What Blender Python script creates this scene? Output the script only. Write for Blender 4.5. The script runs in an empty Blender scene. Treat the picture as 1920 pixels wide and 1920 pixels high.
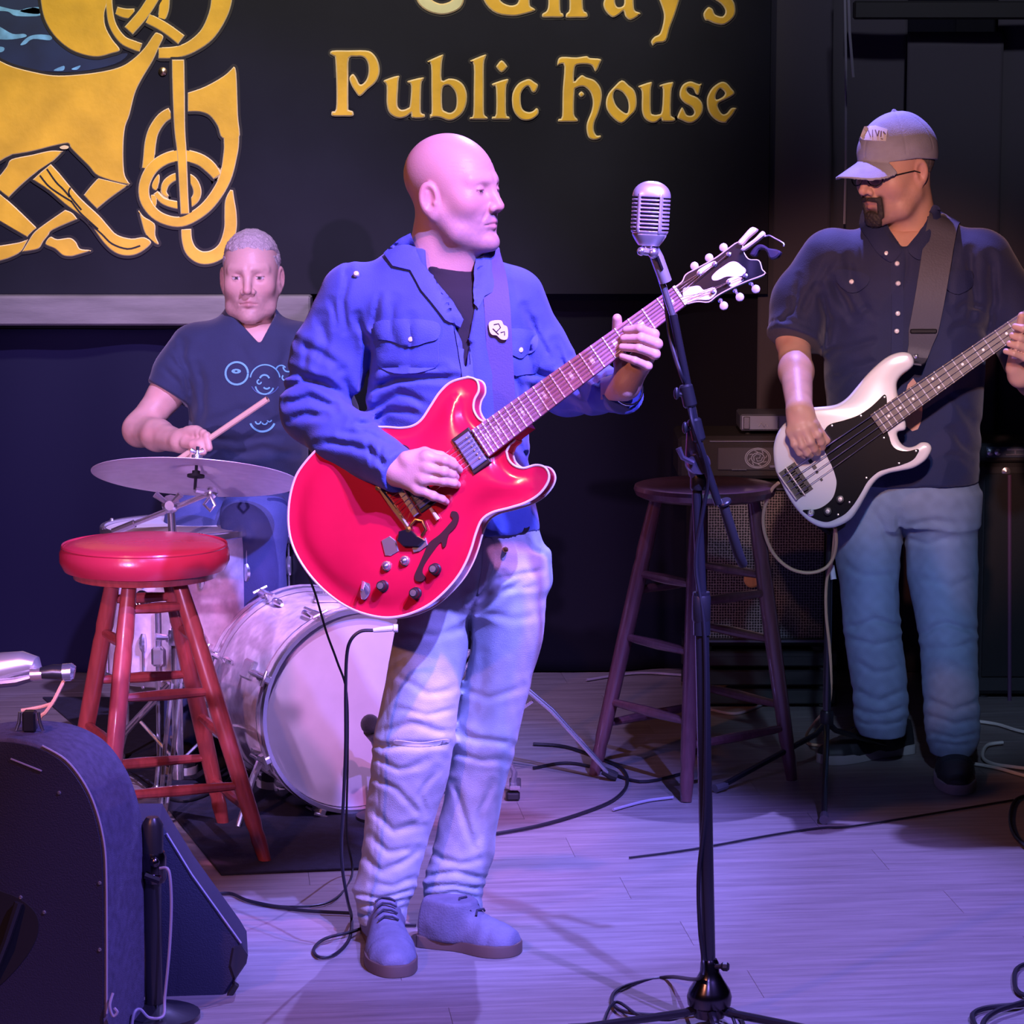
import bpy, bmesh, math, random
import numpy as np
from mathutils import Vector, Matrix
from mathutils.geometry import tessellate_polygon
random.seed(7)
scene = bpy.context.scene
COL = scene.collection
PI = math.pi
# ------------------------------------------------------------------ camera
F = 5600.0            # focal length in pixels of a 1920 px wide frame
CAMZ = 1.80
PITCH = math.atan((960.0 - 170.0) / F)
cam_data = bpy.data.cameras.new('camera')
cam_data.sensor_width = 36.0
cam_data.lens = F / 1920.0 * 36.0
cam = bpy.data.objects.new('camera', cam_data)
cam.location = (0, 0, CAMZ)
cam.rotation_euler = (PI / 2 - PITCH, 0, 0)
COL.objects.link(cam)
scene.camera = cam
# ------------------------------------------------------------------ colour management, world, lamps
vs = scene.view_settings
vs.view_transform = 'Standard'
vs.look = 'None'
vs.gamma = 1.0
vs.use_curve_mapping = False
vs.exposure = 0.0
world = bpy.data.worlds.new('dark_room')
scene.world = world
world.use_nodes = True
world.node_tree.nodes['Background'].inputs[0].default_value = (0.22, 0.22, 0.44, 1)
world.node_tree.nodes['Background'].inputs[1].default_value = 0.022

def spot(name, loc, target, power, color, angle, blend=0.35, radius=0.06):
    d = bpy.data.lights.new(name, 'SPOT')
    d.energy = power
    d.color = color
    d.spot_size = math.radians(angle)
    d.spot_blend = blend
    d.shadow_soft_size = radius
    o = bpy.data.objects.new(name, d)
    o.location = loc
    o.rotation_euler = (Vector(target) - Vector(loc)).to_track_quat('-Z', 'Y').to_euler()
    COL.objects.link(o)
    return o

# stage lamps out of view around the band, plus added fill spots
spot('violet_key', (1.25, 3.3, 4.05), (-0.06, 6.2, 0.95), 2500, (0.22, 0.205, 1.0), 24, 0.5, 0.04)
spot('pink_key', (1.05, 4.0, 4.15), (-0.02, 6.1, 1.38), 760, (1.0, 0.26, 0.72), 20, 0.6, 0.04)
spot('warm_front_left', (-2.3, 2.6, 3.1), (-0.35, 6.8, 0.4), 290, (1.0, 0.34, 0.20), 40, 0.6, 0.07)
spot('warm_front_right', (0.3, 3.0, 2.7), (0.95, 7.7, 1.24), 780, (1.0, 0.50, 0.42), 14, 0.7, 0.07)
spot('cool_front_right', (0.5, 2.5, 3.2), (1.08, 7.8, 0.66), 480, (0.42, 0.58, 1.0), 13, 0.7, 0.07)
spot('violet_back_light', (0.70, 8.75, 3.9), (0.85, 5.45, 0.0), 950, (0.31, 0.255, 1.0), 46, 0.25, 0.03)
spot('violet_floor', (1.9, 3.2, 4.2), (0.2, 5.85, 0.0), 1750, (0.27, 0.19, 1.0), 31, 0.35, 0.04)
spot('violet_front_fill', (-0.5, 1.6, 3.3), (-0.55, 5.7, 0.2), 130, (0.34, 0.26, 1.0), 36, 0.6, 0.06)  # added fill for the monitor front and the singer's legs
spot('orchid_drum_fill', (-1.9, 2.9, 1.5), (-1.0, 7.6, 0.65), 760, (0.70, 0.40, 1.0), 24, 0.6, 0.05)  # added low fill that brightens the cymbal underside and the drums
spot('violet_drum_top', (0.3, 5.0, 4.2), (-0.9, 8.0, 1.05), 1250, (0.55, 0.37, 1.0), 38, 0.6, 0.04)
spot('drape_fill', (1.2, 6.4, 4.0), (1.40, 9.2, 2.25), 150, (0.80, 0.80, 1.0), 28, 0.8, 0.1)  # added fill to lift the dark drapes
spot('sign_lamp', (-0.55, 6.3, 3.9), (-0.75, 9.3, 2.45), 500, (1.0, 0.88, 0.70), 56, 0.5, 0.1)

_f = np.array([0, math.cos(PITCH), -math.sin(PITCH)])
_u = np.array([0, math.sin(PITCH), math.cos(PITCH)])
_r = np.array([1.0, 0, 0])
CAMP = np.array([0, 0, CAMZ])

def ray(px, py):
    return _r * ((px - 960.0) / F) + _u * ((960.0 - py) / F) + _f

def P(px, py, Y):
    "point at depth Y that the photograph shows at pixel (px, py)"
    d = ray(px, py)
    return CAMP + d * (Y / d[1])

def G(px, py, z=0.0):
    "point at height z seen at the pixel"
    d = ray(px, py)
    return CAMP + d * ((z - CAMZ) / d[2])

class Plane:
    "a tilted flat surface in the room with its own 2-D axes"
    def __init__(s, origin, normal, xdir=(1, 0, 0)):
        s.o = np.array(origin, float)
        s.n = np.array(normal, float); s.n /= np.linalg.norm(s.n)
        x = np.array(xdir, float); x -= s.n * x.dot(s.n); s.x = x / np.linalg.norm(x)
        s.y = np.cross(s.n, s.x)
    def px(s, px, py):
        d = ray(px, py)
        t = (s.o - CAMP).dot(s.n) / d.dot(s.n)
        q = CAMP + d * t - s.o
        return (q.dot(s.x), q.dot(s.y))
    def w(s, a, b, h=0.0):
        return s.o + s.x * a + s.y * b + s.n * h

# ------------------------------------------------------------------ materials
MATS = {}
def mat(name, color=(0.5, 0.5, 0.5), rough=0.5, metal=0.0, spec=0.5, coat=0.0, attr=None,
        vary=0.0, vscale=20.0, bump=0.0, bscale=200.0, stretch=None, alpha=None, emit=None, sheen=0.0):
    if name in MATS:
        return MATS[name]
    m = bpy.data.materials.new(name)
    m.use_nodes = True
    nt = m.node_tree
    b = nt.nodes['Principled BSDF']
    b.inputs['Base Color'].default_value = (*color, 1)
    b.inputs['Roughness'].default_value = rough
    b.inputs['Metallic'].default_value = metal
    b.inputs['Specular IOR Level'].default_value = spec
    b.inputs['Coat Weight'].default_value = coat
    b.inputs['Coat Roughness'].default_value = 0.08
    if sheen: b.inputs['Sheen Weight'].default_value = sheen
    if emit:
        b.inputs['Emission Color'].default_value = (*emit[:3], 1)
        b.inputs['Emission Strength'].default_value = emit[3]
    src = None
    if attr:
        a = nt.nodes.new('ShaderNodeAttribute'); a.attribute_name = attr
        src = a.outputs['Color']
    co = None
    if vary or bump:
        tc = nt.nodes.new('ShaderNodeTexCoord')
        co = tc.outputs['Object']
        if stretch:
            mp = nt.nodes.new('ShaderNodeMapping')
            mp.inputs['Scale'].default_value = stretch
            nt.links.new(co, mp.inputs['Vector']); co = mp.outputs['Vector']
    if vary:
        n = nt.nodes.new('ShaderNodeTexNoise')
        n.inputs['Scale'].default_value = vscale; n.inputs['Detail'].default_value = 6
        nt.links.new(co, n.inputs['Vector'])
        mr = nt.nodes.new('ShaderNodeMapRange')
        mr.inputs['From Min'].default_value = 0.25; mr.inputs['From Max'].default_value = 0.75
        mr.inputs['To Min'].default_value = 1 - vary; mr.inputs['To Max'].default_value = 1 + vary
        nt.links.new(n.outputs['Fac'], mr.inputs['Value'])
        mx = nt.nodes.new('ShaderNodeMix'); mx.data_type = 'RGBA'; mx.blend_type = 'MULTIPLY'
        mx.inputs['Factor'].default_value = 1.0
        if src is None:
            mx.inputs['A'].default_value = (*color, 1)
        else:
            nt.links.new(src, mx.inputs['A'])
        nt.links.new(mr.outputs['Result'], mx.inputs['B'])
        src = mx.outputs['Result']
    if src is not None:
        nt.links.new(src, b.inputs['Base Color'])
    if bump:
        n2 = nt.nodes.new('ShaderNodeTexNoise')
        n2.inputs['Scale'].default_value = bscale; n2.inputs['Detail'].default_value = 3
        nt.links.new(co, n2.inputs['Vector'])
        bp = nt.nodes.new('ShaderNodeBump')
        bp.inputs['Strength'].default_value = bump; bp.inputs['Distance'].default_value = 0.004
        nt.links.new(n2.outputs['Fac'], bp.inputs['Height'])
        nt.links.new(bp.outputs['Normal'], b.inputs['Normal'])
    MATS[name] = m
    return m

# ------------------------------------------------------------------ objects
def tag(o, label=None, cat=None, group=None, kind=None):
    if label: o['label'] = label
    if cat: o['category'] = cat
    if group: o['group'] = group
    if kind: o['kind'] = kind
    return o

def thing(name, loc, label, cat, group=None):
    o = bpy.data.objects.new(name, None)
    o.empty_display_size = 0.1
    o.location = tuple(loc)
    COL.objects.link(o)
    return tag(o, label, cat, group)

def link(name, me, parent=None):
    o = bpy.data.objects.new(name, me)
    COL.objects.link(o)
    if parent is not None:
        o.parent = parent
        if parent.type == 'EMPTY':
            o.matrix_parent_inverse = Matrix.Translation(-Vector(parent.location))
    return o

def mesh_np(name, V, Fq, mats, parent=None, smooth=True, col=None, midx=None):
    "V (n,3); Fq list of tuples or (m,k) array"
    me = bpy.data.meshes.new(name)
    V = np.asarray(V, np.float32)
    if isinstance(Fq, np.ndarray) and Fq.ndim == 2:
        m, k = Fq.shape
        flat = Fq.astype(np.int32).ravel(); start = np.arange(0, m * k, k, dtype=np.int32); tot = np.full(m, k, np.int32)
    else:
        tot = np.array([len(f) for f in Fq], np.int32); m = len(Fq)
        flat = np.fromiter((i for f in Fq for i in f), np.int32)
        start = np.concatenate([[0], np.cumsum(tot)[:-1]]).astype(np.int32)
    me.vertices.add(len(V)); me.vertices.foreach_set('co', V.ravel())
    me.loops.add(len(flat)); me.loops.foreach_set('vertex_index', flat)
    me.polygons.add(m); me.polygons.foreach_set('loop_start', start); me.polygons.foreach_set('loop_total', tot)
    if midx is not None: me.polygons.foreach_set('material_index', np.asarray(midx, np.int32))
    me.update(calc_edges=True)
    me.validate()
    me.polygons.foreach_set('use_smooth', np.full(len(me.polygons), bool(smooth)))
    for mm in (mats if isinstance(mats, (list, tuple)) else [mats]): me.materials.append(mm)
    if col is not None:
        a = me.color_attributes.new('col', 'FLOAT_COLOR', 'POINT')
        c4 = np.ones((len(V), 4), np.float32); c4[:, :3] = col
        a.data.foreach_set('color', c4.ravel())
    return link(name, me, parent)

def _basis(d):
    d = np.asarray(d, float); d = d / (np.linalg.norm(d) + 1e-12)
    a = np.array([0, 0, 1.0]) if abs(d[2]) < 0.9 else np.array([1.0, 0, 0])
    u = np.cross(a, d); u /= np.linalg.norm(u)
    return u, np.cross(d, u), d

class MB:
    "collects simple shapes into one mesh"
    def __init__(s): s.v = []; s.f = []; s.m = []
    def add(s, V, Fs, mi=0):
        o = len(s.v); s.v.extend([tuple(float(c) for c in q) for q in V])
        s.f.extend([tuple(i + o for i in f) for f in Fs]); s.m.extend([mi] * len(Fs)); return s
    def box(s, c, size, R=None, mi=0, bev=0.0):
        c = np.asarray(c, float); h = np.asarray(size, float) / 2
        if R is None: R = np.eye(3)
        R = np.asarray(R, float)
        b = min(bev, 0.45 * min(size))
        if b <= 0:
            V = [c + R @ (h * np.array(q)) for q in ((-1,-1,-1),(1,-1,-1),(1,1,-1),(-1,1,-1),(-1,-1,1),(1,-1,1),(1,1,1),(-1,1,1))]
            return s.add(V, [(0,3,2,1),(4,5,6,7),(0,1,5,4),(1,2,6,5),(2,3,7,6),(3,0,4,7)], mi)
        # chamfered box
        V = []; idx = {}
        for i, sx in enumerate((-1, 1)):
            for j, sy in enumerate((-1, 1)):
                for k, sz in enumerate((-1, 1)):
                    for ax in range(3):
                        q = np.array([sx * (h[0] - b), sy * (h[1] - b), sz * (h[2] - b)]); sg = (sx, sy, sz)
                        q[ax] = sg[ax] * h[ax]; idx[(sx, sy, sz, ax)] = len(V); V.append(c + R @ q)
        Fs = []
        for ax in range(3):
            a1, a2 = (ax + 1) % 3, (ax + 2) % 3
            for sg in (-1, 1):
                ring = []
                for q1, q2 in ((-1,-1),(1,-1),(1,1),(-1,1)):
                    t = [0,0,0]; t[ax] = sg; t[a1] = q1; t[a2] = q2; ring.append(idx[(*t, ax)])
                Fs.append(tuple(ring if sg > 0 else ring[::-1]))
            for q1 in (-1, 1):
                for q2 in (-1, 1):
                    t0 = [0,0,0]; t1 = [0,0,0]; t0[ax] = -1; t1[ax] = 1
                    for t in (t0, t1): t[a1] = q1; t[a2] = q2
                    r = [idx[(*t0, a1)], idx[(*t1, a1)], idx[(*t1, a2)], idx[(*t0, a2)]]
                    Fs.append(tuple(r if q1 * q2 < 0 else r[::-1]))
        for sx in (-1, 1):
            for sy in (-1, 1):
                for sz in (-1, 1):
                    r = [idx[(sx, sy, sz, a)] for a in range(3)]
                    Fs.append(tuple(r if sx * sy * sz > 0 else r[::-1]))
        return s.add(V, Fs, mi)
    def tube(s, path, r, n=10, cap=True, mi=0, closed=False, flat=None):
        path = [np.asarray(p, float) for p in path]; N = len(path)
        rs = [r] * N if np.isscalar(r) else list(r)
        T = []
        for i in range(N):
            a = path[(i - 1) % N] if (closed or i > 0) else path[i]
            b = path[(i + 1) % N] if (closed or i < N - 1) else path[i]
            d = b - a; T.append(d / (np.linalg.norm(d) + 1e-12))
        u, v, _ = _basis(T[0]); V = []
        for i in range(N):
            u = u - T[i] * u.dot(T[i]); u /= (np.linalg.norm(u) + 1e-12); v = np.cross(T[i], u)
            for k in range(n):
                a = 2 * PI * k / n
                V.append(path[i] + rs[i] * (math.cos(a) * u + math.sin(a) * v))
        Fs = []
        for i in range(N if closed else N - 1):
            for k in range(n):
                i2 = (i + 1) % N
                Fs.append((i * n + k, i * n + (k + 1) % n, i2 * n + (k + 1) % n, i2 * n + k))
        if cap and not closed:
            Fs.append(tuple(range(n))[::-1]); Fs.append(tuple((N - 1) * n + k for k in range(n)))
        return s.add(V, Fs, mi)
    def cyl(s, a, b, r0, r1=None, n=16, mi=0):
        return s.tube([a, b], [r0, r0 if r1 is None else r1], n, True, mi)
    def lathe(s, prof, o, axis=(0, 0, 1), n=32, mi=0, closed=False):
        "prof = [(radius, height)]"
        u, v, d = _basis(axis); o = np.asarray(o, float); V = []; M = len(prof)
        for r, h in prof:
            for k in range(n):
                a = 2 * PI * k / n
                V.append(o + d * h + r * (math.cos(a) * u + math.sin(a) * v))
        Fs = []
        for i in range(M if closed else M - 1):
            i2 = (i + 1) % M
            for k in range(n):
                Fs.append((i * n + k, i * n + (k + 1) % n, i2 * n + (k + 1) % n, i2 * n + k))
        if not closed:
            if prof[0][0] > 1e-6: Fs.append(tuple(range(n))[::-1])
            if prof[-1][0] > 1e-6: Fs.append(tuple((M - 1) * n + k for k in range(n)))
        return s.add(V, Fs, mi)
    def ball(s, c, r, n=12, mi=0, sc=(1, 1, 1), R=None):
        c = np.asarray(c, float); V = []; Fs = []; R = np.eye(3) if R is None else np.asarray(R)
        m = n // 2
        for i in range(m + 1):
            t = PI * i / m
            for k in range(n):
                a = 2 * PI * k / n
                V.append(c + R @ (r * np.array([math.sin(t) * math.cos(a) * sc[0], math.sin(t) * math.sin(a) * sc[1], math.cos(t) * sc[2]])))
        for i in range(m):
            for k in range(n):
                Fs.append((i * n + k, (i + 1) * n + k, (i + 1) * n + (k + 1) % n, i * n + (k + 1) % n))
        return s.add(V, Fs, mi)
    def ribbon(s, path, wdir, width, thick, mi=0):
        "a strap: path of points, width directions per point (or one)"
        N = len(path); V = []; Fs = []
        path = [np.asarray(p, float) for p in path]
        for i in range(N):
            t = path[min(i + 1, N - 1)] - path[max(i - 1, 0)]
            wd = np.asarray(wdir[i] if np.ndim(wdir) == 2 else wdir, float); wd = wd / np.linalg.norm(wd)
            nn = np.cross(t, wd); nn /= (np.linalg.norm(nn) + 1e-12)
            w = (width[i] if np.ndim(width) else width) / 2
            for a, b in ((-1, -1), (1, -1), (1, 1), (-1, 1)):
                V.append(path[i] + wd * w * a + nn * thick / 2 * b)
        for i in range(N - 1):
            for k in range(4):
                Fs.append((i * 4 + k, i * 4 + (k + 1) % 4, (i + 1) * 4 + (k + 1) % 4, (i + 1) * 4 + k))
        Fs += [(3, 2, 1, 0), tuple((N - 1) * 4 + k for k in range(4))]
        return s.add(V, Fs, mi)
    def prism(s, pl, cont, z0, z1, bev=0.0, holes=(), mi=0, mi_bev=None, steps=1, back=True):
        "solid with the 2-D outline cont on plane pl, from height z0 to z1 along the normal, front edge rounded by bev"
        loops = [np.array(cont, float)] + [np.array(h, float) for h in holes]
        def area(c):
            x, y = c[:, 0], c[:, 1]; return 0.5 * np.sum(x * np.roll(y, -1) - y * np.roll(x, -1))
        if area(loops[0]) < 0: loops[0] = loops[0][::-1]
        for i in range(1, len(loops)):
            if area(loops[i]) > 0: loops[i] = loops[i][::-1]
        def inset(c, d):
            e = np.roll(c, -1, 0) - c; ln = np.linalg.norm(e, axis=1, keepdims=True) + 1e-12
            nn = np.stack([-e[:, 1], e[:, 0]], 1) / ln
            n2 = nn + np.roll(nn, 1, 0); l2 = np.sum(n2 * nn, 1, keepdims=True)
            return c + n2 / np.maximum(l2, 0.5) * d
        levels = [(0.0, z0)]
        if bev > 0:
            for i in range(steps + 1):
                a = PI / 2 * i / steps
                levels.append((bev * (1 - math.cos(a)), z1 - bev * (1 - math.sin(a))) if steps > 1 else ((0.0, z1 - bev) if i == 0 else (bev, z1)))
        else:
            levels.append((0.0, z1))
        off = len(s.v); V = []; Fs = []; ms = []
        for L in loops:
            for d, z in levels:
                q = inset(L, d) if d else L
                V.extend([pl.w(a, b, z) for a, b in q])
        o = 0; top_idx = []; bot_idx = []
        for L in loops:
            n = len(L)
            for j in range(len(levels) - 1):
                for k in range(n):
                    Fs.append((o + j * n + k, o + j * n + (k + 1) % n, o + (j + 1) * n + (k + 1) % n, o + (j + 1) * n + k))
                    ms.append(mi if (j == 0 or mi_bev is None) else mi_bev)
            bot_idx.append([o + k for k in range(n)]); top_idx.append([o + (len(levels) - 1) * n + k for k in range(n)])
            o += n * len(levels)
        for idxs, fl in ((top_idx, False), (bot_idx, True)):
            if fl and not back: continue
            poly = [[Vector((*([(V[i] - pl.o).dot(pl.x), (V[i] - pl.o).dot(pl.y)]), 0)) for i in L] for L in idxs]
            fi = [i for L in idxs for i in L]
            for t in tessellate_polygon(poly):
                a, b, c = (fi[q] for q in t)
                nrm = np.cross(V[b] - V[a], V[c] - V[a]).dot(pl.n)
                tri = (a, b, c) if (nrm > 0) != fl else (a, c, b)
                Fs.append(tri); ms.append(mi)
        s.v.extend([tuple(q) for q in V]); s.f.extend([tuple(i + off for i in f) for f in Fs]); s.m.extend(ms)
        return s
    def build(s, name, mats, parent=None, smooth=True, angle=35):
        o = mesh_np(name, np.array(s.v), s.f, mats, parent, smooth, None, s.m)
        if smooth: o.data.set_sharp_from_angle(angle=math.radians(angle))
        return o

def crom(pts, n=6, closed=True, sharp=()):
    "Catmull-Rom curve through the points"
    p = np.array(pts, float); N = len(p); out = []
    for i in range(N if closed else N - 1):
        g = lambda k: p[k % N] if closed else p[min(max(k, 0), N - 1)]
        p0, p1, p2, p3 = g(i - 1), g(i), g(i + 1), g(i + 2)
        if i % N in sharp: p0 = p1
        if (i + 1) % N in sharp: p3 = p2
        for j in range(n):
            t = j / n
            out.append(0.5 * ((2 * p1) + (-p0 + p2) * t + (2 * p0 - 5 * p1 + 4 * p2 - p3) * t * t + (-p0 + 3 * p1 - 3 * p2 + p3) * t ** 3))
    if not closed: out.append(p[-1])
    return np.array(out)

def strip2d(path, widths):
    "outline of a band of varying width along a 2-D path"
    p = np.array(path, float); t = np.gradient(p, axis=0); t /= np.linalg.norm(t, axis=1, keepdims=True) + 1e-12
    nn = np.stack([-t[:, 1], t[:, 0]], 1); w = np.asarray(widths, float).reshape(-1, 1) / 2 if np.ndim(widths) else widths / 2
    return np.concatenate([p + nn * w, (p - nn * w)[::-1]])

# ------------------------------------------------------------------ signed distance modelling (clothes, bodies)
f32 = np.float32
def V3(*a): return np.array(a, f32)
def smin(a, b, k):
    h = np.maximum(k - np.abs(a - b), 0) / k
    return np.minimum(a, b) - h * h * k * 0.25
def smax(a, b, k): return -smin(-a, -b, k)
def length(q): return np.sqrt(np.einsum('ij,ij->i', q, q))
def sph(Q, c, r): return length(Q - np.asarray(c, f32)) - r
def ell(Q, c, r):
    q = (Q - np.asarray(c, f32)); r = np.asarray(r, f32)
    k0 = length(q / r); k1 = length(q / (r * r)) + 1e-9
    return k0 * (k0 - 1.0) / k1
def rc(Q, a, b, ra, rb):
    a = np.asarray(a, f32); ba = np.asarray(b, f32) - a; pa = Q - a
    h = np.clip(pa @ ba / (ba.dot(ba) + 1e-12), 0, 1)
    return length(pa - h[:, None] * ba) - (ra + (rb - ra) * h)
def chain(Q, pts, rs, k=0.01):
    d = rc(Q, pts[0], pts[1], rs[0], rs[1])
    for i in range(1, len(pts) - 1): d = smin(d, rc(Q, pts[i], pts[i + 1], rs[i], rs[i + 1]), k)
    return d
def rbox(Q, c, h, r, R=None):
    q = Q - np.asarray(c, f32)
    if R is not None: q = q @ np.asarray(R, f32)
    q = np.abs(q) - (np.asarray(h, f32) - r)
    return length(np.maximum(q, 0)) + np.minimum(q.max(1), 0) - r
def loft(Q, secs, ex=2.0, caps=True):
    "secs rows: z, cx, cy, half width, half depth (z ascending); elliptical sections stacked along z"
    S = np.array(secs, f32); S = S[np.argsort(S[:, 0])]; z = Q[:, 2]
    cx, cy, w, d = (np.interp(z, S[:, 0], S[:, i]).astype(f32) for i in range(1, 5))
    x = np.abs(Q[:, 0] - cx) / w; y = np.abs(Q[:, 1] - cy) / d
    if ex == 2.0: k = np.sqrt(x * x + y * y)
    else: k = (x ** ex + y ** ex) ** (1.0 / ex)
    s = (k - 1.0) * np.minimum(w, d)
    if caps: s = np.maximum(s, np.maximum(S[0, 0] - z, z - S[-1, 0]))
    return s
def smooth_secs(secs, n=5):
    "smooth interpolation of loft rows"
    S = np.array(secs, float); S = S[np.argsort(S[:, 0])]; c = crom(S, n, closed=False); c[:, 0] = np.maximum.accumulate(c[:, 0] + np.arange(len(c)) * 1e-7)
    return c
def nz(Q, f, seed=0.0):
    "cheap smooth noise, about -1..1"
    x, y, z = Q[:, 0] * f + seed, Q[:, 1] * f + seed * 1.7, Q[:, 2] * f - seed * 0.6
    return (np.sin(x + 1.3 * np.sin(y * 0.9 + 0.7 * z)) + np.sin(y * 1.1 + 1.4 * np.sin(z * 0.8 + 0.5 * x) + 2.1) + np.sin(z * 1.05 + 1.2 * np.sin(x * 0.85 - y * 0.6) + 4.0)) / 3.0
def ridge(v): return 1.0 - np.abs(np.sin(v))
def gauss(d, s): return np.exp(-(d / s) ** 2)

def surf(f, lo, hi, h, B=6):
    "surface nets of f<0 inside the box; only blocks near the surface are evaluated finely"
    lo = np.asarray(lo, float); hi = np.asarray(hi, float)
    nb = np.maximum(1, np.ceil((hi - lo) / (h * B)).astype(int)); n = nb * B
    cx = [lo[i] + (np.arange(nb[i]) + 0.5) * h * B - 0.5 * h for i in range(3)]
    C = np.stack(np.meshgrid(*cx, indexing='ij'), -1).reshape(-1, 3).astype(f32)
    dc = f(C).reshape(nb)
    act = np.abs(dc) < h * B * 1.45 + 0.012
    D = np.repeat(np.repeat(np.repeat(dc, B, 0), B, 1), B, 2).astype(f32)
    A = np.repeat(np.repeat(np.repeat(act, B, 0), B, 1), B, 2)
    idx = np.argwhere(A)
    pts = (lo + idx * h).astype(f32)
    vals = np.empty(len(pts), f32); CH = 400000
    for i in range(0, len(pts), CH): vals[i:i + CH] = f(pts[i:i + CH])
    D[A] = vals
    D[[0, -1]] = 1; D[:, [0, -1]] = 1; D[:, :, [0, -1]] = 1
    S = D < 0
    c = [S[i:n[0] - 1 + i, j:n[1] - 1 + j, k:n[2] - 1 + k] for i in (0, 1) for j in (0, 1) for k in (0, 1)]
    cnt = sum(q.astype(np.int8) for q in c)
    cells = np.argwhere((cnt > 0) & (cnt < 8))
    vid = np.full(np.array(n) - 1, -1, np.int32); vid[tuple(cells.T)] = np.arange(len(cells))
    corners = np.array([(i, j, k) for i in (0, 1) for j in (0, 1) for k in (0, 1)])
    cv = np.stack([D[tuple((cells + q).T)] for q in corners], 1)
    acc = np.zeros((len(cells), 3), f32); wn = np.zeros((len(cells), 1), f32)
    for a in range(8):
        for b in range(a + 1, 8):
            if np.abs(corners[a] - corners[b]).sum() != 1: continue
            va, vb = cv[:, a], cv[:, b]; m = ((va < 0) != (vb < 0))
            t = np.where(m, va / np.where(m, va - vb, 1), 0)[:, None]
            acc += np.where(m[:, None], corners[a] + t * (corners[b] - corners[a]), 0); wn += m[:, None]
    V = lo + (cells + acc / np.maximum(wn, 1)) * h
    faces = []
    for ax in range(3):
        a1, a2 = (ax + 1) % 3, (ax + 2) % 3
        sl0 = [slice(None)] * 3; sl1 = [slice(None)] * 3
        sl0[ax] = slice(0, -1); sl1[ax] = slice(1, None)
        e = np.argwhere(S[tuple(sl0)] != S[tuple(sl1)])
        e = e[(e[:, a1] > 0) & (e[:, a2] > 0) & (e[:, a1] < n[a1] - 1) & (e[:, a2] < n[a2] - 1)]
        o1 = np.zeros(3, int); o1[a1] = 1; o2 = np.zeros(3, int); o2[a2] = 1
        q = np.stack([vid[tuple((e - o1 - o2).T)], vid[tuple((e - o2).T)], vid[tuple(e.T)], vid[tuple((e - o1).T)]], 1)
        inside = S[tuple(e.T)]
        q[~inside] = q[~inside][:, ::-1]
        faces.append(q)
    return V, np.concatenate(faces)

def sdf_obj(name, f, lo, hi, h, mats, parent=None, colf=None, relax=1):
    V, Q = surf(f, lo, hi, h)
    col = colf(V.astype(f32)) if colf else None
    return mesh_np(name, V, Q, mats, parent, True, col)

def bbox_of(pts, pad):
    a = np.array(pts, float); return a.min(0) - pad, a.max(0) + pad
# ------------------------------------------------------------------ the room
M_FLOOR = None
def floor_material():
    m = bpy.data.materials.new('worn_wood_plank'); m.use_nodes = True
    nt = m.node_tree; b = nt.nodes['Principled BSDF']
    tc = nt.nodes.new('ShaderNodeTexCoord'); oi = nt.nodes.new('ShaderNodeObjectInfo')
    mp = nt.nodes.new('ShaderNodeMapping'); mp.inputs['Scale'].default_value = (1.6, 22, 1)
    mp.inputs['Rotation'].default_value = (0, 0, -0.12)
    nt.links.new(tc.outputs['Object'], mp.inputs['Vector'])
    n = nt.nodes.new('ShaderNodeTexNoise'); n.inputs['Scale'].default_value = 2.2; n.inputs['Detail'].default_value = 8; n.inputs['Roughness'].default_value = 0.65
    n.noise_dimensions = '4D'
    nt.links.new(mp.outputs['Vector'], n.inputs['Vector'])
    mul = nt.nodes.new('ShaderNodeMath'); mul.operation = 'MULTIPLY'; mul.inputs[1].default_value = 40
    nt.links.new(oi.outputs['Random'], mul.inputs[0]); nt.links.new(mul.outputs[0], n.inputs['W'])
    cr = nt.nodes.new('ShaderNodeValToRGB')
    cr.color_ramp.elements[0].position = 0.3; cr.color_ramp.elements[0].color = (0.155, 0.135, 0.13, 1)
    cr.color_ramp.elements[1].position = 0.72; cr.color_ramp.elements[1].color = (0.31, 0.28, 0.275, 1)
    nt.links.new(n.outputs['Fac'], cr.inputs['Fac'])
    nt.links.new(cr.outputs['Color'], b.inputs['Base Color'])
    b.inputs['Roughness'].default_value = 0.46
    bp = nt.nodes.new('ShaderNodeBump'); bp.inputs['Strength'].default_value = 0.25; bp.inputs['Distance'].default_value = 0.003
    nt.links.new(n.outputs['Fac'], bp.inputs['Height']); nt.links.new(bp.outputs['Normal'], b.inputs['Normal'])
    return m
M_WOOD = floor_material()
M_BLACKWALL = mat('black_painted_wall', (0.008, 0.008, 0.013), 0.75, spec=.1, vary=0.3, vscale=3)
mb = MB(); mb.box((0, 6.5, -0.06), (7.0, 9.0, 0.1))
FLOOR = mb.build('floor', mat('dark_subfloor', (0.03, 0.025, 0.02), 0.8), None, False); FLOOR['kind'] = 'structure'
# long planks laid slightly askew to the stage front
ang = 0.10
ca, sa = math.cos(ang), math.sin(ang)
pw, plen = 0.19, 1.35
me0 = None
for r in range(-3, 26):
    y0 = 4.7 + r * pw
    shift = (r * 0.47) % 1.0 * plen
    for c in range(-3, 4):
        lx = c * plen + shift; ly = y0
        x = lx * ca - (ly - 6.5) * sa; y = 6.5 + lx * sa + (ly - 6.5) * ca
        if y < 4.55 or y > 9.6 or abs(x) > 0.40 * y * 0.45 + 1.1: continue
        if me0 is None:
            o = MB().box((0, 0, 0), (plen - 0.0005, pw - 0.0005, 0.012), None, 0, 0.0006).build('plank', M_WOOD, FLOOR, False)
            me0 = o.data
        else:
            o = bpy.data.objects.new('plank', me0); COL.objects.link(o); o.parent = FLOOR
        o.location = (x, y, -0.0062); o.rotation_euler = (0, 0, ang)

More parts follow.
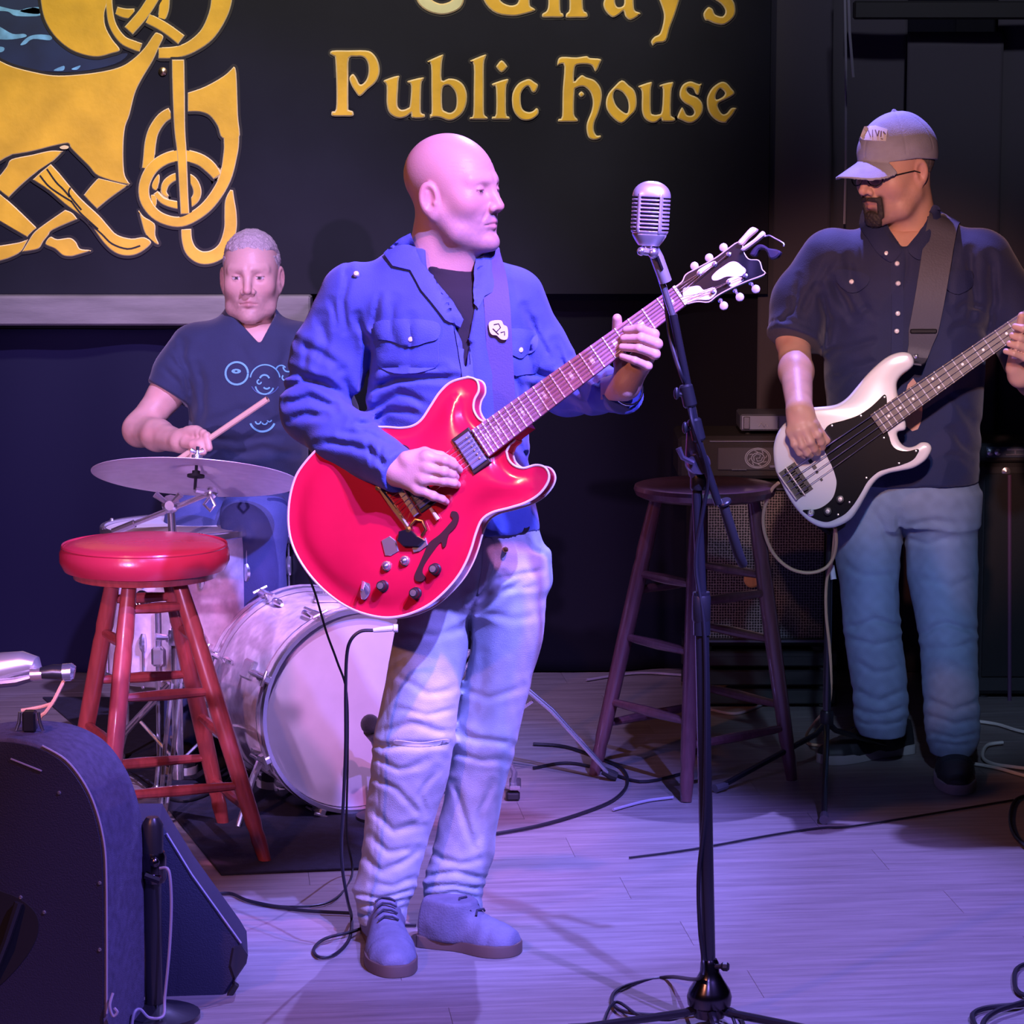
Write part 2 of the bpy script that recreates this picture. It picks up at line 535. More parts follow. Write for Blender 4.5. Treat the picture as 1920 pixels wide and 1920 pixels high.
YW = 9.30
mb = MB(); mb.box((0, YW + 0.11, 1.75), (7.0, 0.1, 3.7))
tag(mb.build('wall_back', M_BLACKWALL, None, False), kind='structure')
mb = MB(); mb.box((-3.4, 6.5, 1.75), (0.1, 5.6, 3.7)); tag(mb.build('wall_left', M_BLACKWALL, None, False), kind='structure')
mb = MB(); mb.box((3.4, 6.5, 1.75), (0.1, 5.6, 3.7)); tag(mb.build('wall_right', M_BLACKWALL, None, False), kind='structure')

# ---- cloth drapes
def drape(name, x0, x1, z0, z1, Y, amp, wav, m, label, seed=0, puddle=0.0, parent=None):
    nx, nzv = int((x1 - x0) / 0.012), 40
    V = []; rs = np.random.RandomState(seed); ph = rs.rand(6) * 6
    for j in range(nzv + 1):
        t = j / nzv; z = z0 + (z1 - z0) * t
        for i in range(nx + 1):
            x = x0 + (x1 - x0) * i / nx
            w = (math.sin(x * wav + ph[0] + 0.5 * math.sin(2.1 * z + ph[1])) + 0.55 * math.sin(x * wav * 2.3 + ph[2] + 0.7 * math.sin(1.7 * z + ph[3])) + 0.3 * math.sin(x * wav * 0.37 + ph[4]))
            a = amp * (0.45 + 0.55 * (1 - t)) + puddle * math.exp(-(z - z0) / 0.12) * math.sin(x * 9 + ph[5])
            V.append((x, Y - 0.04 - a * w - puddle * 1.5 * math.exp(-(z - z0) / 0.1), z))
    Fs = [(j * (nx + 1) + i, j * (nx + 1) + i + 1, (j + 1) * (nx + 1) + i + 1, (j + 1) * (nx + 1) + i) for j in range(nzv) for i in range(nx)]
    o = mesh_np(name, V, Fs, m, parent)
    md = o.modifiers.new('s', 'SOLIDIFY'); md.thickness = 0.006; md.offset = 1
    tag(o, label, 'curtain')
    return o
M_DRAPE = mat('black_velvet_drape', (0.006, 0.006, 0.012), 0.85, spec=.1, bump=0.1, bscale=300)
M_DRAPE_BLUE = mat('navy_stage_skirt', (0.010, 0.010, 0.034), 0.8, spec=.1)
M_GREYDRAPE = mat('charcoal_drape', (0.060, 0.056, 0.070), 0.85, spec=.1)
zb = P(0, 615, 9.2)[2]
drape('stage_skirt', P(-40, 0, 9.2)[0], P(600, 0, 9.2)[0], 0.004, zb, 9.2, 0.030, 7.0, M_DRAPE_BLUE, 'navy blue cloth skirt hanging below the grey rail behind the drums', 3, 0.01)
drape('centre_curtain', P(560, 0, 9.25)[0], P(1450, 0, 9.25)[0], 0.004, P(0, 290, 9.2)[2], 9.24, 0.018, 9.0, M_DRAPE, 'black curtain under the gold lettering behind the brown stool', 5, 0.02)

# ---- right side: charcoal drapes in overlapping widths, header bar on top
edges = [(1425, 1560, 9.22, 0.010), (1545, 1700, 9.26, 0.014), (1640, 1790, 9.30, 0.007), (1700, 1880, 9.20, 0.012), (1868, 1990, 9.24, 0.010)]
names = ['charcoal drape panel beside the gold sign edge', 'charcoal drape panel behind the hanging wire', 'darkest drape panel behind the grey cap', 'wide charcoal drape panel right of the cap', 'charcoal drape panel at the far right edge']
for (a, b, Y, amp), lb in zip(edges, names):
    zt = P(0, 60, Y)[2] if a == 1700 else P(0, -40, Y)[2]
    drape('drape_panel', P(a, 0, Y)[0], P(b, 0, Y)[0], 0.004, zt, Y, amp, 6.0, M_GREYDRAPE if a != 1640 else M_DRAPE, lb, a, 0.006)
mb = MB(); a = P(1600, 8, 9.08); b = P(1995, 30, 9.08)
mb.box((a + b) / 2, (b[0] - a[0], 0.04, 0.055), None, 0, 0.006)
tag(mb.build('header_bar', mat('black_steel', (0.012, 0.012, 0.014), 0.45), None, False), 'black horizontal bar above the charcoal drapes at top right', 'bar')

# ---- grey wooden rail under the painted board
M_RAIL = mat('grey_painted_wood', (0.16, 0.145, 0.165), 0.6, vary=0.25, vscale=6, stretch=(1, 1, 6), bump=0.1, bscale=40)
a = P(-60, 555, 9.05); b = P(582, 548, 9.05); c = P(0, 610, 9.05)
RZ0, RZ1 = c[2], a[2]
mb = MB(); mb.box(((a[0] + b[0]) / 2, 9.10, (RZ0 + RZ1) / 2), (b[0] - a[0], 0.12, RZ1 - RZ0), None, 0, 0.006)
tag(mb.build('rail', M_RAIL, None, False), 'grey wooden rail running behind the drummer', 'rail')
a2 = P(602, 548, 9.05); b2 = P(700, 548, 9.05)
mb = MB(); mb.box(((a2[0] + b2[0]) / 2, 9.10, (RZ0 + RZ1) / 2), (b2[0] - a2[0], 0.12, RZ1 - RZ0), None, 0, 0.006)
tag(mb.build('rail', M_RAIL, None, False), 'short grey rail end piece by the blue jacket shoulder', 'rail')

# ---- painted board with gold letters and knotwork beast
BY = 9.12
board = thing('sign_board', P(720, 540, BY), 'big black painted board with gold knotwork beast and gold pub lettering', 'sign')
BP = Plane(P(700, 250, BY), (0, -1, 0), (1, 0, 0))
M_BOARD = mat('black_sign_paint', (0.010, 0.011, 0.019), 0.6, spec=.12, vary=0.25, vscale=2.5)
M_GOLD = mat('gold_sign_paint', (0.70, 0.42, 0.030), 0.5, spec=0.4, vary=0.22, vscale=9, bump=0.15, bscale=60)
M_PALE = mat('pale_gold_edge', (0.80, 0.64, 0.32), 0.5, vary=0.15, vscale=30)
M_CREAM = mat('cream_sign_paint', (0.62, 0.62, 0.34), 0.5, vary=0.1)
M_LINE = mat('black_outline_paint', (0.006, 0.005, 0.006), 0.6)
M_SEA = mat('deep_blue_paint', (0.008, 0.02, 0.07), 0.5, vary=0.5, vscale=6)
M_FOAM = mat('pale_blue_paint', (0.16, 0.42, 0.70), 0.5, vary=0.5, vscale=25)
p00 = BP.px(-80, -180); p11 = BP.px(1440, 552)
mb = MB(); mb.prism(BP, [(p00[0], p11[1]), (p11[0], p11[1]), (p11[0], p00[1]), (p00[0], p00[1])], -0.03, 0.0, 0.002)
mb.build('board', M_BOARD, board, False)
def bpx(pts, s, ox, oy): return [BP.px(ox + x / s, oy + y / s) for x, y in pts]
def letter(pts, s, ox, oy, holes=(), m=None, nm='letter', n=3, z=0.009):
    c = crom(bpx(pts, s, ox, oy), n); hs = [crom(bpx(h, s, ox, oy), n) for h in holes]
    mb = MB(); mb.prism(BP, c, 0.0, z, 0.0042, hs, 0, 1)
    o = mb.build(nm, m or [M_GOLD, M_PALE], board, False)
    mb = MB(); mb.prism(BP, grow(c, 0.007), 0.0, 0.0012)
    mb.build('outline', M_LINE, o, False)
    return o
def grow(c, d):
    c = np.array(c); x, y = c[:, 0], c[:, 1]
    if 0.5 * np.sum(x * np.roll(y, -1) - y * np.roll(x, -1)) < 0: c = c[::-1]
    e = np.roll(c, -1, 0) - np.roll(c, 1, 0); l = np.linalg.norm(e, axis=1, keepdims=True) + 1e-9
    return c + np.stack([e[:, 1], -e[:, 0]], 1) / l * d
S1 = 4.683
for pts, holes in [
 ([(90,100),(110,70),(250,68),(400,68),(460,90),(505,150),(525,230),(515,300),(480,360),(420,410),(352,472),(310,430),(275,370),(258,310),(290,275),(320,310),(345,360),(370,365),(405,330),(425,270),(425,200),(405,150),(370,125),(320,125),(256,140),(250,300),(250,560),(255,590),(290,605),(288,645),(200,648),(108,645),(105,605),(140,585),(145,400),(135,150),(120,120)], []),
 ([(560,345),(575,325),(690,290),(690,340),(680,520),(690,570),(720,590),(770,575),(790,545),(800,380),(775,355),(775,335),(905,305),(905,330),(890,370),(885,580),(895,620),(920,630),(910,662),(810,662),(800,620),(760,650),(700,665),(640,645),(600,600),(585,520),(585,380)], []),
 ([(945,170),(960,155),(1075,105),(1080,130),(1070,190),(1070,330),(1130,315),(1200,325),(1260,370),(1290,450),(1285,540),(1250,620),(1190,670),(1130,685),(1060,660),(1000,655),(970,665),(965,630),(980,610),(978,400),(975,200)], [[(1075,410),(1110,375),(1150,385),(1190,440),(1200,510),(1190,580),(1150,615),(1105,605),(1075,570)]]),
 ([(1320,165),(1335,150),(1450,105),(1455,130),(1440,190),(1440,400),(1440,600),(1450,640),(1470,655),(1465,675),(1390,675),(1320,675),(1318,655),(1345,630),(1350,400),(1350,200)], []),
 ([(1510,370),(1525,355),(1645,318),(1650,350),(1635,400),(1635,620),(1660,650),(1660,675),(1590,675),(1515,675),(1513,650),(1545,625),(1545,400),(1525,385)], []),
 ([(1595,155),(1640,200),(1640,222),(1595,262),(1552,222),(1552,200)], []),
 ([(1915,375),(1890,435),(1860,430),(1835,385),(1800,395),(1765,450),(1765,540),(1785,590),(1830,610),(1870,600),(1900,575),(1918,590),(1915,630),(1870,670),(1810,685),(1750,665),(1700,600),(1685,510),(1695,430),(1740,360),(1800,328),(1840,320),(1880,345)], [])]:
    letter(pts, S1, 600, 80, holes)
for pts, holes in [
 ([(165,200),(170,150),(205,125),(330,130),(420,118),(450,135),(545,145),(535,190),(500,255),(470,205),(420,190),(340,195),(315,230),(310,340),(345,310),(380,285),(420,305),(490,330),(540,390),(555,460),(545,540),(520,630),(490,700),(485,770),(510,815),(545,815),(540,840),(490,855),(440,835),(420,770),(425,700),(460,610),(475,530),(460,450),(420,400),(380,385),(330,400),(315,430),(310,600),(320,650),(340,670),(335,695),(250,697),(175,695),(175,670),(205,645),(210,430),(225,210),(190,190)], []),
 ([(375,428),(400,455),(375,480),(350,455)], []),
 ([(730,330),(790,375),(840,420),(860,500),(850,590),(800,650),(728,710),(650,660),(600,590),(590,520),(610,450),(660,390)], [[(690,415),(740,440),(780,500),(790,570),(775,620),(730,600),(680,550),(655,480),(665,430)]]),
 ([(875,390),(890,375),(985,345),(995,365),(985,420),(985,600),(1005,630),(1050,630),(1080,600),(1090,410),(1065,390),(1070,370),(1175,345),(1178,380),(1165,430),(1160,620),(1175,650),(1195,665),(1185,692),(1090,692),(1075,665),(1030,700),(980,700),(930,665),(905,590),(905,430)], []),
 ([(1430,360),(1420,400),(1405,455),(1380,450),(1355,405),(1315,395),(1300,420),(1330,455),(1390,480),(1435,530),(1440,600),(1410,660),(1360,700),(1310,705),(1250,680),(1220,665),(1220,640),(1255,570),(1275,590),(1300,635),(1345,640),(1365,610),(1340,565),(1280,530),(1240,480),(1240,420),(1270,365),(1330,340),(1380,355),(1410,365)], []),
 ([(1600,345),(1650,355),(1690,400),(1715,430),(1710,460),(1640,500),(1580,530),(1575,570),(1610,625),(1650,620),(1690,575),(1735,575),(1725,600),(1700,640),(1655,690),(1640,705),(1580,695),(1520,650),(1485,590),(1475,510),(1490,450),(1530,390)], [[(1590,405),(1625,425),(1635,450),(1610,480),(1560,500),(1555,460)]])]:
    letter(pts, S1, 1010, 80, holes)
S2 = 2.909
letter([(320,0),(300,45),(250,72),(195,80),(130,65),(80,30),(55,-20),(50,-90),(90,-160),(170,-190),(260,-170),(310,-120),(290,-90),(255,-110),(220,-150),(160,-150),(125,-110),(120,-50),(140,-5),(190,20),(240,10),(280,-20),(305,-30)], S2, 760, 0, [], [M_CREAM, M_PALE])
for pts, holes in [
 ([(700,45),(705,60),(640,80),(585,88),(500,75),(440,25),(415,-50),(430,-130),(500,-190),(600,-190),(660,-160),(690,-165),(685,-90),(660,-95),(630,-140),(570,-150),(520,-110),(510,-50),(520,5),(570,30),(610,20),(620,-20),(590,-40),(592,-55),(700,-55),(698,-40),(680,-20),(680,30)], []),
 ([(750,95),(748,75),(770,60),(780,20),(775,-100),(755,-110),(757,-125),(840,-140),(848,-118),(890,-130),(940,-110),(965,-60),(970,50),(990,70),(990,95),(935,97),(880,97),(878,75),(895,50),(890,-60),(870,-90),(848,-80),(845,55),(860,75),(858,95),(800,96)], []),
 ([(1105,-40),(1085,0),(1080,30),(1095,65),(1130,95),(1165,80),(1190,60),(1200,90),(1230,110),(1280,80),(1275,68),(1250,55),(1245,0),(1245,-110),(1200,-130),(1130,-130),(1100,-100),(1120,-85),(1180,-90),(1195,-60),(1190,-40),(1150,-48)], [[(1190,-10),(1190,30),(1160,40),(1145,20),(1148,-10)]]),
 ([(1330,-130),(1400,-130),(1395,-100),(1440,-10),(1475,-90),(1470,-130),(1540,-130),(1530,-110),(1495,0),(1470,80),(1440,160),(1420,225),(1370,235),(1350,250),(1340,225),(1360,200),(1390,180),(1410,100),(1400,40),(1360,-60),(1345,-105)], []),
 ([(1625,75),(1650,40),(1675,50),(1690,80),(1730,90),(1745,60),(1720,20),(1660,-20),(1630,-70),(1650,-120),(1700,-140),(1760,-125),(1785,-130),(1780,-60),(1755,-65),(1735,-95),(1700,-100),(1690,-75),(1730,-45),(1785,0),(1800,50),(1790,95),(1740,135),(1690,130),(1655,115),(1635,110)], [])]:
    letter(pts, S2, 760, 0, holes)
# knotwork beast: separate gold pieces laid over and under each other
S4 = 4.174
def piece(pts, oy=0, z=0.004, sharp=(), n=4, m=None, nm='knotwork_piece'):
    c = crom(bpx(pts, S4, 0, oy), n, True, sharp)
    mb = MB(); mb.prism(BP, c, 0.0, z, 0.0045, (), 0, 1)
    o = mb.build(nm, m or [M_GOLD, M_PALE], board, False)
    mb = MB(); mb.prism(BP, grow(c, 0.0065), 0.0, z - 0.0026)
    mb.build('outline', M_LINE, o, False); return o
def band(path, w, oy=0, z=0.006, n=5, closed=False):
    pw = np.array([(x, y, (w if np.isscalar(w) else w[i])) for i, (x, y) in enumerate(path)], float)
    q = crom(pw, n, closed)
    c = strip2d(np.array(bpx(q[:, :2], S4, 0, oy)), q[:, 2] / S4 * (BY / F))
    mb = MB(); mb.prism(BP, c, 0.0, z, 0.0045, (), 0, 1)
    o = mb.build('knotwork_band', [M_GOLD, M_PALE], board, False)
    mb = MB(); mb.prism(BP, grow(c, 0.0065), 0.0, z - 0.0026)
    mb.build('outline', M_LINE, o, False); return o
def stroke(path, w, oy=0, z=0.0075, m=None, parent=None):
    q = crom(np.array(path, float), 4, False)
    c = strip2d(np.array(bpx(q, S4, 0, oy)), w / S4 * (BY / F))
    mb = MB(); mb.prism(BP, c, 0.0, z); mb.build('painted_line', m or M_LINE, parent or board, False)
seao = MB().prism(BP, crom(bpx([(-90,-150),(320,-150),(350,150),(420,290),(640,440),(880,430),(1000,420),(900,500),(600,560),(250,545),(0,460),(-90,430)], S4, 0, 0), 4), 0, 0.0012).build('painted_sea', M_SEA, board, False)
for pts in ([(0,50),(150,80),(300,55),(320,120),(130,125),(60,90),(-60,80),(-60,40)], [(-60,190),(0,210),(100,265),(190,265),(200,290),(60,310),(-60,290)], [(160,350),(220,290),(300,270),(400,280),(390,315),(260,305),(200,345)], [(420,550),(500,515),(495,552)], [(560,540),(630,512),(605,545)], [(-60,365),(30,370),(20,405),(-60,410)], [(160,90),(230,60),(310,70),(300,110)]):
    MB().prism(BP, crom(bpx(pts, S4, 0, 0), 4), 0.0, 0.0022).build('painted_wave', M_FOAM, seao, False)
piece([(-120,410),(0,470),(100,515),(250,555),(420,585),(600,580),(800,555),(950,515),(1050,450),(1130,370),(1200,270),(1230,250),(1285,285),(1250,370),(1200,480),(1110,630),(1060,740),(1020,900),(985,1000),(972,1150),(978,1345),(1010,1420),(1022,1442),(960,1440),(770,1382),(690,1300),(560,1170),(540,1132),(510,1128),(400,1152),(250,1190),(100,1215),(-120,1240)], 0, 0.007, (), 4, None, 'beast_body')
piece([(770,384),(1020,445),(960,485),(850,565),(760,640),(700,580),(650,525),(705,455)], 240, 0.0058, (0, 1, 4, 6))
piece([(510,635),(570,660),(615,715),(420,800),(385,840),(345,890),(310,945),(240,965),(165,975),(215,890),(260,820),(330,760)], 240, 0.0062, (0, 2, 8))
piece([(-90,925),(0,915),(150,890),(225,866),(205,915),(165,975),(80,1020),(0,1045),(-90,1070)], 240, 0.0055)
piece([(390,845),(450,865),(550,855),(600,890),(630,940),(700,950),(712,965),(600,1000),(550,1010),(490,1000),(430,950),(350,910)], 240, 0.0052)
piece([(-90,430),(0,505),(130,620),(300,785),(265,810),(215,860),(110,800),(0,735),(-90,680)], 240, 0.0052, (3, 5))
piece([(90,240),(250,205),(400,172),(505,178),(450,235),(410,270),(320,330),(240,390),(150,470),(70,550),(0,495),(-60,430),(0,365),(50,300)], 240, 0.0064, (3, 6, 9))
fl = piece([(400,275),(470,350),(560,460),(650,560),(780,680),(850,760),(920,830),(1030,860),(1130,850),(1190,900),(1100,980),(1000,1005),(900,980),(810,900),(700,750),(620,680),(510,600),(380,490),(250,405),(320,340)], 240, 0.0075, (0, 18))
for pth in ([(370,320),(440,420),(500,480),(550,540)], [(315,370),(380,450),(460,510),(565,575)], [(560,570),(620,650),(670,700),(770,790)], [(700,740),(800,830),(880,905),(1000,945),(1100,920)], [(555,465),(545,520),(640,640)]):
    stroke(pth, 13, 240, 0.0085, None, fl)
MB().prism(BP, crom(bpx([(470,150),(505,135),(540,145),(530,162),(490,165)], S4, 0, 240), 4), 0, 0.009).build('highlight_dab', M_PALE, board, False)
piece([(1465,722),(1600,675),(1750,590),(1830,515),(1855,570),(1868,900),(1875,1085),(1740,1085),(1700,990),(1640,910),(1560,880),(1465,880)], 0, 0.0066, (0, 3, 11))
band([(1810,20),(1812,100),(1805,200),(1760,400),(1650,580),(1520,690),(1390,735),(1240,690),(1145,580),(1130,450),(1190,320),(1300,240),(1430,215),(1560,245),(1650,310),(1705,385)], [130,130,120,105,100,95,92,92,95,95,100,100,105,105,105,80], 240, 0.0064)
band([(1345,880),(1270,925),(1205,1020),(1178,1120),(1165,1250),(1150,1330)], [95,95,95,100,100,90], 0, 0.0052)
piece([(1085,640),(1130,690),(1215,745),(1222,840),(1248,905),(1220,912),(1140,840),(1105,740)], 240, 0.005)
band([(1458,785),(1465,880),(1500,965),(1580,1015),(1680,1000),(1760,930),(1802,800),(1805,680),(1800,570),(1815,480)], [90,92,105,112,112,112,108,106,85,30], 240, 0.0054)
band([(1215,500),(1270,565),(1350,595),(1450,605),(1525,560),(1545,490),(1510,410),(1440,378),(1360,388),(1300,435),(1285,500),(1320,540)], [50,60,70,75,75,75,75,72,70,68,55,30], 240, 0.0058)
piece([(1190,420),(1235,355),(1255,375),(1250,440),(1225,495),(1185,470)], 240, 0.005)
piece([(1175,520),(1230,530),(1228,620),(1190,600)], 240, 0.005)
band([(1395,462),(1400,700),(1408,1000),(1425,1200),(1440,1500),(1450,1680)], [105,105,95,85,78,78], 0, 0.0088)
piece([(310,-160),(315,0),(345,150),(420,280),(530,380),(640,430),(760,450),(870,425),(945,392),(880,300),(830,200),(825,100),(850,0),(850,-160)], 0, 0.0056)
band([(850,-140),(858,60),(885,200),(960,310),(1050,355),(1110,375)], [60,62,68,75,82,80], 0, 0.0062)
band([(1740,-150),(1735,0),(1700,130),(1620,270),(1500,365),(1380,408),(1235,415)], [175,170,150,125,105,100,95], 0, 0.006)
band([(1150,140),(1290,215),(1425,315)], [90,90,95], 0, 0.0072)
band([(1230,-60),(1130,100),(1005,245)], [95,95,95], 0, 0.0086)
band([(1290,-120),(1285,60),(1262,155)], [90,90,70], 0, 0.005)
band([(905,80),(980,105),(1060,105)], [70,85,85], 0, 0.005)
q = BP.px(1275 / S4, 560 / S4)
MB().lathe([(0.014, 0), (0.013, 0.006), (0.007, 0.010), (0.0, 0.011)], BP.w(*q), BP.n, 14).build('screw_head', mat('brass', (0.7, 0.52, 0.25), 0.3, 1.0), board)
# hanging wire on the right
mb = MB(); mb.tube([P(1590, -40, 8.9), P(1593, 60, 8.9), P(1600, 145, 8.9)], 0.0045, 6)
tag(mb.build('wire', mat('grey_wire', (0.25, 0.25, 0.3), 0.4), None), 'short grey wire hanging from above near the cap', 'wire')
mb = MB(); mb.tube([P(1583, -60, 9.0), P(1586, 105, 9.0), P(1586, 300, 9.0), P(1583, 420, 9.0)], 0.004, 6)
tag(mb.build('wire', mat('grey_wire'), None), 'thin vertical grey wire hanging down behind the cap brim', 'wire')
# ------------------------------------------------------------------ people: shared modelling helpers
from mathutils.bvhtree import BVHTree
from mathutils.geometry import delaunay_2d_cdt
def proj(Q):
    d = Q - CAMP.astype(f32); zc = d @ _f.astype(f32)
    return 960 + F * (d @ _r.astype(f32)) / zc, 960 - F * (d @ _u.astype(f32)) / zc
def seg2(x, y, a, b):
    bx, by = b[0] - a[0], b[1] - a[1]
    h = np.clip(((x - a[0]) * bx + (y - a[1]) * by) / (bx * bx + by * by + 1e-9), 0, 1)
    return (x - a[0] - h * bx) ** 2 + (y - a[1] - h * by) ** 2, h
def creases(Q, lst):
    "cloth folds: each (points, width px, depth m); positive depth = groove"
    x, y = proj(Q); out = np.zeros(len(Q), f32)
    x = x + 5 * nz(Q, 31, 2) + 2.5 * nz(Q, 75, 7); y = y + 6 * nz(Q, 27, 9) + 2.5 * nz(Q, 70, 4)
    for pts, w, dep in lst:
        best = None
        for i in range(len(pts) - 1):
            d2, h = seg2(x, y, pts[i], pts[i + 1])
            best = d2 if best is None else np.minimum(best, d2)
        # fade at both ends
        e0 = (x - pts[0][0]) ** 2 + (y - pts[0][1]) ** 2; e1 = (x - pts[-1][0]) ** 2 + (y - pts[-1][1]) ** 2
        L2 = (2.2 * w) ** 2
        fade = np.minimum(1, np.minimum(e0, e1) / L2 + 0.25)
        out += dep * fade * (np.exp(-best / (w * w)) - 0.5 * np.exp(-best / (w * w * 5)))
    return out
def rows(lst, k=5):
    "loft rows from photo rows: y px, left px, right px, centre depth, half depth"
    out = []
    for y, a, b, Y, hd in lst:
        q = P((a + b) / 2, y, Y); out.append((q[2], q[0], q[1], (b - a) / 2 * Y / F, hd))
    return smooth_secs(out, k)
def frame(fwd, up=(0, 0, 1), roll=0.0):
    f = np.array(fwd, float); f /= np.linalg.norm(f)
    u = np.array(up, float); u -= f * u.dot(f); u /= np.linalg.norm(u)
    r = np.cross(f, u)
    c, s = math.cos(roll), math.sin(roll)
    return np.stack([r * c + u * s, f, u * c - r * s], 1)      # columns right, forward, up

def head_sdf(q, p):
    x = np.abs(q[:, 0]); m = np.stack([x, q[:, 1], q[:, 2]], 1)
    jw = p.get('jaw', 1.0); ck = p.get('cheek', 1.0)
    d = smin(ell(q, (0, -.018, .038), (.0765, .099, .087)), ell(q, (0, .028, -.022), (.0665 * ck, .066, .094)), .045)
    d = smin(d, chain(m, [(.054 * jw, .002, -.052), (.047 * jw, .036, -.086), (.014, .074, -.106)], [.022, .021, .019], .02), .03)
    d = smin(d, sph(m, (.044 * ck, .055, -.024), .024), .028)
    d = smin(d, rc(m, (.010, .0885, .025), (.047, .068, .024), .0095, .0095), .016)
    d = smin(d, ell(m, (0, .070, -.062), (.034, .027, .030)), .022)
    d = smin(d, sph(q, (0, .0845 + p.get('chiny', 0), -.107), .0150 * p.get('chin', 1)), .018)
    d = smax(d, -ell(m, (.033, .103, .0025), (.0215, .0205, .0135)), .012)
    nl = p.get('nose', 1.0)
    d = smin(d, rc(q, (0, .087, .016), (0, .0985 + .0165 * nl, -.030), .0075, .0115), .013)
    d = smin(d, sph(m, (.0125 * p.get('nosew', 1), .1005, -.0355), .0088), .008)
    d = smax(d, -ell(m, (.0072, .107, -.0445), (.0042, .0075, .0045)), .004)
    # nasolabial fold and eye bags
    d = d + .0016 * np.exp(-(length(m - V3(.028, .084, -.05)) / .010) ** 2)
    fold = rc(m, (.0175, .098, -.032), (.032, .080, -.070), .0004, .0004)
    d = d + .0022 * gauss(fold, .0042)
    d = smin(d, rc(m, (0, .0985, -.0622), (.0205, .0875, -.0672), .0052, .0030), .005)
    d = smin(d, rc(m, (0, .0970, -.0735), (.0175, .0865, -.0708), .0062, .0034), .005)
    d = d + .0034 * gauss(rc(m, (0, .1035, -.0676), (.0245, .0880, -.0700), .0002, .0002), .0022)
    d = d + .0018 * gauss(rc(m, (0, .0985, -.0855), (.013, .093, -.084), .0003, .0003), .005)
    # eyes and lids
    ec = V3(.0325, .0765, .0030)
    eye = sph(m, ec, .0122)
    op = p.get('open', .0035)
    zz = q[:, 2] - .0030 - (m[:, 0] - .0325) ** 2 * 10.0 * -1
    lid_u = np.maximum(sph(m, ec, .0140), -(q[:, 2] - .0030 - op + 12.0 * (m[:, 0] - .0325) ** 2))
    lid_l = np.maximum(sph(m, ec, .0136), (q[:, 2] - .0030 + p.get('open_l', .0040) - 9.0 * (m[:, 0] - .0325) ** 2))
    d = np.minimum(smin(smin(d, lid_u, .003), lid_l, .004), eye)
    # brow wrinkles, forehead creases
    if p.get('wrinkle', 0):
        d = d + p['wrinkle'] * gauss(np.abs(np.sin((q[:, 2] - .055) * 330 + 3 * np.sin(q[:, 0] * 40))), .35) * gauss(q[:, 2] - .062, .02) * (q[:, 1] > .03)
    # ears
    t = .30; ct, st = math.cos(t), math.sin(t)
    es = p.get('ear', 1.0); e = (m - V3(.074, -.012, -.004 + p.get('earz', 0))) / es
    ex = e[:, 0] * ct + e[:, 1] * st; ey = -e[:, 0] * st + e[:, 1] * ct; ez = e[:, 2] + .18 * ey
    ee = np.stack([ex, ey, ez], 1)
    ear = ell(ee, (.006, -.004, .002), (.0095, .0205, .0330))
    ear = smax(ear, -ell(ee, (.0150, -.002, .005), (.0092, .0130, .0225)), .004)
    ear = smin(ear, rc(ee, (.0070, -.008, .014), (.0075, -.010, -.010), .0034, .0040), .004)
    ear = smin(ear, sph(ee, (.0075, .009, -.004), .0048), .004)
    ear = smin(ear, ell(ee, (.004, .004, -.028), (.0065, .0095, .0100)), .006)
    d = smin(d, ear * es, .006)
    nr = p.get('neck', .056)
    d = smin(d, rc(q, (0, -.026, -.045), p.get('neckend', (0, -.050, -.21)), nr, nr + .006), .028)
    th = p.get('throat', 0)
    if th: d = smin(d, rc(q, (0, .022, -.088), (0, -.012, -.19), th, th + .012), .03)
    return d

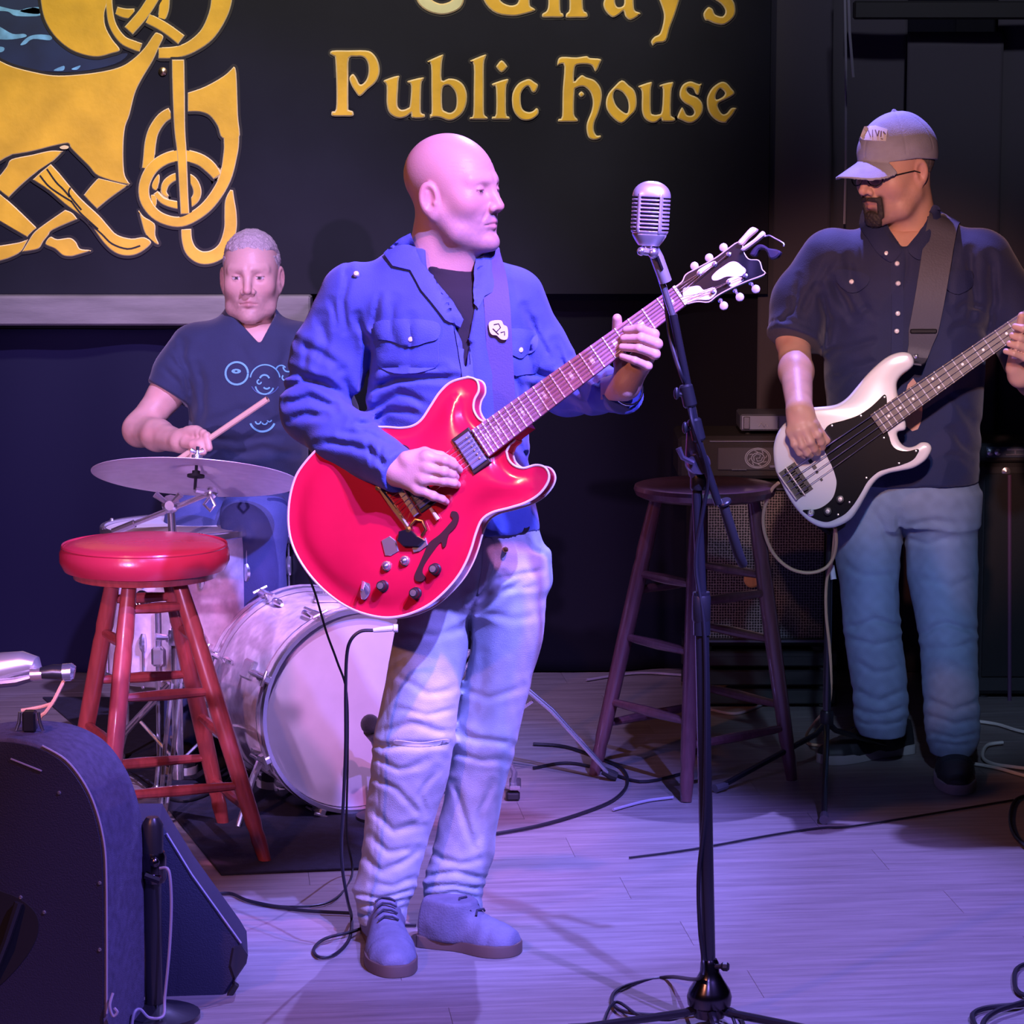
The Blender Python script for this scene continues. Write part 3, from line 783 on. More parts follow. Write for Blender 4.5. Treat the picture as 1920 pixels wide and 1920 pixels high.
def head_col(q, p):
    n = len(q); c = np.tile(np.array(p.get('skin', (.62, .40, .31)), f32), (n, 1))
    x = np.abs(q[:, 0]); m = np.stack([x, q[:, 1], q[:, 2]], 1)
    def mixc(mask, col, w=1.0):
        k = np.clip(mask, 0, 1)[:, None] * w; c[:] = c * (1 - k) + np.array(col, f32) * k
    mixc(gauss(length(m - V3(.045, .065, -.028)), .026), (.60, .27, .22), .45)
    mixc(gauss(length(q - V3(0, .112, -.030)), .016), (.60, .26, .21), .5)
    mixc(gauss(length(m - V3(.080, -.012, 0)), .03), (.60, .27, .22), .5)
    nzv = .5 + .5 * nz(q, 420)
    st = p.get('stubble', 0)
    if st:
        k = np.clip((-.034 - q[:, 2]) / .02, 0, 1) * np.clip((q[:, 1] + .015) / .02, 0, 1) * np.clip((q[:, 2] + .145) / .02, 0, 1)
        mixc(k * (.55 + .45 * nzv), p.get('stubcol', (.30, .22, .20)), st)
    if p.get('goatee'):
        ch = gauss(length((q - V3(0, .088, -.098)) / V3(.030, .030, .020)), 1.15)
        side = gauss(rc(m, (.030, .082, -.052), (.027, .082, -.098), .002, .002), .0075)
        mo = gauss(rc(m, (0, .104, -.054), (.026, .090, -.058), .001, .001), .0055)
        mixc(np.maximum(np.maximum(ch, side), mo) * 1.5, (.035, .025, .022), .95)
        mixc(gauss(length((q - V3(0, .10, -.112)) / V3(.014, .02, .012)), 1), (.35, .32, .30), .6)
    lip = np.maximum(gauss(rc(m, (0, .0985, -.0622), (.0195, .0875, -.0672), .003, .0015), .0036), gauss(rc(m, (0, .0970, -.0735), (.0165, .0865, -.0708), .003, .0015), .0042))
    mixc(lip, (.50, .20, .18), .8)
    bw = gauss(rc(m, (.013, .094, .0235), (.047, .075, .0265), .001, .001), .0055) * (.4 + .6 * nzv)
    mixc(bw, p.get('brow', (.20, .13, .09)), p.get('browk', .8))
    mixc(gauss(rc(m, (.0175, .098, -.032), (.032, .080, -.070), .0004, .0004), .003), (.45, .24, .21), .35)
    de = length(m - V3(.0325, .0765, .0030)); eyem = (de < .01285) & (q[:, 1] > .0775)
    c[eyem] = (.72, .68, .66)
    edge = gauss(de - .0136, .0010) * (q[:, 1] > .079) * ((np.abs(q[:, 2] - .0030 - p.get('open', .0035) + 12.0 * (m[:, 0] - .0325) ** 2) < .0016) + .5 * (np.abs(q[:, 2] - .0030 + p.get('open_l', .0040) - 9.0 * (m[:, 0] - .0325) ** 2) < .0012))
    mixc(edge, (.12, .06, .05), .85)
    mixc(gauss(length(m - V3(.0325, .0900, .0125)), .008), (.44, .22, .20), .35)
    mixc(gauss(length(m - V3(.0300, .0880, -.0110)), .008), (.46, .25, .24), .35)
    g = np.array(p.get('gaze', (0, 1, 0)), f32); g /= np.linalg.norm(g)
    dirv = np.stack([q[:, 0] - np.sign(q[:, 0]) * .0325, q[:, 1] - .0765, q[:, 2] - .0030], 1) / .0122
    dg = dirv @ g
    c[eyem & (dg > .87)] = p.get('iris', (.12, .10, .08)); c[eyem & (dg > .955)] = (.01, .01, .01)
    return c

def hand_sdf(Q, wrist, mcps, fingers, thumb, wr=.026, s=1.0):
    "palm from wrist to knuckles, four fingers and a thumb given as joint chains"
    w = np.asarray(wrist); d = None
    for i, mc in enumerate(mcps):
        t = rc(Q, w + (np.asarray(mc) - w) * .12, mc, wr * .62, .0118 * s)
        d = t if d is None else smin(d, t, .014)
    # web of the palm
    d = smin(d, rc(Q, np.mean([w, mcps[0]], 0), np.mean([w, mcps[3]], 0), .0135 * s, .0135 * s), .012)
    fr = [(.0104, .0094, .0086, .0074), (.0106, .0096, .0088, .0076), (.0102, .0092, .0084, .0073), (.0092, .0083, .0076, .0067)]
    allf = None
    for f, r in zip(fingers, fr):
        r = [a * s for a in r]
        t = rc(Q, f[0], f[1], r[0], r[1])
        t = smin(t, rc(Q, f[1], f[2], r[1] * .97, r[2]), .003)
        t = smin(t, rc(Q, f[2], f[3], r[2] * .97, r[3]), .003)
        t = smin(t, sph(Q, f[1], r[1] * 1.06), .004)
        allf = t if allf is None else smin(allf, t, .0022)
    d = smin(d, allf, .009)
    t = rc(Q, thumb[0], thumb[1], .0165 * s, .0118 * s)
    for i in range(1, len(thumb) - 1):
        t = smin(t, rc(Q, thumb[i], thumb[i + 1], (.0116, .0104)[min(i - 1, 1)] * s, (.0104, .0086)[min(i - 1, 1)] * s), .004)
    return smin(d, t, .009)

class Body:
    "gathers the skin pieces of one person into one mesh"
    def __init__(s): s.V = []; s.Q = []; s.C = []; s.n = 0
    def add(s, f, lo, hi, h, colf):
        V, Q = surf(f, lo, hi, h); s.V.append(V); s.Q.append(Q + s.n); s.C.append(colf(V.astype(f32))); s.n += len(V)
        return V, Q
    def build(s, name, m, parent):
        return mesh_np(name, np.concatenate(s.V), np.concatenate(s.Q), m, parent, True, np.concatenate(s.C))

def cloth(name, f, lo, hi, h, m, parent, colf=None):
    V, Q = surf(f, lo, hi, h)
    o = mesh_np(name, V, Q, m, parent, True, colf(V.astype(f32)) if colf else None)
    return o, BVHTree.FromPolygons(V.tolist(), Q.tolist())

def hit(bvh, x, y, default=None):
    d = ray(x, y); d = d / np.linalg.norm(d)
    loc, nrm, i, t = bvh.ray_cast(Vector(CAMP), Vector(d))
    if loc is None: return None
    return np.array(loc), np.array(nrm)

def patch(name, bvh, cont, th, m, parent, step=7.0, sink=.004, puff=0.0, curved=True, n=4, lift=0.0, maxY=None):
    "a piece of cloth lying on another surface, outline given in photo pixels"
    c = crom(cont, n) if curved else np.array(cont, float)
    # resample long edges
    q = []
    for i in range(len(c)):
        a, b = c[i], c[(i + 1) % len(c)]; k = max(1, int(np.linalg.norm(b - a) / step))
        q += [a + (b - a) * j / k for j in range(k)]
    c = np.array(q); N = len(c)
    lo, hi = c.min(0), c.max(0); inner = []
    for yy in np.arange(lo[1] + step / 2, hi[1], step):
        for xx in np.arange(lo[0] + step / 2, hi[0], step):
            ins = False; j = N - 1
            for i in range(N):
                if (c[i, 1] > yy) != (c[j, 1] > yy) and xx < (c[j, 0] - c[i, 0]) * (yy - c[i, 1]) / (c[j, 1] - c[i, 1]) + c[i, 0]: ins = not ins
                j = i
            if ins and np.min((c[:, 0] - xx) ** 2 + (c[:, 1] - yy) ** 2) > (step * .5) ** 2: inner.append((xx, yy))
    pts = [Vector(p) for p in c] + [Vector(p) for p in inner]
    r = delaunay_2d_cdt(pts, [(i, (i + 1) % N) for i in range(N)], [], 1, 1e-4)
    v2, tris, orig = r[0], r[2], r[3]
    H = [hit(bvh, p.x, p.y) for p in v2]
    if maxY is not None: H = [None if (h is None or h[0][1] > maxY) else h for h in H]
    good = [i for i, h in enumerate(H) if h is not None]
    if not good: return None
    V = []; H0 = list(H)
    for i, h in enumerate(H):
        if h is None:
            js = sorted(good, key=lambda g: (v2[g] - v2[i]).length)[:6]; ws = [1 / ((v2[g] - v2[i]).length + 1) for g in js]
            Yd = sum(w * H0[g][0][1] for w, g in zip(ws, js)) / sum(ws); nn = sum(w * H0[g][1] for w, g in zip(ws, js))
            H[i] = (P(v2[i].x, v2[i].y, Yd), nn / np.linalg.norm(nn))
    top = []; bot = []
    vd = -_f
    for i, h in enumerate(H):
        nn = h[1] * .6 + vd * .4; nn /= np.linalg.norm(nn)
        e = 1.0
        if puff:
            dd = math.sqrt(np.min((c[:, 0] - v2[i].x) ** 2 + (c[:, 1] - v2[i].y) ** 2)); e = 1 + puff * min(1, dd / 14)
        top.append(h[0] + nn * (th * e + lift)); bot.append(h[0] - nn * (sink - lift))
    n0 = len(v2); V = top + bot; Fs = []
    for t in tris:
        a, b, d = t
        nr = np.cross(top[b] - top[a], top[d] - top[a])
        if nr.dot(-_f) < 0: a, b, d = a, d, b
        Fs.append((a, b, d)); Fs.append((n0 + a, n0 + d, n0 + b))
    ed = {}
    for t in Fs[::2]:
        for k in range(3): ed[(t[k], t[(k + 1) % 3])] = 1
    for (a, b) in list(ed):
        if (b, a) not in ed: Fs.append((b, a, n0 + a, n0 + b))
    o = mesh_np(name, V, Fs, m, parent)
    o.data.set_sharp_from_angle(angle=math.radians(50))
    return o

def boot(parent, name, toe, heel, sole_m, up_m, lace_m=None, width=.105, shaft=.13, low=False, sp=.28):
    "shoe pointing from heel to toe on the floor: child parts sole, upper, laces"
    toe = np.array([toe[0], toe[1], 0.0]); heel = np.array([heel[0], heel[1], 0.0])
    L = np.linalg.norm(toe - heel); fw = (toe - heel) / L; rt = np.array([fw[1], -fw[0], 0]); R = np.stack([rt, fw, (0, 0, 1.0)], 1)
    w = width / 2
    out = [(-.30 * w * 2, 0.0), (.30 * w * 2, 0.0), (.36 * w * 2, .15 * L), (.33 * w * 2, .42 * L), (.47 * w * 2, .68 * L), (.44 * w * 2, .85 * L), (.24 * w * 2, .97 * L), (-.02 * w * 2, L), (-.30 * w * 2, .96 * L), (-.44 * w * 2, .83 * L), (-.43 * w * 2, .66 * L), (-.33 * w * 2, .42 * L), (-.36 * w * 2, .15 * L)]
    pl = Plane(heel, (0, 0, 1), rt)
    c = crom([(a, b if np.dot(pl.y, fw) > 0 else -b) for a, b in out], 4)
    root = MB().prism(pl, c, 0.001, .026, .004, (), 0, None, 2).build('sole', sole_m, parent)
    root.name = name
    def f(Qw):
        q = (Qw - heel.astype(f32)) @ R.astype(f32)
        yn = q[:, 1] / L
        hw = np.interp(yn, [0, .15, .42, .68, .85, .97, 1.02], [.30 * w * 2, .34 * w * 2, .32 * w * 2, .455 * w * 2, .42 * w * 2, .24 * w * 2, .06 * w * 2]).astype(f32)
        ht = np.interp(yn, [-.02, .1, .3, .45, .62, .8, .95, 1.0], [.10, .115, .110, .098, .076, .064, .050, .034]).astype(f32)
        base = smax(np.sqrt((q[:, 0] / hw) ** 2 + (np.maximum(q[:, 2] - .02, 0) / (ht - .02)) ** 2 * 1.0) * np.minimum(hw, .05) - np.minimum(hw, .05), np.maximum(-q[:, 1] - .0, q[:, 1] - L * .985), .012)
        d = base
        if not low:
            d = smin(d, rc(q, (0, .27 * L, .05), (0, sp * L, shaft), .044, .042), .03)
        d = smax(d, .018 - q[:, 2], .003); d = smax(d, q[:, 2] - shaft, .006)
        # toe cap seam and eyelet stay
        d = d + .0018 * gauss(q[:, 1] - .76 * L, .0035)
        d = d - .0016 * ((np.abs(q[:, 0]) < .022) & (yn > .36) & (yn < .66))
        return d + .0006 * nz(q, 90)
    lo, hi = bbox_of([heel, toe, heel + (0, 0, shaft + .02)], .07)
    lo[2] = 0
    o = sdf_obj('upper', f, lo, hi, .0045, up_m, root)
    if lace_m:
        mb = MB()
        for i in range(4):
            yy = (.42 + .06 * i) * L; zz = np.interp(yy / L, [.3, .45, .62], [.117, .105, .083])
            mb.tube([heel + R @ np.array(q) for q in ((-.021, yy, zz - .006), (-.008, yy + .004, zz + .002), (.008, yy - .004, zz + .002), (.021, yy, zz - .006))], .0026, 6)
        mb.build('laces', lace_m, root)
    return root

M_SKIN = mat('skin', (.6, .4, .3), .45, spec=.4, attr='col', bump=.12, bscale=350)
bs = M_SKIN.node_tree.nodes['Principled BSDF']
bs.inputs['Subsurface Weight'].default_value = 0.08; bs.inputs['Subsurface Radius'].default_value = (.012, .004, .002); bs.inputs['Subsurface Scale'].default_value = .6
def skinc(base):
    def g(Vv):
        c = np.tile(np.array(base, f32), (len(Vv), 1)); return c * (1 + .10 * nz(Vv, 120))[:, None] * (1 + np.array([.0, -.10, -.10], f32) * np.clip(nz(Vv, 60, 3), 0, 1)[:, None])
    return g
# ------------------------------------------------------------------ the singer in the blue overshirt
YS = 6.20
GP = Plane(P(760, 930, 5.985), (-.34, -1, .20), (1, 0, .02))      # face of the red guitar
FT = .016
SG = thing('person', G(800, 1800), 'bald man in blue overshirt and faded jeans playing the red guitar', 'person')
SKIN1 = (.56, .36, .29)
M_JACKET = mat('blue_cotton_overshirt', (.050, .088, .36), .8, vary=.16, vscale=14, bump=.25, bscale=420, sheen=.15)
M_JACKET2 = mat('blue_overshirt_trim', (.066, .108, .40), .8, vary=.14, vscale=14, bump=.25, bscale=420)
M_TEE = mat('black_cotton', (.012, .012, .016), .85, bump=.1, bscale=300)
M_PEARL = mat('pearl_snap', (.75, .75, .78), .25, spec=.7)
# --- head, neck, hands = one skin mesh
HR = frame((.86, -.50, .02), (0.05, 0, 1)); HC = P(852, 360, YS - .01); HS = 0.965
hp = dict(stubble=.62, ear=1.12, earz=-.014, throat=.046, stubcol=(.30, .22, .24), browk=.35, brow=(.42, .28, .22), open=.0012, open_l=.0042, gaze=(.25, 1, -.12), neck=.060, neckend=(0.005, -.050, -.20), jaw=1.03, chin=1.2, chiny=.006, nose=.72, skin=SKIN1, wrinkle=.0006, iris=(.1, .12, .14))
def f_head(Qw): return head_sdf(((Qw - HC.astype(f32)) @ HR.astype(f32)) / HS, hp) * HS
def c_head(Vv): return head_col(((Vv - HC.astype(f32)) @ HR.astype(f32)) / HS, hp)
b1 = Body()
b1.add(f_head, HC - (.16, .16, .19), HC + (.16, .16, .15), .0026, c_head)
# strumming hand over the strings, back of the hand to the viewer
YG = 5.915
W1 = P(742, 884, 5.955)
m1 = [P(800, 857, YG + .004), P(801, 877, YG), P(793, 898, YG), P(783, 917, YG + .006)]
fi1 = [[m1[0], P(833, 864, YG - .003), P(851, 872, YG + .008), P(861, 881, YG + .022)],
       [m1[1], P(831, 885, YG - .006), P(847, 890, YG + .008), P(854, 894, YG + .024)],
       [m1[2], P(830, 902, YG - .004), P(850, 906, YG + .008), P(857, 909, YG + .024)],
       [m1[3], P(812, 930, YG + .000), P(829, 936, YG + .012), P(836, 941, YG + .024)]]
th1 = [P(763, 862, YG + .022), P(796, 850, YG + .026), P(826, 857, YG + .028), P(848, 866, YG + .030)]
el1 = P(577, 778, 6.19)
def f_h1(Q): return smin(hand_sdf(Q, W1, m1, fi1, th1, .030, 1.10), rc(Q, W1, W1 + (el1 - W1) * .35, .029, .036), .015)
lo, hi = bbox_of([W1, *m1, *fi1[0], *fi1[3], *th1], .035)
b1.add(f_h1, lo - (.05, 0, 0), hi, .0020, skinc(SKIN1))
# fretting hand wrapped round the neck
YN = GP.w(*GP.px(1195, 640), FT)[1]
W2 = P(1172, 724, YN + .055)
m2 = [P(1212, 634, YN + .030), P(1217, 652, YN + .030), P(1214, 671, YN + .032), P(1204, 689, YN + .036)]
fi2 = [[m2[0], P(1226, 627, YN - .012), P(1200, 616, YN - .026), P(1174, 619, YN - .008)],
       [m2[1], P(1232, 645, YN - .016), P(1202, 634, YN - .030), P(1170, 635, YN - .009)],
       [m2[2], P(1228, 664, YN - .016), P(1198, 653, YN - .030), P(1167, 651, YN - .009)],
       [m2[3], P(1214, 686, YN - .012), P(1190, 676, YN - .026), P(1167, 668, YN - .008)]]
th2 = [P(1168, 696, YN + .052), P(1160, 660, YN + .050), P(1158, 624, YN + .036), P(1157, 597, YN + .022)]
def f_h2(Q): return smin(hand_sdf(Q, W2, m2, fi2, th2, .030, 1.08), rc(Q, W2, P(1120, 745, YN + .16), .029, .036), .015)
lo, hi = bbox_of([W2, *m2, *fi2[0], *fi2[1], *fi2[3], *th2], .032)
b1.add(f_h2, lo, hi + (0, .03, 0), .0020, skinc(SKIN1))
# body under the clothes, coarse
TOR1 = rows([(1010, 815, 1000, YS, .09), (940, 820, 980, YS, .095), (850, 740, 970, YS, .10), (700, 725, 975, YS, .10), (600, 705, 970, YS, .09), (560, 700, 960, YS, .07), (530, 760, 920, YS, .05)])
sh1 = P(678, 575, YS + .02); sh2 = P(955, 575, YS + .02); el2 = P(1072, 742, 6.24)
def f_tor1(Q):
    d = loft(Q, TOR1)
    d = smin(d, chain(Q, [sh1, el1, W1], [.045, .038, .026]), .03); d = smin(d, chain(Q, [sh2, P(1008, 655, YS + .02), el2, P(1118, 730, 6.13), W2], [.042, .038, .034, .030, .026]), .02)
    return d
lo, hi = bbox_of([el1, el2, P(800, 480, YS), P(800, 1000, YS)], .09)
b1.add(f_tor1, lo, hi, .012, skinc(SKIN1))
b1.build('body', M_SKIN, SG)

# --- black undershirt
TEE1 = rows([(800, 735, 985, YS, .118), (700, 720, 990, YS, .124), (600, 695, 990, YS, .122), (545, 680, 985, YS, .110), (520, 745, 935, YS, .085), (505, 790, 895, YS, .07)])
def f_tee1(Q):
    d = loft(Q, TEE1)
    n = rc(Q, HC + HR @ np.array((0, -.03, -.06)), P(846, 500, YS), .0665, .072)
    d = smin(d, np.maximum(n, Q[:, 2] - P(0, 503, YS)[2] - .30 * (Q[:, 1] - YS) - .36 * np.maximum(0, P(878, 500, YS)[0] - Q[:, 0])), .02)
    return d
lo, hi = bbox_of([P(680, 470, YS), P(1000, 800, YS)], .15)
cloth('undershirt', f_tee1, lo, hi, .006, M_TEE, SG)

# --- the overshirt
JT = rows([(992, 792, 1014, YS, .118), (970, 790, 1010, YS, .120), (920, 780, 1000, YS, .124), (850, 715, 992, YS, .132), (760, 692, 996, YS, .136), (680, 683, 1002, YS, .138), (600, 668, 1005, YS, .136), (560, 650, 1000, YS, .124), (530, 668, 985, YS, .108), (505, 692, 955, YS, .090), (480, 716, 925, YS, .078), (462, 742, 905, YS, .068)])
CR1 = [([(655, 500), (640, 560), (648, 620)], 7, .006), ([(560, 640), (600, 660), (640, 690)], 9, .007), ([(548, 700), (585, 712), (640, 735), (668, 770)], 10, .012),
  ([(530, 735), (575, 718), (610, 722)], 8, .010), ([(536, 760), (580, 748), (625, 760)], 7, .008), ([(545, 790), (580, 775), (606, 776)], 7, .007), ([(640, 700), (660, 740), (690, 772)], 10, .010),
  ([(695, 640), (690, 700), (676, 760)], 11, .014), ([(700, 726), (770, 712), (850, 706)], 8, .012), ([(705, 690), (760, 688), (830, 690)], 7, .006), ([(690, 770), (750, 740), (800, 760)], 8, .006), ([(680, 800), (730, 770), (790, 776)], 7, .006),
  ([(716, 665), (700, 610), (712, 560)], 6, .005), ([(740, 560), (735, 600), (745, 640)], 8, .004), ([(770, 590), (775, 640), (765, 680)], 7, .004), ([(668, 590), (690, 640)], 7, .006),
  ([(600, 590), (615, 640), (600, 690)], 9, .006), ([(580, 640), (570, 690)], 7, .005), ([(620, 560), (630, 610)], 6, .004),
  ([(985, 570), (1005, 620), (1030, 670)], 7, .006), ([(1000, 600), (990, 660), (1000, 700)], 8, .006), ([(1040, 640), (1055, 690), (1090, 720)], 8, .008), ([(1000, 700), (1050, 715), (1100, 735)], 8, .008), ([(1075, 670), (1100, 700), (1130, 730)], 7, .006), ([(990, 730), (1040, 750), (1100, 765)], 8, .006), ([(1120, 690), (1140, 740)], 6, .006),
  ([(640, 810), (690, 815), (740, 835)], 7, .005), ([(600, 830), (660, 835), (700, 850), (730, 880)], 8, .008), ([(660, 790), (700, 800)], 6, .004), ([(690, 830), (700, 870)], 5, .005), ([(715, 830), (722, 880)], 4, .004),
  ([(950, 560), (955, 640), (940, 700)], 9, .004), ([(960, 700), (985, 760), (980, 830)], 8, .006), ([(930, 800), (970, 830), (985, 870)], 7, .006)]
w1s = P(752, 886, 5.955); w2s = P(1172, 738, YN + .085)
VA = P(846, 640, 6.0)
def f_jacket(Q):
    d = loft(Q, JT)
    a = chain(Q, [P(664, 560, YS), P(618, 665, YS + .01), P(588, 772, 6.19), P(645, 824, 6.10), w1s], [.074, .072, .064, .060, .047], .03)
    d = smin(d, a, .030)
    a = chain(Q, [P(962, 560, YS), P(1008, 655, YS + .02), P(1062, 728, 6.235), P(1118, 728, 6.12), w2s], [.066, .060, .052, .047, .040], .03)
    d = smin(d, a, .030)
    d = d + 1.7 * creases(Q, CR1) + .0022 * nz(Q, 26) + .0007 * nz(Q, 70, 5)
    # cuff ends
    ax = (np.asarray(w1s) - el1); ax /= np.linalg.norm(ax); s = (Q - w1s.astype(f32)) @ ax.astype(f32)
    near = length(Q - w1s.astype(f32)) < .12
    d = np.where(near, smax(d, s, .004), d)
    ax2 = (w2s - P(1085, 742, 6.22)); ax2 /= np.linalg.norm(ax2); s2 = (Q - w2s.astype(f32)) @ ax2.astype(f32)
    near = length(Q - w2s.astype(f32)) < .10
    d = np.where(near, smax(d, s2 - .004, .004), d)
    # open neck: the front panels part into a V over the undershirt
    x, y = proj(Q)
    lx = np.interp(y, [430, 500, 560, 640, 700], [795, 800, 828, 866, 872]); rx = np.interp(y, [430, 500, 560, 640, 700], [905, 902, 893, 878, 874])
    v = np.maximum(np.maximum(lx - x, x - rx) * (YS / F), np.maximum((y - 690) * (YS / F), (Q[:, 1] - (YS + .02))))
    d = smax(d, -v, .006)
    # overlap edge of the placket below the V
    d = d + .004 * gauss(x - np.interp(y, [640, 1000], [882, 905]), 5) * (y > 640) * (Q[:, 1] < YS)
    return d
lo, hi = bbox_of([P(527, 470, 6.2), P(1190, 1000, 6.2), w1s, w2s], .10)
JK, BJ = cloth('overshirt', f_jacket, lo, hi, .0046, M_JACKET, SG)
# collar: two leaves folded over, pocket flaps, placket, epaulet, snaps
patch('collar', BJ, [(722, 478), (750, 452), (770, 442), (778, 462), (790, 492), (815, 528), (845, 565), (868, 600), (862, 615), (835, 600), (808, 566), (790, 545), (770, 508), (738, 500)], .007, M_JACKET2, JK, 5, .006, .15, False, maxY=YS - .01)
patch('collar', BJ, [(893, 480), (915, 474), (925, 492), (938, 540), (925, 548), (908, 556), (896, 580), (889, 560), (890, 520)], .007, M_JACKET2, JK, 5, .006, .15, False, maxY=YS - .01)
patch('pocket', BJ, [(712, 602), (770, 600), (820, 606), (822, 650), (818, 688), (770, 700), (716, 692), (706, 650)], .0035, M_JACKET, JK, 8, .004)
fl1 = patch('pocket_flap', BJ, [(708, 604), (765, 598), (822, 606), (822, 634), (800, 642), (770, 650), (735, 640), (708, 632)], .0075, M_JACKET2, JK, 6, .003, .3)
patch('pocket', BJ, [(950, 618), (1005, 622), (1010, 690), (985, 702), (955, 695)], .0035, M_JACKET, JK, 8, .004)
patch('pocket_flap', BJ, [(948, 618), (1000, 622), (1004, 655), (985, 664), (972, 672), (950, 655)], .0075, M_JACKET2, JK, 6, .003, .3)
patch('placket', BJ, [(872, 604), (882, 650), (890, 720), (896, 800), (876, 802), (868, 720), (858, 650), (850, 600)], .0035, M_JACKET2, JK, 7, .004)
def snap(bvh, x, y, par, r=.0062, m=None):
    h = hit(bvh, x, y)
    if h is None: return
    n = h[1] * .5 - _f * .5; n /= np.linalg.norm(n)
    MB().lathe([(r, -.002), (r, .006), (r * .75, .0085), (0, .0092)], h[0] + n * .003, n, 10).build('button', m or M_PEARL, par)
for x, y in ((770, 636), (852, 602), (868, 655), (876, 710), (973, 656), (668, 516), (868, 760)): snap(BJ, x, y, JK)

# --- jeans
LR = rows([(1040, 772, 912, YS + .01, .085), (1130, 752, 886, YS, .085), (1200, 735, 880, YS - .01, .080), (1250, 727, 870, YS - .015, .076), (1310, 715, 861, YS - .02, .072), (1390, 700, 851, YS - .02, .072), (1450, 692, 842, YS - .01, .068), (1500, 688, 828, YS, .066), (1560, 683, 808, YS + .01, .064), (1620, 673, 790, YS + .01, .064), (1662, 662, 782, YS + .01, .066), (1672, 660, 778, YS + .01, .068), (1690, 668, 768, YS + .005, .064), (1728, 672, 763, YS + .0, .064)], 4)
LL = rows([(1040, 850, 1024, YS + .01, .085), (1130, 875, 1024, YS + .01, .085), (1200, 879, 1018, YS + .02, .08), (1250, 870, 1003, YS + .03, .076), (1310, 861, 990, YS + .04, .072), (1380, 850, 972, YS + .05, .070), (1450, 840, 955, YS + .065, .066), (1500, 832, 942, YS + .075, .064), (1560, 818, 933, YS + .085, .063), (1600, 808, 928, YS + .09, .063), (1640, 795, 914, YS + .09, .066), (1672, 794, 905, YS + .085, .064), (1706, 800, 906, YS + .08, .064)], 4)
PV = rows([(1140, 812, 955, YS + .01, .075), (1100, 770, 1026, YS + .01, .095), (1060, 780, 1027, YS + .01, .105), (1010, 792, 1016, YS, .108), (985, 796, 1010, YS, .108), (965, 798, 1006, YS, .106)], 4)
CJ = [([(884, 1130), (882, 1200), (868, 1290)], 7, .010), ([(905, 1010), (912, 1060), (900, 1110), (884, 1135)], 6, .007), ([(884, 1125), (920, 1105), (945, 1078)], 8, .010), ([(890, 1145), (940, 1120), (985, 1085)], 7, .006), ([(940, 1090), (980, 1075), (1015, 1070)], 6, .005), ([(950, 1110), (1000, 1100)], 6, .004),
  ([(760, 1180), (820, 1190), (880, 1180)], 7, .004), ([(740, 1260), (800, 1300), (850, 1290)], 8, .004), ([(715, 1372), (770, 1362), (840, 1372)], 7, .006), ([(706, 1398), (760, 1400), (835, 1392)], 7, .008), ([(702, 1420), (750, 1440), (800, 1425)], 7, .005), ([(745, 1335), (800, 1345), (850, 1330)], 6, .004),
  ([(700, 1460), (745, 1480), (790, 1530)], 7, .005), ([(820, 1440), (790, 1490), (800, 1530)], 7, .004), ([(695, 1520), (740, 1560), (790, 1545)], 8, .006), ([(690, 1570), (730, 1600), (780, 1590)], 8, .006), ([(680, 1610), (720, 1640), (760, 1620), (790, 1590)], 8, .007),
  ([(664, 1676), (710, 1684), (775, 1676)], 5, .008), ([(676, 1694), (720, 1700), (765, 1690)], 5, .006), ([(672, 1712), (720, 1714), (764, 1706)], 4, .004), ([(700, 1655), (740, 1665), (778, 1650)], 6, .005),
  ([(870, 1300), (920, 1310), (980, 1290)], 8, .004), ([(858, 1370), (900, 1388), (960, 1400)], 8, .007), ([(850, 1405), (900, 1425), (950, 1430)], 7, .005), ([(905, 1230), (900, 1300), (890, 1350)], 8, .003), ([(850, 1470), (870, 1540), (885, 1600)], 8, .006), ([(925, 1470), (900, 1530), (890, 1590)], 7, .005),
  ([(800, 1642), (850, 1632), (908, 1648)], 6, .008), ([(798, 1662), (850, 1658), (905, 1668)], 5, .007), ([(800, 1684), (850, 1672), (902, 1688)], 5, .006), ([(812, 1700), (850, 1690), (900, 1700)], 4, .004), ([(820, 1600), (860, 1620), (910, 1610)], 7, .006),
  ([(900, 1150), (960, 1160), (1010, 1150)], 8, .003), ([(985, 1000), (1000, 1030), (1020, 1040)], 5, .005)]
def f_jeans(Q):
    d = smin(loft(Q, LR), loft(Q, LL), .018); d = smin(d, loft(Q, PV), .035)
    d = d + 1.25 * creases(Q, CJ) + .0020 * nz(Q, 30, 2) + .0008 * nz(Q, 85, 4)
    x, y = proj(Q)
    # outer seams
    d = d + .0018 * gauss(x - np.interp(y, [1150, 1390, 1720], [752, 718, 690]), 2.5) * (Q[:, 1] < YS)
    return d
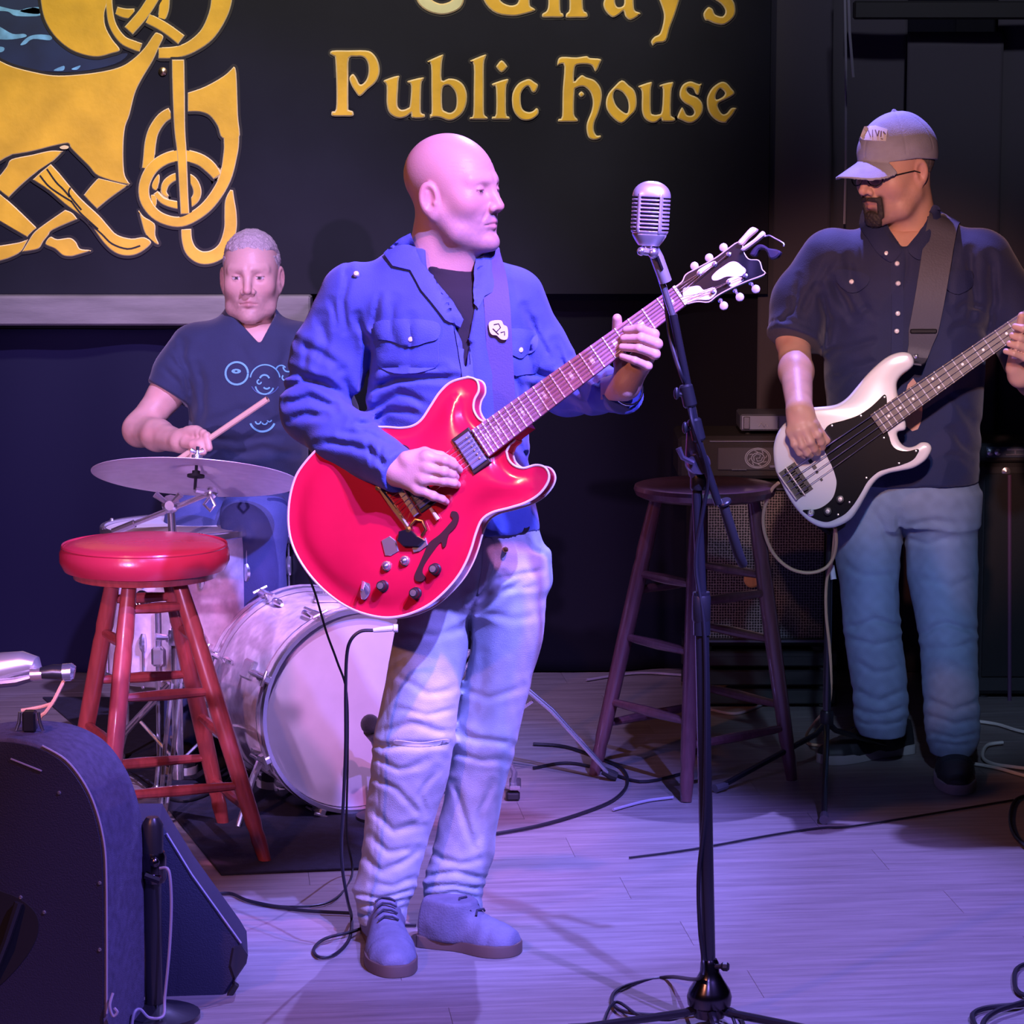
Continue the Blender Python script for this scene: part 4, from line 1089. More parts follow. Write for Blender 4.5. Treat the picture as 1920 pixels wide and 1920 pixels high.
def c_jeans(Vv):
    x, y = proj(Vv); n = len(Vv)
    base = np.tile(np.array((.40, .45, .53), f32), (n, 1))
    # wear: paler on the thighs and knees, darker at seams and inner legs
    pale = np.maximum.reduce([gauss((x - 810) / 55, 1) * gauss((y - 1290) / 130, 1), gauss((x - 965) / 45, 1) * gauss((y - 1110) / 120, 1), gauss((x - 770) / 50, 1) * gauss((y - 1410) / 40, 1) * .8, gauss((x - 905) / 45, 1) * gauss((y - 1390) / 40, 1) * .7])
    base *= (1 + .45 * pale - .30 * np.clip(.5 + nz(Vv, 22, 8), 0, 1) * .6)[:, None]
    seam = gauss(x - np.interp(y, [1010, 1060, 1130], [910, 914, 890]), 2) * (y < 1135) + gauss(x - np.interp(y, [1130, 1390, 1720], [884, 850, 770]), 2) * 0
    base *= (1 - .5 * np.clip(seam, 0, 1))[:, None]
    warm = np.clip(.9 * gauss((x - np.interp(y, [1150, 1390, 1720], [748, 706, 680])) / 16, 1) + .6 * np.clip(nz(Vv, 17, 12), 0, 1) * gauss((y - 1420) / 120, 1), 0, 1)
    base *= 1 - warm[:, None] * np.array([.02, .14, .34], f32)
    lowd = np.clip((y - 1600) / 100, 0, 1) * (x > 790); base[:, 0] *= 1 - .25 * lowd; base[:, 1] *= 1 - .10 * lowd
    base *= (1 + .10 * nz(Vv, 160, 1))[:, None]
    return base
M_DENIM = mat('faded_denim', (.4, .45, .5), .85, attr='col', bump=.3, bscale=500, sheen=.1)
lo, hi = bbox_of([P(660, 960, YS), P(1030, 1730, YS)], .11)
JN, BN = cloth('jeans', f_jeans, lo, hi, .0048, M_DENIM, SG, c_jeans)
M_BELT = mat('dark_leather_belt', (.02, .018, .02), .4)
patch('belt', BN, [(902, 980), (940, 984), (985, 982), (985, 998), (940, 1003), (902, 1000)], .005, M_BELT, JN, 8)
patch('front_pocket', BN, [(955, 1022), (1012, 1010), (1018, 1040), (990, 1052), (962, 1045)], .0022, M_DENIM, JN, 7) if False else None
patch('fly', BN, [(908, 1012), (924, 1014), (926, 1060), (908, 1100), (896, 1112), (904, 1060)], .0025, mat('denim_trim', (.42, .47, .55), .85, bump=.3, bscale=500), JN, 7)
snap(BN, 947, 1030, JN, .006, mat('brass'))
# frayed rip at the knee
patch('knee_rip', BN, [(742, 1388), (790, 1392), (838, 1386), (836, 1394), (790, 1400), (745, 1396)], .0015, mat('frayed_thread', (.75, .75, .78), .9), JN, 6)
# --- boots
M_BOOT = mat('grey_blue_suede', (.15, .15, .22), .7, vary=.2, vscale=30, bump=.3, bscale=260)
M_SOLE = mat('brown_boot_sole', (.11, .07, .055), .6)
M_LACE = mat('dark_lace', (.03, .03, .05), .7)
t1 = G(742, 1836); h1 = G(708, 1752); boot(SG, 'boot', t1 + (0.0, .005, 0), h1 + (0, .06, 0), M_SOLE, M_BOOT, M_LACE, .118, .105)
t2 = G(974, 1790); h2 = G(792, 1772); boot(SG, 'boot', t2, h2 + (-.0, .02, 0), M_SOLE, M_BOOT, M_LACE, .112, .105, False, .34)
# cord bracelet on the fretting wrist
c0 = P(1177, 728, YN + .075); uu, vv, dd = _basis(np.array(W2) - P(1120, 745, YN + .16))
MB().tube([c0 + .034 * (math.cos(a) * uu + math.sin(a) * vv) for a in np.linspace(0, 2 * PI, 24, False)], .0022, 6, closed=True).build('bracelet', mat('silver', (.8, .8, .82), .2, 1.0), SG)
# ------------------------------------------------------------------ guitars
def dome(mb, pl, cont, zf, step, mi=0):
    "top skin over a 2-D outline; zf(distance to the edge) gives the height"
    c = np.array(cont); N = len(c); lo, hi = c.min(0), c.max(0); X, Y = np.meshgrid(np.arange(lo[0] + step / 2, hi[0], step), np.arange(lo[1] + step / 2, hi[1], step))
    q = np.stack([X.ravel(), Y.ravel()], 1)
    def dist(q):
        best = np.full(len(q), 9.0); ins = np.zeros(len(q), bool)
        for i in range(N):
            a, b = c[i], c[(i + 1) % N]; ab = b - a; h = np.clip(((q - a) @ ab) / (ab @ ab + 1e-12), 0, 1)
            best = np.minimum(best, np.linalg.norm(q - a - h[:, None] * ab, axis=1))
            cr = ((a[1] > q[:, 1]) != (b[1] > q[:, 1]))
            xx = (b[0] - a[0]) * (q[:, 1] - a[1]) / np.where(cr, b[1] - a[1], 1) + a[0]
            ins ^= cr & (q[:, 0] < xx)
        return best, ins
    d, ins = dist(q); q = q[ins & (d > step * .45)]
    pts = [Vector(p) for p in c] + [Vector(p) for p in q]
    r = delaunay_2d_cdt(pts, [(i, (i + 1) % N) for i in range(N)], [], 1, 1e-6)
    v = np.array([[p.x, p.y] for p in r[0]]); dd, _ = dist(v)
    Vv = [pl.w(a, b, zf(t)) for (a, b), t in zip(v, dd)]
    Fs = []
    for a, b, e in r[2]:
        Fs.append((a, b, e) if np.cross(v[b] - v[a], v[e] - v[a]) > 0 else (a, e, b))
    mb.add(Vv, Fs, mi)

M_CHERRY = mat('cherry_red_lacquer', (.64, .010, .048), .18, spec=.6, coat=.6, vary=.12, vscale=8)
M_BIND = mat('cream_binding', (.80, .68, .58), .35)
M_ROSE = mat('rosewood_board', (.16, .07, .075), .45, vary=.25, vscale=18, stretch=(1, 1, 1))
M_NICKEL = mat('fret_nickel', (.85, .85, .88), .3, .35)
M_CHROME = mat('chrome', (.80, .80, .84), .22, .9)
M_BLKGLOSS = mat('black_gloss', (.012, .012, .014), .12, coat=.5)
M_BLKPLA = mat('black_plastic', (.016, .016, .018), .35)
M_NECKW = mat('mahogany_neck', (.30, .05, .035), .3, coat=.4)
M_PLATE = mat('pearl_inlay', (.82, .82, .78), .3)
M_STRING = mat('string_steel', (.85, .83, .82), .25, 1.0)
M_STRAP = mat('blue_grey_strap', (.085, .085, .22), .7, bump=.2, bscale=300)
def fretboard(root, pl, b_end, nut, bridge, top, nfr, inlays, w0, w1, m_board, m_neck, inl, string_n, thick=.020, side=1):
    "neck, fingerboard, frets, position marks and strings along a line on plane pl"
    b_end, nut, bridge = (np.array(q) for q in (b_end, nut, bridge))
    ax = (nut - b_end); Ln = np.linalg.norm(ax); ax /= Ln; px = np.array([-ax[1], ax[0]])
    wid = lambda s: w0 + (w1 - w0) * np.clip(s / Ln, -.3, 1.2)
    c = [b_end + px * w0 / 2, b_end - px * w0 / 2, nut - px * w1 / 2, nut + px * w1 / 2]
    mb = MB()
    V = []; n = 9; K = 8
    for i in range(K + 1):
        s = Ln * i / K; cc = b_end + ax * s; w = wid(s) / 2
        for k in range(n):
            a = PI * k / (n - 1)
            off = cc + px * w * math.cos(a); V.append(pl.w(*off, top - .006 - thick * math.sin(a) ** .8))
    Fs = [(i * n + k, (i + 1) * n + k, (i + 1) * n + k + 1, i * n + k + 1) for i in range(K) for k in range(n - 1)]
    Fs += [tuple(range(n)), tuple(K * n + k for k in range(n))[::-1]]
    mb.add(V, Fs); mb.build('neck', m_neck, root)
    fb = MB().prism(pl, c, top - .006, top, .001).build('fretboard', m_board, root, False)
    scale = np.linalg.norm(nut - bridge)
    pos = lambda k: nut - ax * scale * (1 - 2 ** (-k / 12))
    for k in range(1, nfr + 1):
        q = pos(k); s = (q - b_end) @ ax
        if s < .001: continue
        w = wid(s) / 2 * .98
        MB().tube([pl.w(*(q + px * w), top + .0002), pl.w(*(q - px * w), top + .0002)], .0017, 6).build('fret', M_NICKEL, fb)
    for k in inlays:
        q = (pos(k) + pos(k - 1)) / 2; s = (q - b_end) @ ax
        if s < .004: continue
        hw = np.linalg.norm(pos(k) - pos(k - 1))
        if inl == 'block':
            w = wid(s) * .13
            MB().prism(pl, [q + px * w + ax * hw * .15, q - px * w + ax * hw * .15, q - px * w - ax * hw * .15, q + px * w - ax * hw * .15], top - .001, top + .0004).build('inlay', M_PLATE, fb, False)
        else:
            for o in ([-.25, .25] if k == 12 else [0]):
                MB().lathe([(.0036, -.001), (.0036, .0005), (0, .0006)], pl.w(*(q + px * wid(s) * o), top), pl.n, 10).build('inlay', M_PLATE, fb)
    return ax, px, pos, wid

# ---- red semi-hollow guitar, tilted back with its neck swung towards the camera
RG = thing('electric_guitar', P(760, 930, 5.985), 'cherry red semi hollow electric guitar with cream binding held by the bald man', 'guitar')
z7 = lambda pts: [GP.px(520 + x / 3.5556, 640 + y / 3.5556) for x, y in pts]
RC = z7([(1410,541),(1380,540),(1335,510),(1305,452),(1310,390),(1338,330),(1330,268),(1290,243),(1240,245),(1150,275),(1080,340),(1020,430),(960,520),(900,563),(820,577),(720,571),(620,575),(500,600),(380,645),(265,718),(150,850),(100,960),(74,1100),(75,1250),(108,1380),(180,1510),(280,1630),(400,1730),(520,1795),(650,1833),(760,1840),(880,1815),(1000,1760),(1100,1680),(1190,1580),(1250,1480),(1290,1380),(1320,1280),(1360,1190),(1430,1140),(1540,1110),(1650,1075),(1740,1020),(1795,950),(1808,890),(1780,840),(1720,825),(1640,845),(1580,830),(1540,790),(1524,735),(1545,690),(1575,640)])
RCs = crom(RC, 5, True, (0, 50))
TK = .046
mb = MB(); mb.prism(GP, RCs, -TK, -.004, .0); 
dome(mb, GP, RCs, lambda t: -.002 + .010 * (1 - math.exp(-(t / .045) ** 2)) - .0035 * math.exp(-((t - .022) / .014) ** 2), .011)
mb.build('body', M_CHERRY, RG, True, 40)
MB().tube([GP.w(a, b, -.0025) for a, b in grow(RCs, .0002)], .0026, 6, closed=True).build('binding', M_BIND, RG)
MB().tube([GP.w(a, b, -TK + .002) for a, b in grow(RCs, .0002)], .0020, 6, closed=True).build('back_binding', M_BIND, RG)
fb0 = np.array(GP.px(904, 833)); nut = np.array(GP.px(1277, 557))
wB = np.linalg.norm(np.array(GP.px(883, 813)) - np.array(GP.px(926, 853))) ; wN = np.linalg.norm(np.array(GP.px(1264, 541)) - np.array(GP.px(1290, 573)))
axg = (nut - fb0); axg /= np.linalg.norm(axg); Lg = np.linalg.norm(nut - fb0) / (1 - 2 ** (-22.35 / 12)); bridge = nut - axg * Lg
ax, px_, posf, wid = fretboard(RG, GP, fb0, nut, bridge, FT, 22, [1, 3, 5, 7, 9, 12, 15, 17, 19, 21], wB, wN, mat('worn_rosewood', (.30, .16, .22), .42, vary=.25, vscale=20), M_NECKW, 'block', 6)
# heel under the neck
q = fb0 + axg * .02
MB().prism(GP, [fb0 + px_ * .026 + axg * .10, fb0 - px_ * .030 + axg * .10, fb0 - px_ * .032 - axg * .02, fb0 + px_ * .026 - axg * .02], -.040, .011, .004).build('heel', M_CHERRY, RG)
# headstock
hs = [(200,975),(330,880),(390,770),(550,680),(820,530),(1000,400),(1160,290),(1235,330),(1255,430),(1330,540),(1480,560),(1530,690),(1565,765),(1300,870),(1060,975),(860,1085),(730,1180),(560,1175),(380,1215)]
z8 = lambda pts: [GP.px(1240 + x / 8, 420 + y / 8) for x, y in pts]
HSo = MB().prism(GP, crom(z8(hs), 4, True, (0, 18)), -.004, FT - .005, .002).build('headstock', M_BLKGLOSS, RG, True)
MB().tube([GP.w(*q, FT - .005) for q in crom(z8(hs), 4, True, (0, 18))], .0012, 5, closed=True).build('headstock_binding', M_BIND, HSo)
MB().prism(GP, crom(z8([(345,990),(470,950),(590,940),(660,1000),(800,960),(850,1010),(830,1075),(730,1150),(560,1150),(390,1190)]), 3), FT - .006, FT - .0035, .0008).build('glare_cover', M_PLATE, HSo, False)  # pale shapes from here: part inlay, part white glare put in as colour
MB().prism(GP, crom(z8([(780,800),(850,720),(960,640),(1060,580),(1150,580),(1230,640),(1290,700),(1250,780),(1130,800),(1000,800),(880,850),(800,855)]), 3), FT - .0055, FT - .0042).build('glare_inlay', M_PLATE, HSo, False)
MB().prism(GP, crom(z8([(1000,860),(1120,800),(1220,810),(1260,850),(1150,920),(1060,950)]), 3), FT - .0055, FT - .0042).build('glare_inlay', M_PLATE, HSo, False)
MB().prism(GP, crom(z8([(590,690),(800,570),(850,600),(800,650),(620,760),(560,760)]), 3), FT - .0055, FT - .0042).build('glare_inlay', M_PLATE, HSo, False)
tun = [((935,355),(1000,410)),((720,510),(800,560)),((500,635),(590,690)),((940,1230),(890,1150)),((1180,1100),(1110,1000)),((1420,980),(1350,890))]
posts = [(1030,470),(820,620),(590,760),(800,1030),(1030,890),(1280,790)]
for (b, s), po in zip(tun, posts):
    B = GP.w(*z8([b])[0], .002); Sx = GP.w(*z8([s])[0], .002)
    t = MB().tube([Sx, Sx * .45 + B * .55], .0028, 8).ball(Sx, .005, 8).build('tuner', M_CHROME, HSo)
    MB().ball(B, .0088, 12, 0, (1, 1, .55), np.stack([GP.x, GP.y, GP.n], 1)).build('tuner_button', mat('pearl_button', (.62, .58, .55), .3), t)
    p0 = z8([po])[0]
    MB().lathe([(.0052, 0), (.0052, .002), (.0032, .003), (.0032, .009), (0, .0095)], GP.w(*p0, FT - .005), GP.n, 12).build('string_post', M_CHROME, t)
# strings
tail_a = np.array(GP.px(722, 925)); tail_b = np.array(GP.px(765, 984))
for i in range(6):
    o = (i - 2.5) / 5
    e = tail_a + (tail_b - tail_a) * (i / 5); br = bridge + px_ * (-o) * .052; nt_ = nut + px_ * (-o) * .034
    po = z8([posts[2 - i if i < 3 else i]])[0]
    r = .0009 - .00008 * i
    MB().tube([GP.w(*e, .016), GP.w(*br, .022), GP.w(*nt_, FT + .0025), GP.w(*po, FT + .001)], r, 5).build('string', M_STRING, RG)
MB().prism(GP, [nut + px_ * wN / 2, nut - px_ * wN / 2, nut - px_ * wN / 2 + axg * .005, nut + px_ * wN / 2 + axg * .005], FT - .004, FT + .002).build('nut', M_PLATE, RG, False)
# pickups
def pickup(qc, L, W, par):
    q = np.array(qc); o = [q + px_ * L / 2 + ax * W / 2, q - px_ * L / 2 + ax * W / 2, q - px_ * L / 2 - ax * W / 2, q + px_ * L / 2 - ax * W / 2]
    ring = [q + (p - q) * np.array(1.0) for p in o]
    r = MB().prism(GP, [q + px_ * (L / 2 + .008) + ax * (W / 2 + .004), q - px_ * (L / 2 + .008) + ax * (W / 2 + .004), q - px_ * (L / 2 + .008) - ax * (W / 2 + .004), q + px_ * (L / 2 + .008) - ax * (W / 2 + .004)], .004, .012, .0015).build('pickup', M_BLKPLA, par, False)
    MB().prism(GP, o, .010, .0165, .002).build('pickup_cover', mat('blue_chrome', (.22, .26, .38), .25, .3), r)
    for k in range(6):
        c = q + px_ * (k - 2.5) * .0098 * L / .07 + ax * W * .22
        MB().lathe([(.0026, 0), (.0026, .001), (0, .0012)], GP.w(*c, .0165), GP.n, 8).build('pole_screw', M_CHROME, r)
pickup(GP.px(897, 848) if False else fb0 - ax * .024, .070, .036, RG)
pickup(bridge + ax * .030, .070, .036, RG)
MB().prism(GP, [bridge + px_ * .042 + ax * .007, bridge - px_ * .042 + ax * .007, bridge - px_ * .042 - ax * .007, bridge + px_ * .042 - ax * .007], .006, .020, .002).build('bridge', M_CHROME, RG, False)
# stop bar with two studs
ta, tb = tail_a - (tail_b - tail_a) * .16, tail_b + (tail_b - tail_a) * .16
u2 = (tb - ta); u2 /= np.linalg.norm(u2); v2 = np.array([-u2[1], u2[0]])
tp = MB().prism(GP, crom([ta + v2 * .004, ta - u2 * .004, ta - v2 * .004, (ta + tb) / 2 - v2 * .0065, tb - v2 * .004, tb + u2 * .004, tb + v2 * .004, (ta + tb) / 2 + v2 * .0065], 4), .008, .018, .003).build('stop_bar', mat('aged_nickel', (.55, .50, .38), .25, 1.0), RG)
for q in (ta, tb):
    MB().lathe([(.0075, 0), (.0075, .010), (.006, .013), (0, .0135)], GP.w(*q, .007), GP.n, 12).build('stud', mat('aged_nickel'), tp)
# control plates, knobs, toggle, f-holes, jack
MB().prism(GP, z7([(705,1330),(760,1300),(800,1330),(820,1400),(770,1430),(730,1430)]), .006, .011, .001).build('chrome_plate', M_CHROME, RG, False)
MB().prism(GP, z7([(830,1270),(900,1250),(950,1300),(1000,1330),(960,1370),(860,1370),(820,1330)]), .006, .020, .002).build('reflection_block', M_BLKGLOSS, RG, False)  # black block in place of a dark reflection in the chrome
MB().prism(GP, z7([(950,1340),(1000,1310),(1015,1360),(960,1400),(920,1410),(910,1380)]), .006, .012, .001).build('chrome_plate', M_CHROME, RG, False)
MB().tube([GP.w(*q, .016) for q in z7([(905,1230),(940,1190),(985,1200),(1010,1260),(980,1300)])], .0035, 8).build('tremolo_arm', mat('aged_brass', (.45, .28, .10), .3, 1.0), RG)
MB().tube([GP.w(*z7([(1040,1115)])[0], .018), GP.w(*z7([(1088,1190)])[0], .014)], [.0035, .0048], 8).build('switch_tip', mat('ivory_plastic', (.80, .62, .40), .4), RG)
for q in ((740,1500),(862,1465)): MB().ball(GP.w(*z7([q])[0], .012), .0085, 12).lathe([(.0105, .002), (.0105, .008), (0, .009)], GP.w(*z7([q])[0], .004), GP.n, 12).build('stud_cap', M_CHROME, RG)
for q in ((712,1632),(930,1680),(1060,1520)):
    k = MB().lathe([(.0125, 0), (.0125, .003), (.0105, .005), (.0098, .016), (.0085, .0175), (0, .018)], GP.w(*z7([q])[0], .004), GP.n, 18).build('knob', M_BLKPLA, RG)
    MB().lathe([(.0066, 0), (.0066, .0012), (0, .0013)], GP.w(*z7([q])[0], .022), GP.n, 14).build('knob_cap', M_CHROME, k)
q0, q1 = z7([(580,1610)])[0], z7([(595,1660)])[0]
MB().prism(GP, crom(z7([(575,1575),(605,1570),(628,1620),(622,1680),(590,1722),(562,1710),(560,1640)]), 3), .004, .0065, .0015).tube([GP.w(*q0, .005), GP.w(*q1, .026)], [.004, .0032], 8).build('toggle_switch', M_CHROME, RG)
FH = crom(z7([(1172,1135),(1205,1140),(1215,1180),(1195,1240),(1150,1290),(1130,1365),(1112,1372),(1100,1340),(1050,1400),(990,1490),(975,1540),(995,1575),(975,1600),(935,1598),(925,1560),(950,1500),(985,1420),(1020,1345),(1090,1290),(1150,1225),(1180,1185),(1165,1165)]), 3)
MB().prism(GP, FH, .002, .0088).build('sound_hole', mat('hollow_dark', (.03, .004, .006), .6), RG, False)
MB().prism(GP, crom(z7([(790,690),(850,690),(885,715),(880,730),(840,722),(800,705)]), 3), .002, .0088).build('sound_hole', mat('hollow_dark'), RG, False)
# strap: over the shoulder down to the neck heel
sp = []
for x, y in ((915, 478), (926, 520), (932, 570), (935, 620), (938, 680), (942, 740), (948, 800)):
    h = hit(BJ, x, y); sp.append((h[0] + np.array([0, -.010, 0])) if h is not None else P(x, y, 6.06))
sp = [P(905, 462, YS + .06), P(912, 466, YS - .02)] + sp
st = MB().ribbon(crom(sp, 4, False), (1, 0, 0), .053, .003).build('strap', M_STRAP, RG)
MB().ribbon([p + np.array([0, -.003, 0]) for p in crom(sp[4:7], 4, False)], (1, 0, 0), .034, .0015).build('strap_stripe', mat('strap_dark_stripe', (.05, .05, .15), .7), st) if False else None
h = P(935, 618, 0 + sp[5][1] - .006)
SPL = Plane(h, (0, -1, .1))
MB().prism(SPL, crom([(-.018, .016), (.004, .019), (.010, .010), (.018, .004), (.018, -.018), (.006, -.020), (-.004, -.012), (-.014, -.010), (-.019, 0)], 4), -.001, .0015).build('strap_badge', mat('pale_badge', (.75, .72, .45), .6), st, False)
for pts in ([(-.010, .010), (.0, .012), (.004, .004), (-.004, -.004)], [(.004, -.006), (.012, -.004), (.012, -.012)], [(-.012, .002), (-.006, -.004), (.0, -.01)]):
    MB().tube([SPL.w(a, b, .0016) for a, b in pts], .0012, 5).build('badge_line', M_BLKPLA, st)
MB().ball(GP.w(*GP.px(942, 778), -.02), .008, 10).build('strap_button', mat('brass'), RG)
# plug and lead
jk = P(722, 1166, 5.96)
pl_ = thing('guitar_lead', G(640, 1790), 'black lead hanging from the red guitar down to a loop on the floor', 'cable')
M_LEAD = mat('black_cable', (.012, .012, .016), .45)
pt = [P(700, 1182, 5.95), P(676, 1184, 5.95), P(658, 1200, 5.95), P(650, 1230, 5.96), P(648, 1300, 5.98), P(648, 1400, 6.0), P(644, 1500, 6.02), P(640, 1580, 6.03), P(642, 1630, 6.05), P(652, 1690, 6.10)]
fl = [G(659, 1720, .01), G(655, 1760, .006), G(630, 1788, .006), G(600, 1795, .006), G(588, 1780, .006), G(610, 1760, .010), G(660, 1747, .012), G(700, 1735, .006), G(780, 1735, .006)]
MB().tube(crom(pt + fl, 6, False), .0036, 7).build('cord', M_LEAD, pl_)
pg = MB().tube([P(746, 1178, 5.95), P(738, 1178, 5.95)], .0085, 12).tube([P(738, 1178, 5.95), P(716, 1180, 5.95), P(700, 1182, 5.95)], [.0062, .0058, .0045], 10).build('plug', mat('white_plug', (.8, .8, .82), .3), pl_)
l2 = thing('guitar_lead', G(600, 1560), 'second thin black lead running down in front of the pale drum head', 'cable')
MB().tube(crom([P(572, 1068, 6.6), P(590, 1110, 6.6), P(612, 1185, 6.6), P(632, 1240, 6.62), P(650, 1300, 6.65), P(652, 1420, 6.7), P(650, 1560, 6.75), G(660, 1640, .005), G(620, 1690, .005), G(540, 1700, .005), G(470, 1690, .005)], 6, False), .0028, 6).build('cord', M_LEAD, l2)
# capo clipped on the headstock
cp = thing('capo', GP.w(*z8([(1370, 250)])[0], .02), 'cream capo with dark spring handle clipped on the headstock of the red guitar', 'capo')
for o in ([(1180,300),(1260,200),(1370,80),(1440,75),(1460,115),(1330,230),(1240,330)], [(1240,380),(1420,250),(1540,130),(1575,160),(1540,215),(1340,370),(1250,420)]):
    MB().prism(GP, crom(z8(o), 3), .006, .022, .003).build('jaw', mat('cream_plastic', (.85, .76, .66), .4), cp)
MB().tube([GP.w(*q, .012) for q in crom(z8([(1570,200),(1640,185),(1720,225),(1850,300),(1855,350)]), 3, False)], .0016, 6).build('spring_wire', M_CHROME, cp)
MB().prism(GP, crom(z8([(1480,330),(1560,330),(1640,380),(1760,400),(1820,440),(1760,520),(1660,540),(1600,420),(1500,400),(1440,500),(1360,480),(1400,400)]), 3), .004, .020, .003).build('handle', mat('dark_handle', (.03, .025, .05), .35), cp)
# ------------------------------------------------------------------ the bass player in the grey cap
YB = 7.86
BS = thing('person', G(1700, 1450), 'bearded man in grey cap, glasses and dark navy short sleeved shirt playing the white bass', 'person')
SKIN2 = (.62, .37, .28)
M_NAVY = mat('dark_navy_cotton', (.010, .017, .075), .75, vary=.15, vscale=12, bump=.25, bscale=380, sheen=.2)
M_NAVY2 = mat('navy_shirt_trim', (.013, .021, .085), .75, bump=.25, bscale=380)
HRb = frame((-.80, -.58, -.14), (-.02, 0, 1), 0.0); HCb = P(1678, 323, YB - .03); HSb = 1.02
hpb = dict(stubble=.35, stubcol=(.28, .17, .14), goatee=True, brow=(.08, .06, .05), open=.002, gaze=(-.1, 1, -.45), neck=.066, neckend=(.0, -.040, -.22), jaw=1.12, cheek=1.07, nose=1.0, skin=SKIN2)
def f_headb(Q): return head_sdf(((Q - HCb.astype(f32)) @ HRb.astype(f32)) / HSb, hpb) * HSb
def c_headb(V): return head_col(((V - HCb.astype(f32)) @ HRb.astype(f32)) / HSb, hpb)
b2 = Body()
b2.add(f_headb, HCb - (.18, .18, .22), HCb + (.18, .18, .16), .0030, c_headb)
YG2 = 7.56
Wb = P(1499, 768, YG2 + .012)
mb_ = [P(1521, 797, YG2 - .012), P(1508, 803, YG2 - .016), P(1495, 808, YG2 - .014), P(1483, 809, YG2 - .006)]
fb_ = [[mb_[0], P(1533, 815, YG2 - .016), P(1539, 829, YG2 - .006), P(1542, 839, YG2 + .010)],
       [mb_[1], P(1519, 828, YG2 - .022), P(1527, 842, YG2 - .012), P(1533, 849, YG2 + .006)],
       [mb_[2], P(1504, 835, YG2 - .022), P(1513, 849, YG2 - .012), P(1520, 853, YG2 + .006)],
       [mb_[3], P(1490, 833, YG2 - .016), P(1499, 849, YG2 - .010), P(1507, 855, YG2 + .006)]]
tb_ = [P(1514, 780, YG2 + .004), P(1527, 797, YG2 + .004), P(1538, 813, YG2 + .006), P(1550, 826, YG2 + .008)]
elb = P(1488, 640, 7.84)
def f_hb(Q):
    d = hand_sdf(Q, Wb, mb_, fb_, tb_, .034, 1.18)
    return smin(d, chain(Q, [Wb, Wb + (elb - Wb) * .55, elb, P(1500, 540, YB)], [.033, .043, .043, .045], .02), .02)
lo, hi = bbox_of([Wb, elb, *mb_, *fb_[0], *fb_[3], P(1500, 540, YB)], .06)
b2.add(f_hb, lo, hi, .0028, skinc(SKIN2))
YN2 = 7.50
Wc = P(1914, 704, YN2 + .09)
mc_ = [P(1922, 628, YN2 + .045), P(1917, 645, YN2 + .045), P(1912, 660, YN2 + .045), P(1905, 674, YN2 + .045)]
fc_ = [[a, a + np.array([.012, -.060, .010]), a + np.array([-.018, -.072, .022]), a + np.array([-.036, -.060, .026])] for a in mc_]
tc_ = [P(1900, 690, YN2 + .07), P(1905, 650, YN2 + .06), P(1912, 615, YN2 + .05), P(1916, 592, YN2 + .03)]
elc = P(1962, 720, 7.84)
def f_hc(Q):
    d = hand_sdf(Q, Wc, mc_, fc_, tc_, .034, 1.18)
    return smin(d, chain(Q, [Wc, Wc + (elc - Wc) * .5, elc], [.033, .043, .047], .02), .02)
lo, hi = bbox_of([Wc, elc, *mc_, *tc_, *fc_[0], *fc_[3]], .06)
b2.add(f_hc, lo, hi, .0030, skinc(SKIN2))
TB = rows([(905, 1590, 1828, YB, .12), (800, 1570, 1830, YB, .135), (700, 1562, 1836, YB, .135), (600, 1560, 1842, YB, .13), (520, 1555, 1846, YB, .12), (470, 1580, 1830, YB, .10), (430, 1640, 1780, YB, .075)])
def f_torb(Q):
    d = loft(Q, TB); d = smin(d, chain(Q, [P(1545, 500, YB), P(1500, 580, YB), elb], [.06, .05, .045], .02), .03)
    return smin(d, chain(Q, [P(1850, 500, YB), P(1910, 600, YB), elc], [.06, .05, .045], .02), .03)
lo, hi = bbox_of([P(1560, 430, YB), P(1840, 905, YB), elb, elc], .14)
b2.add(f_torb, lo, hi, .014, skinc(SKIN2))
b2.build('body', M_SKIN, BS)
TEEB = rows([(640, 1590, 1820, YB, .128), (540, 1590, 1815, YB, .122), (470, 1620, 1800, YB, .105), (440, 1650, 1770, YB, .085)])
# shirt
SB = rows([(902, 1566, 1836, YB, .146), (880, 1562, 1836, YB, .148), (800, 1552, 1838, YB, .155), (700, 1546, 1846, YB, .156), (620, 1548, 1852, YB, .150), (540, 1545, 1860, YB, .138), (490, 1548, 1852, YB, .120), (455, 1575, 1832, YB, .105), (425, 1618, 1800, YB, .088), (400, 1645, 1772, YB, .075)])
CRB = [([(1700, 470), (1690, 560), (1684, 700)], 6, .006), ([(1560, 520), (1575, 560), (1600, 600)], 9, .010), ([(1540, 540), (1550, 600), (1545, 640)], 9, .012), ([(1590, 480), (1600, 530), (1620, 560)], 8, .006),
  ([(1600, 600), (1620, 575), (1640, 570)], 7, .006), ([(1610, 560), (1640, 590)], 7, .005), ([(1560, 480), (1530, 540), (1500, 590)], 8, .007), ([(1500, 520), (1490, 570), (1470, 600)], 6, .006), ([(1480, 560), (1468, 600)], 5, .005),
  ([(1790, 470), (1780, 530), (1770, 580)], 9, .008), ([(1820, 470), (1830, 530), (1820, 590)], 8, .010), ([(1860, 480), (1865, 560), (1850, 620)], 9, .012), ([(1780, 590), (1810, 570), (1850, 575)], 8, .008), ([(1770, 630), (1810, 610), (1850, 620)], 8, .006),
  ([(1560, 720), (1600, 690), (1660, 680)], 9, .008), ([(1560, 660), (1600, 650), (1650, 640)], 8, .006), ([(1760, 740), (1800, 760), (1836, 800)], 10, .008), ([(1740, 800), (1790, 810), (1832, 850)], 9, .008), ([(1750, 860), (1800, 850), (1834, 870)], 8, .006)]
CM = P(1692, 470, YB)
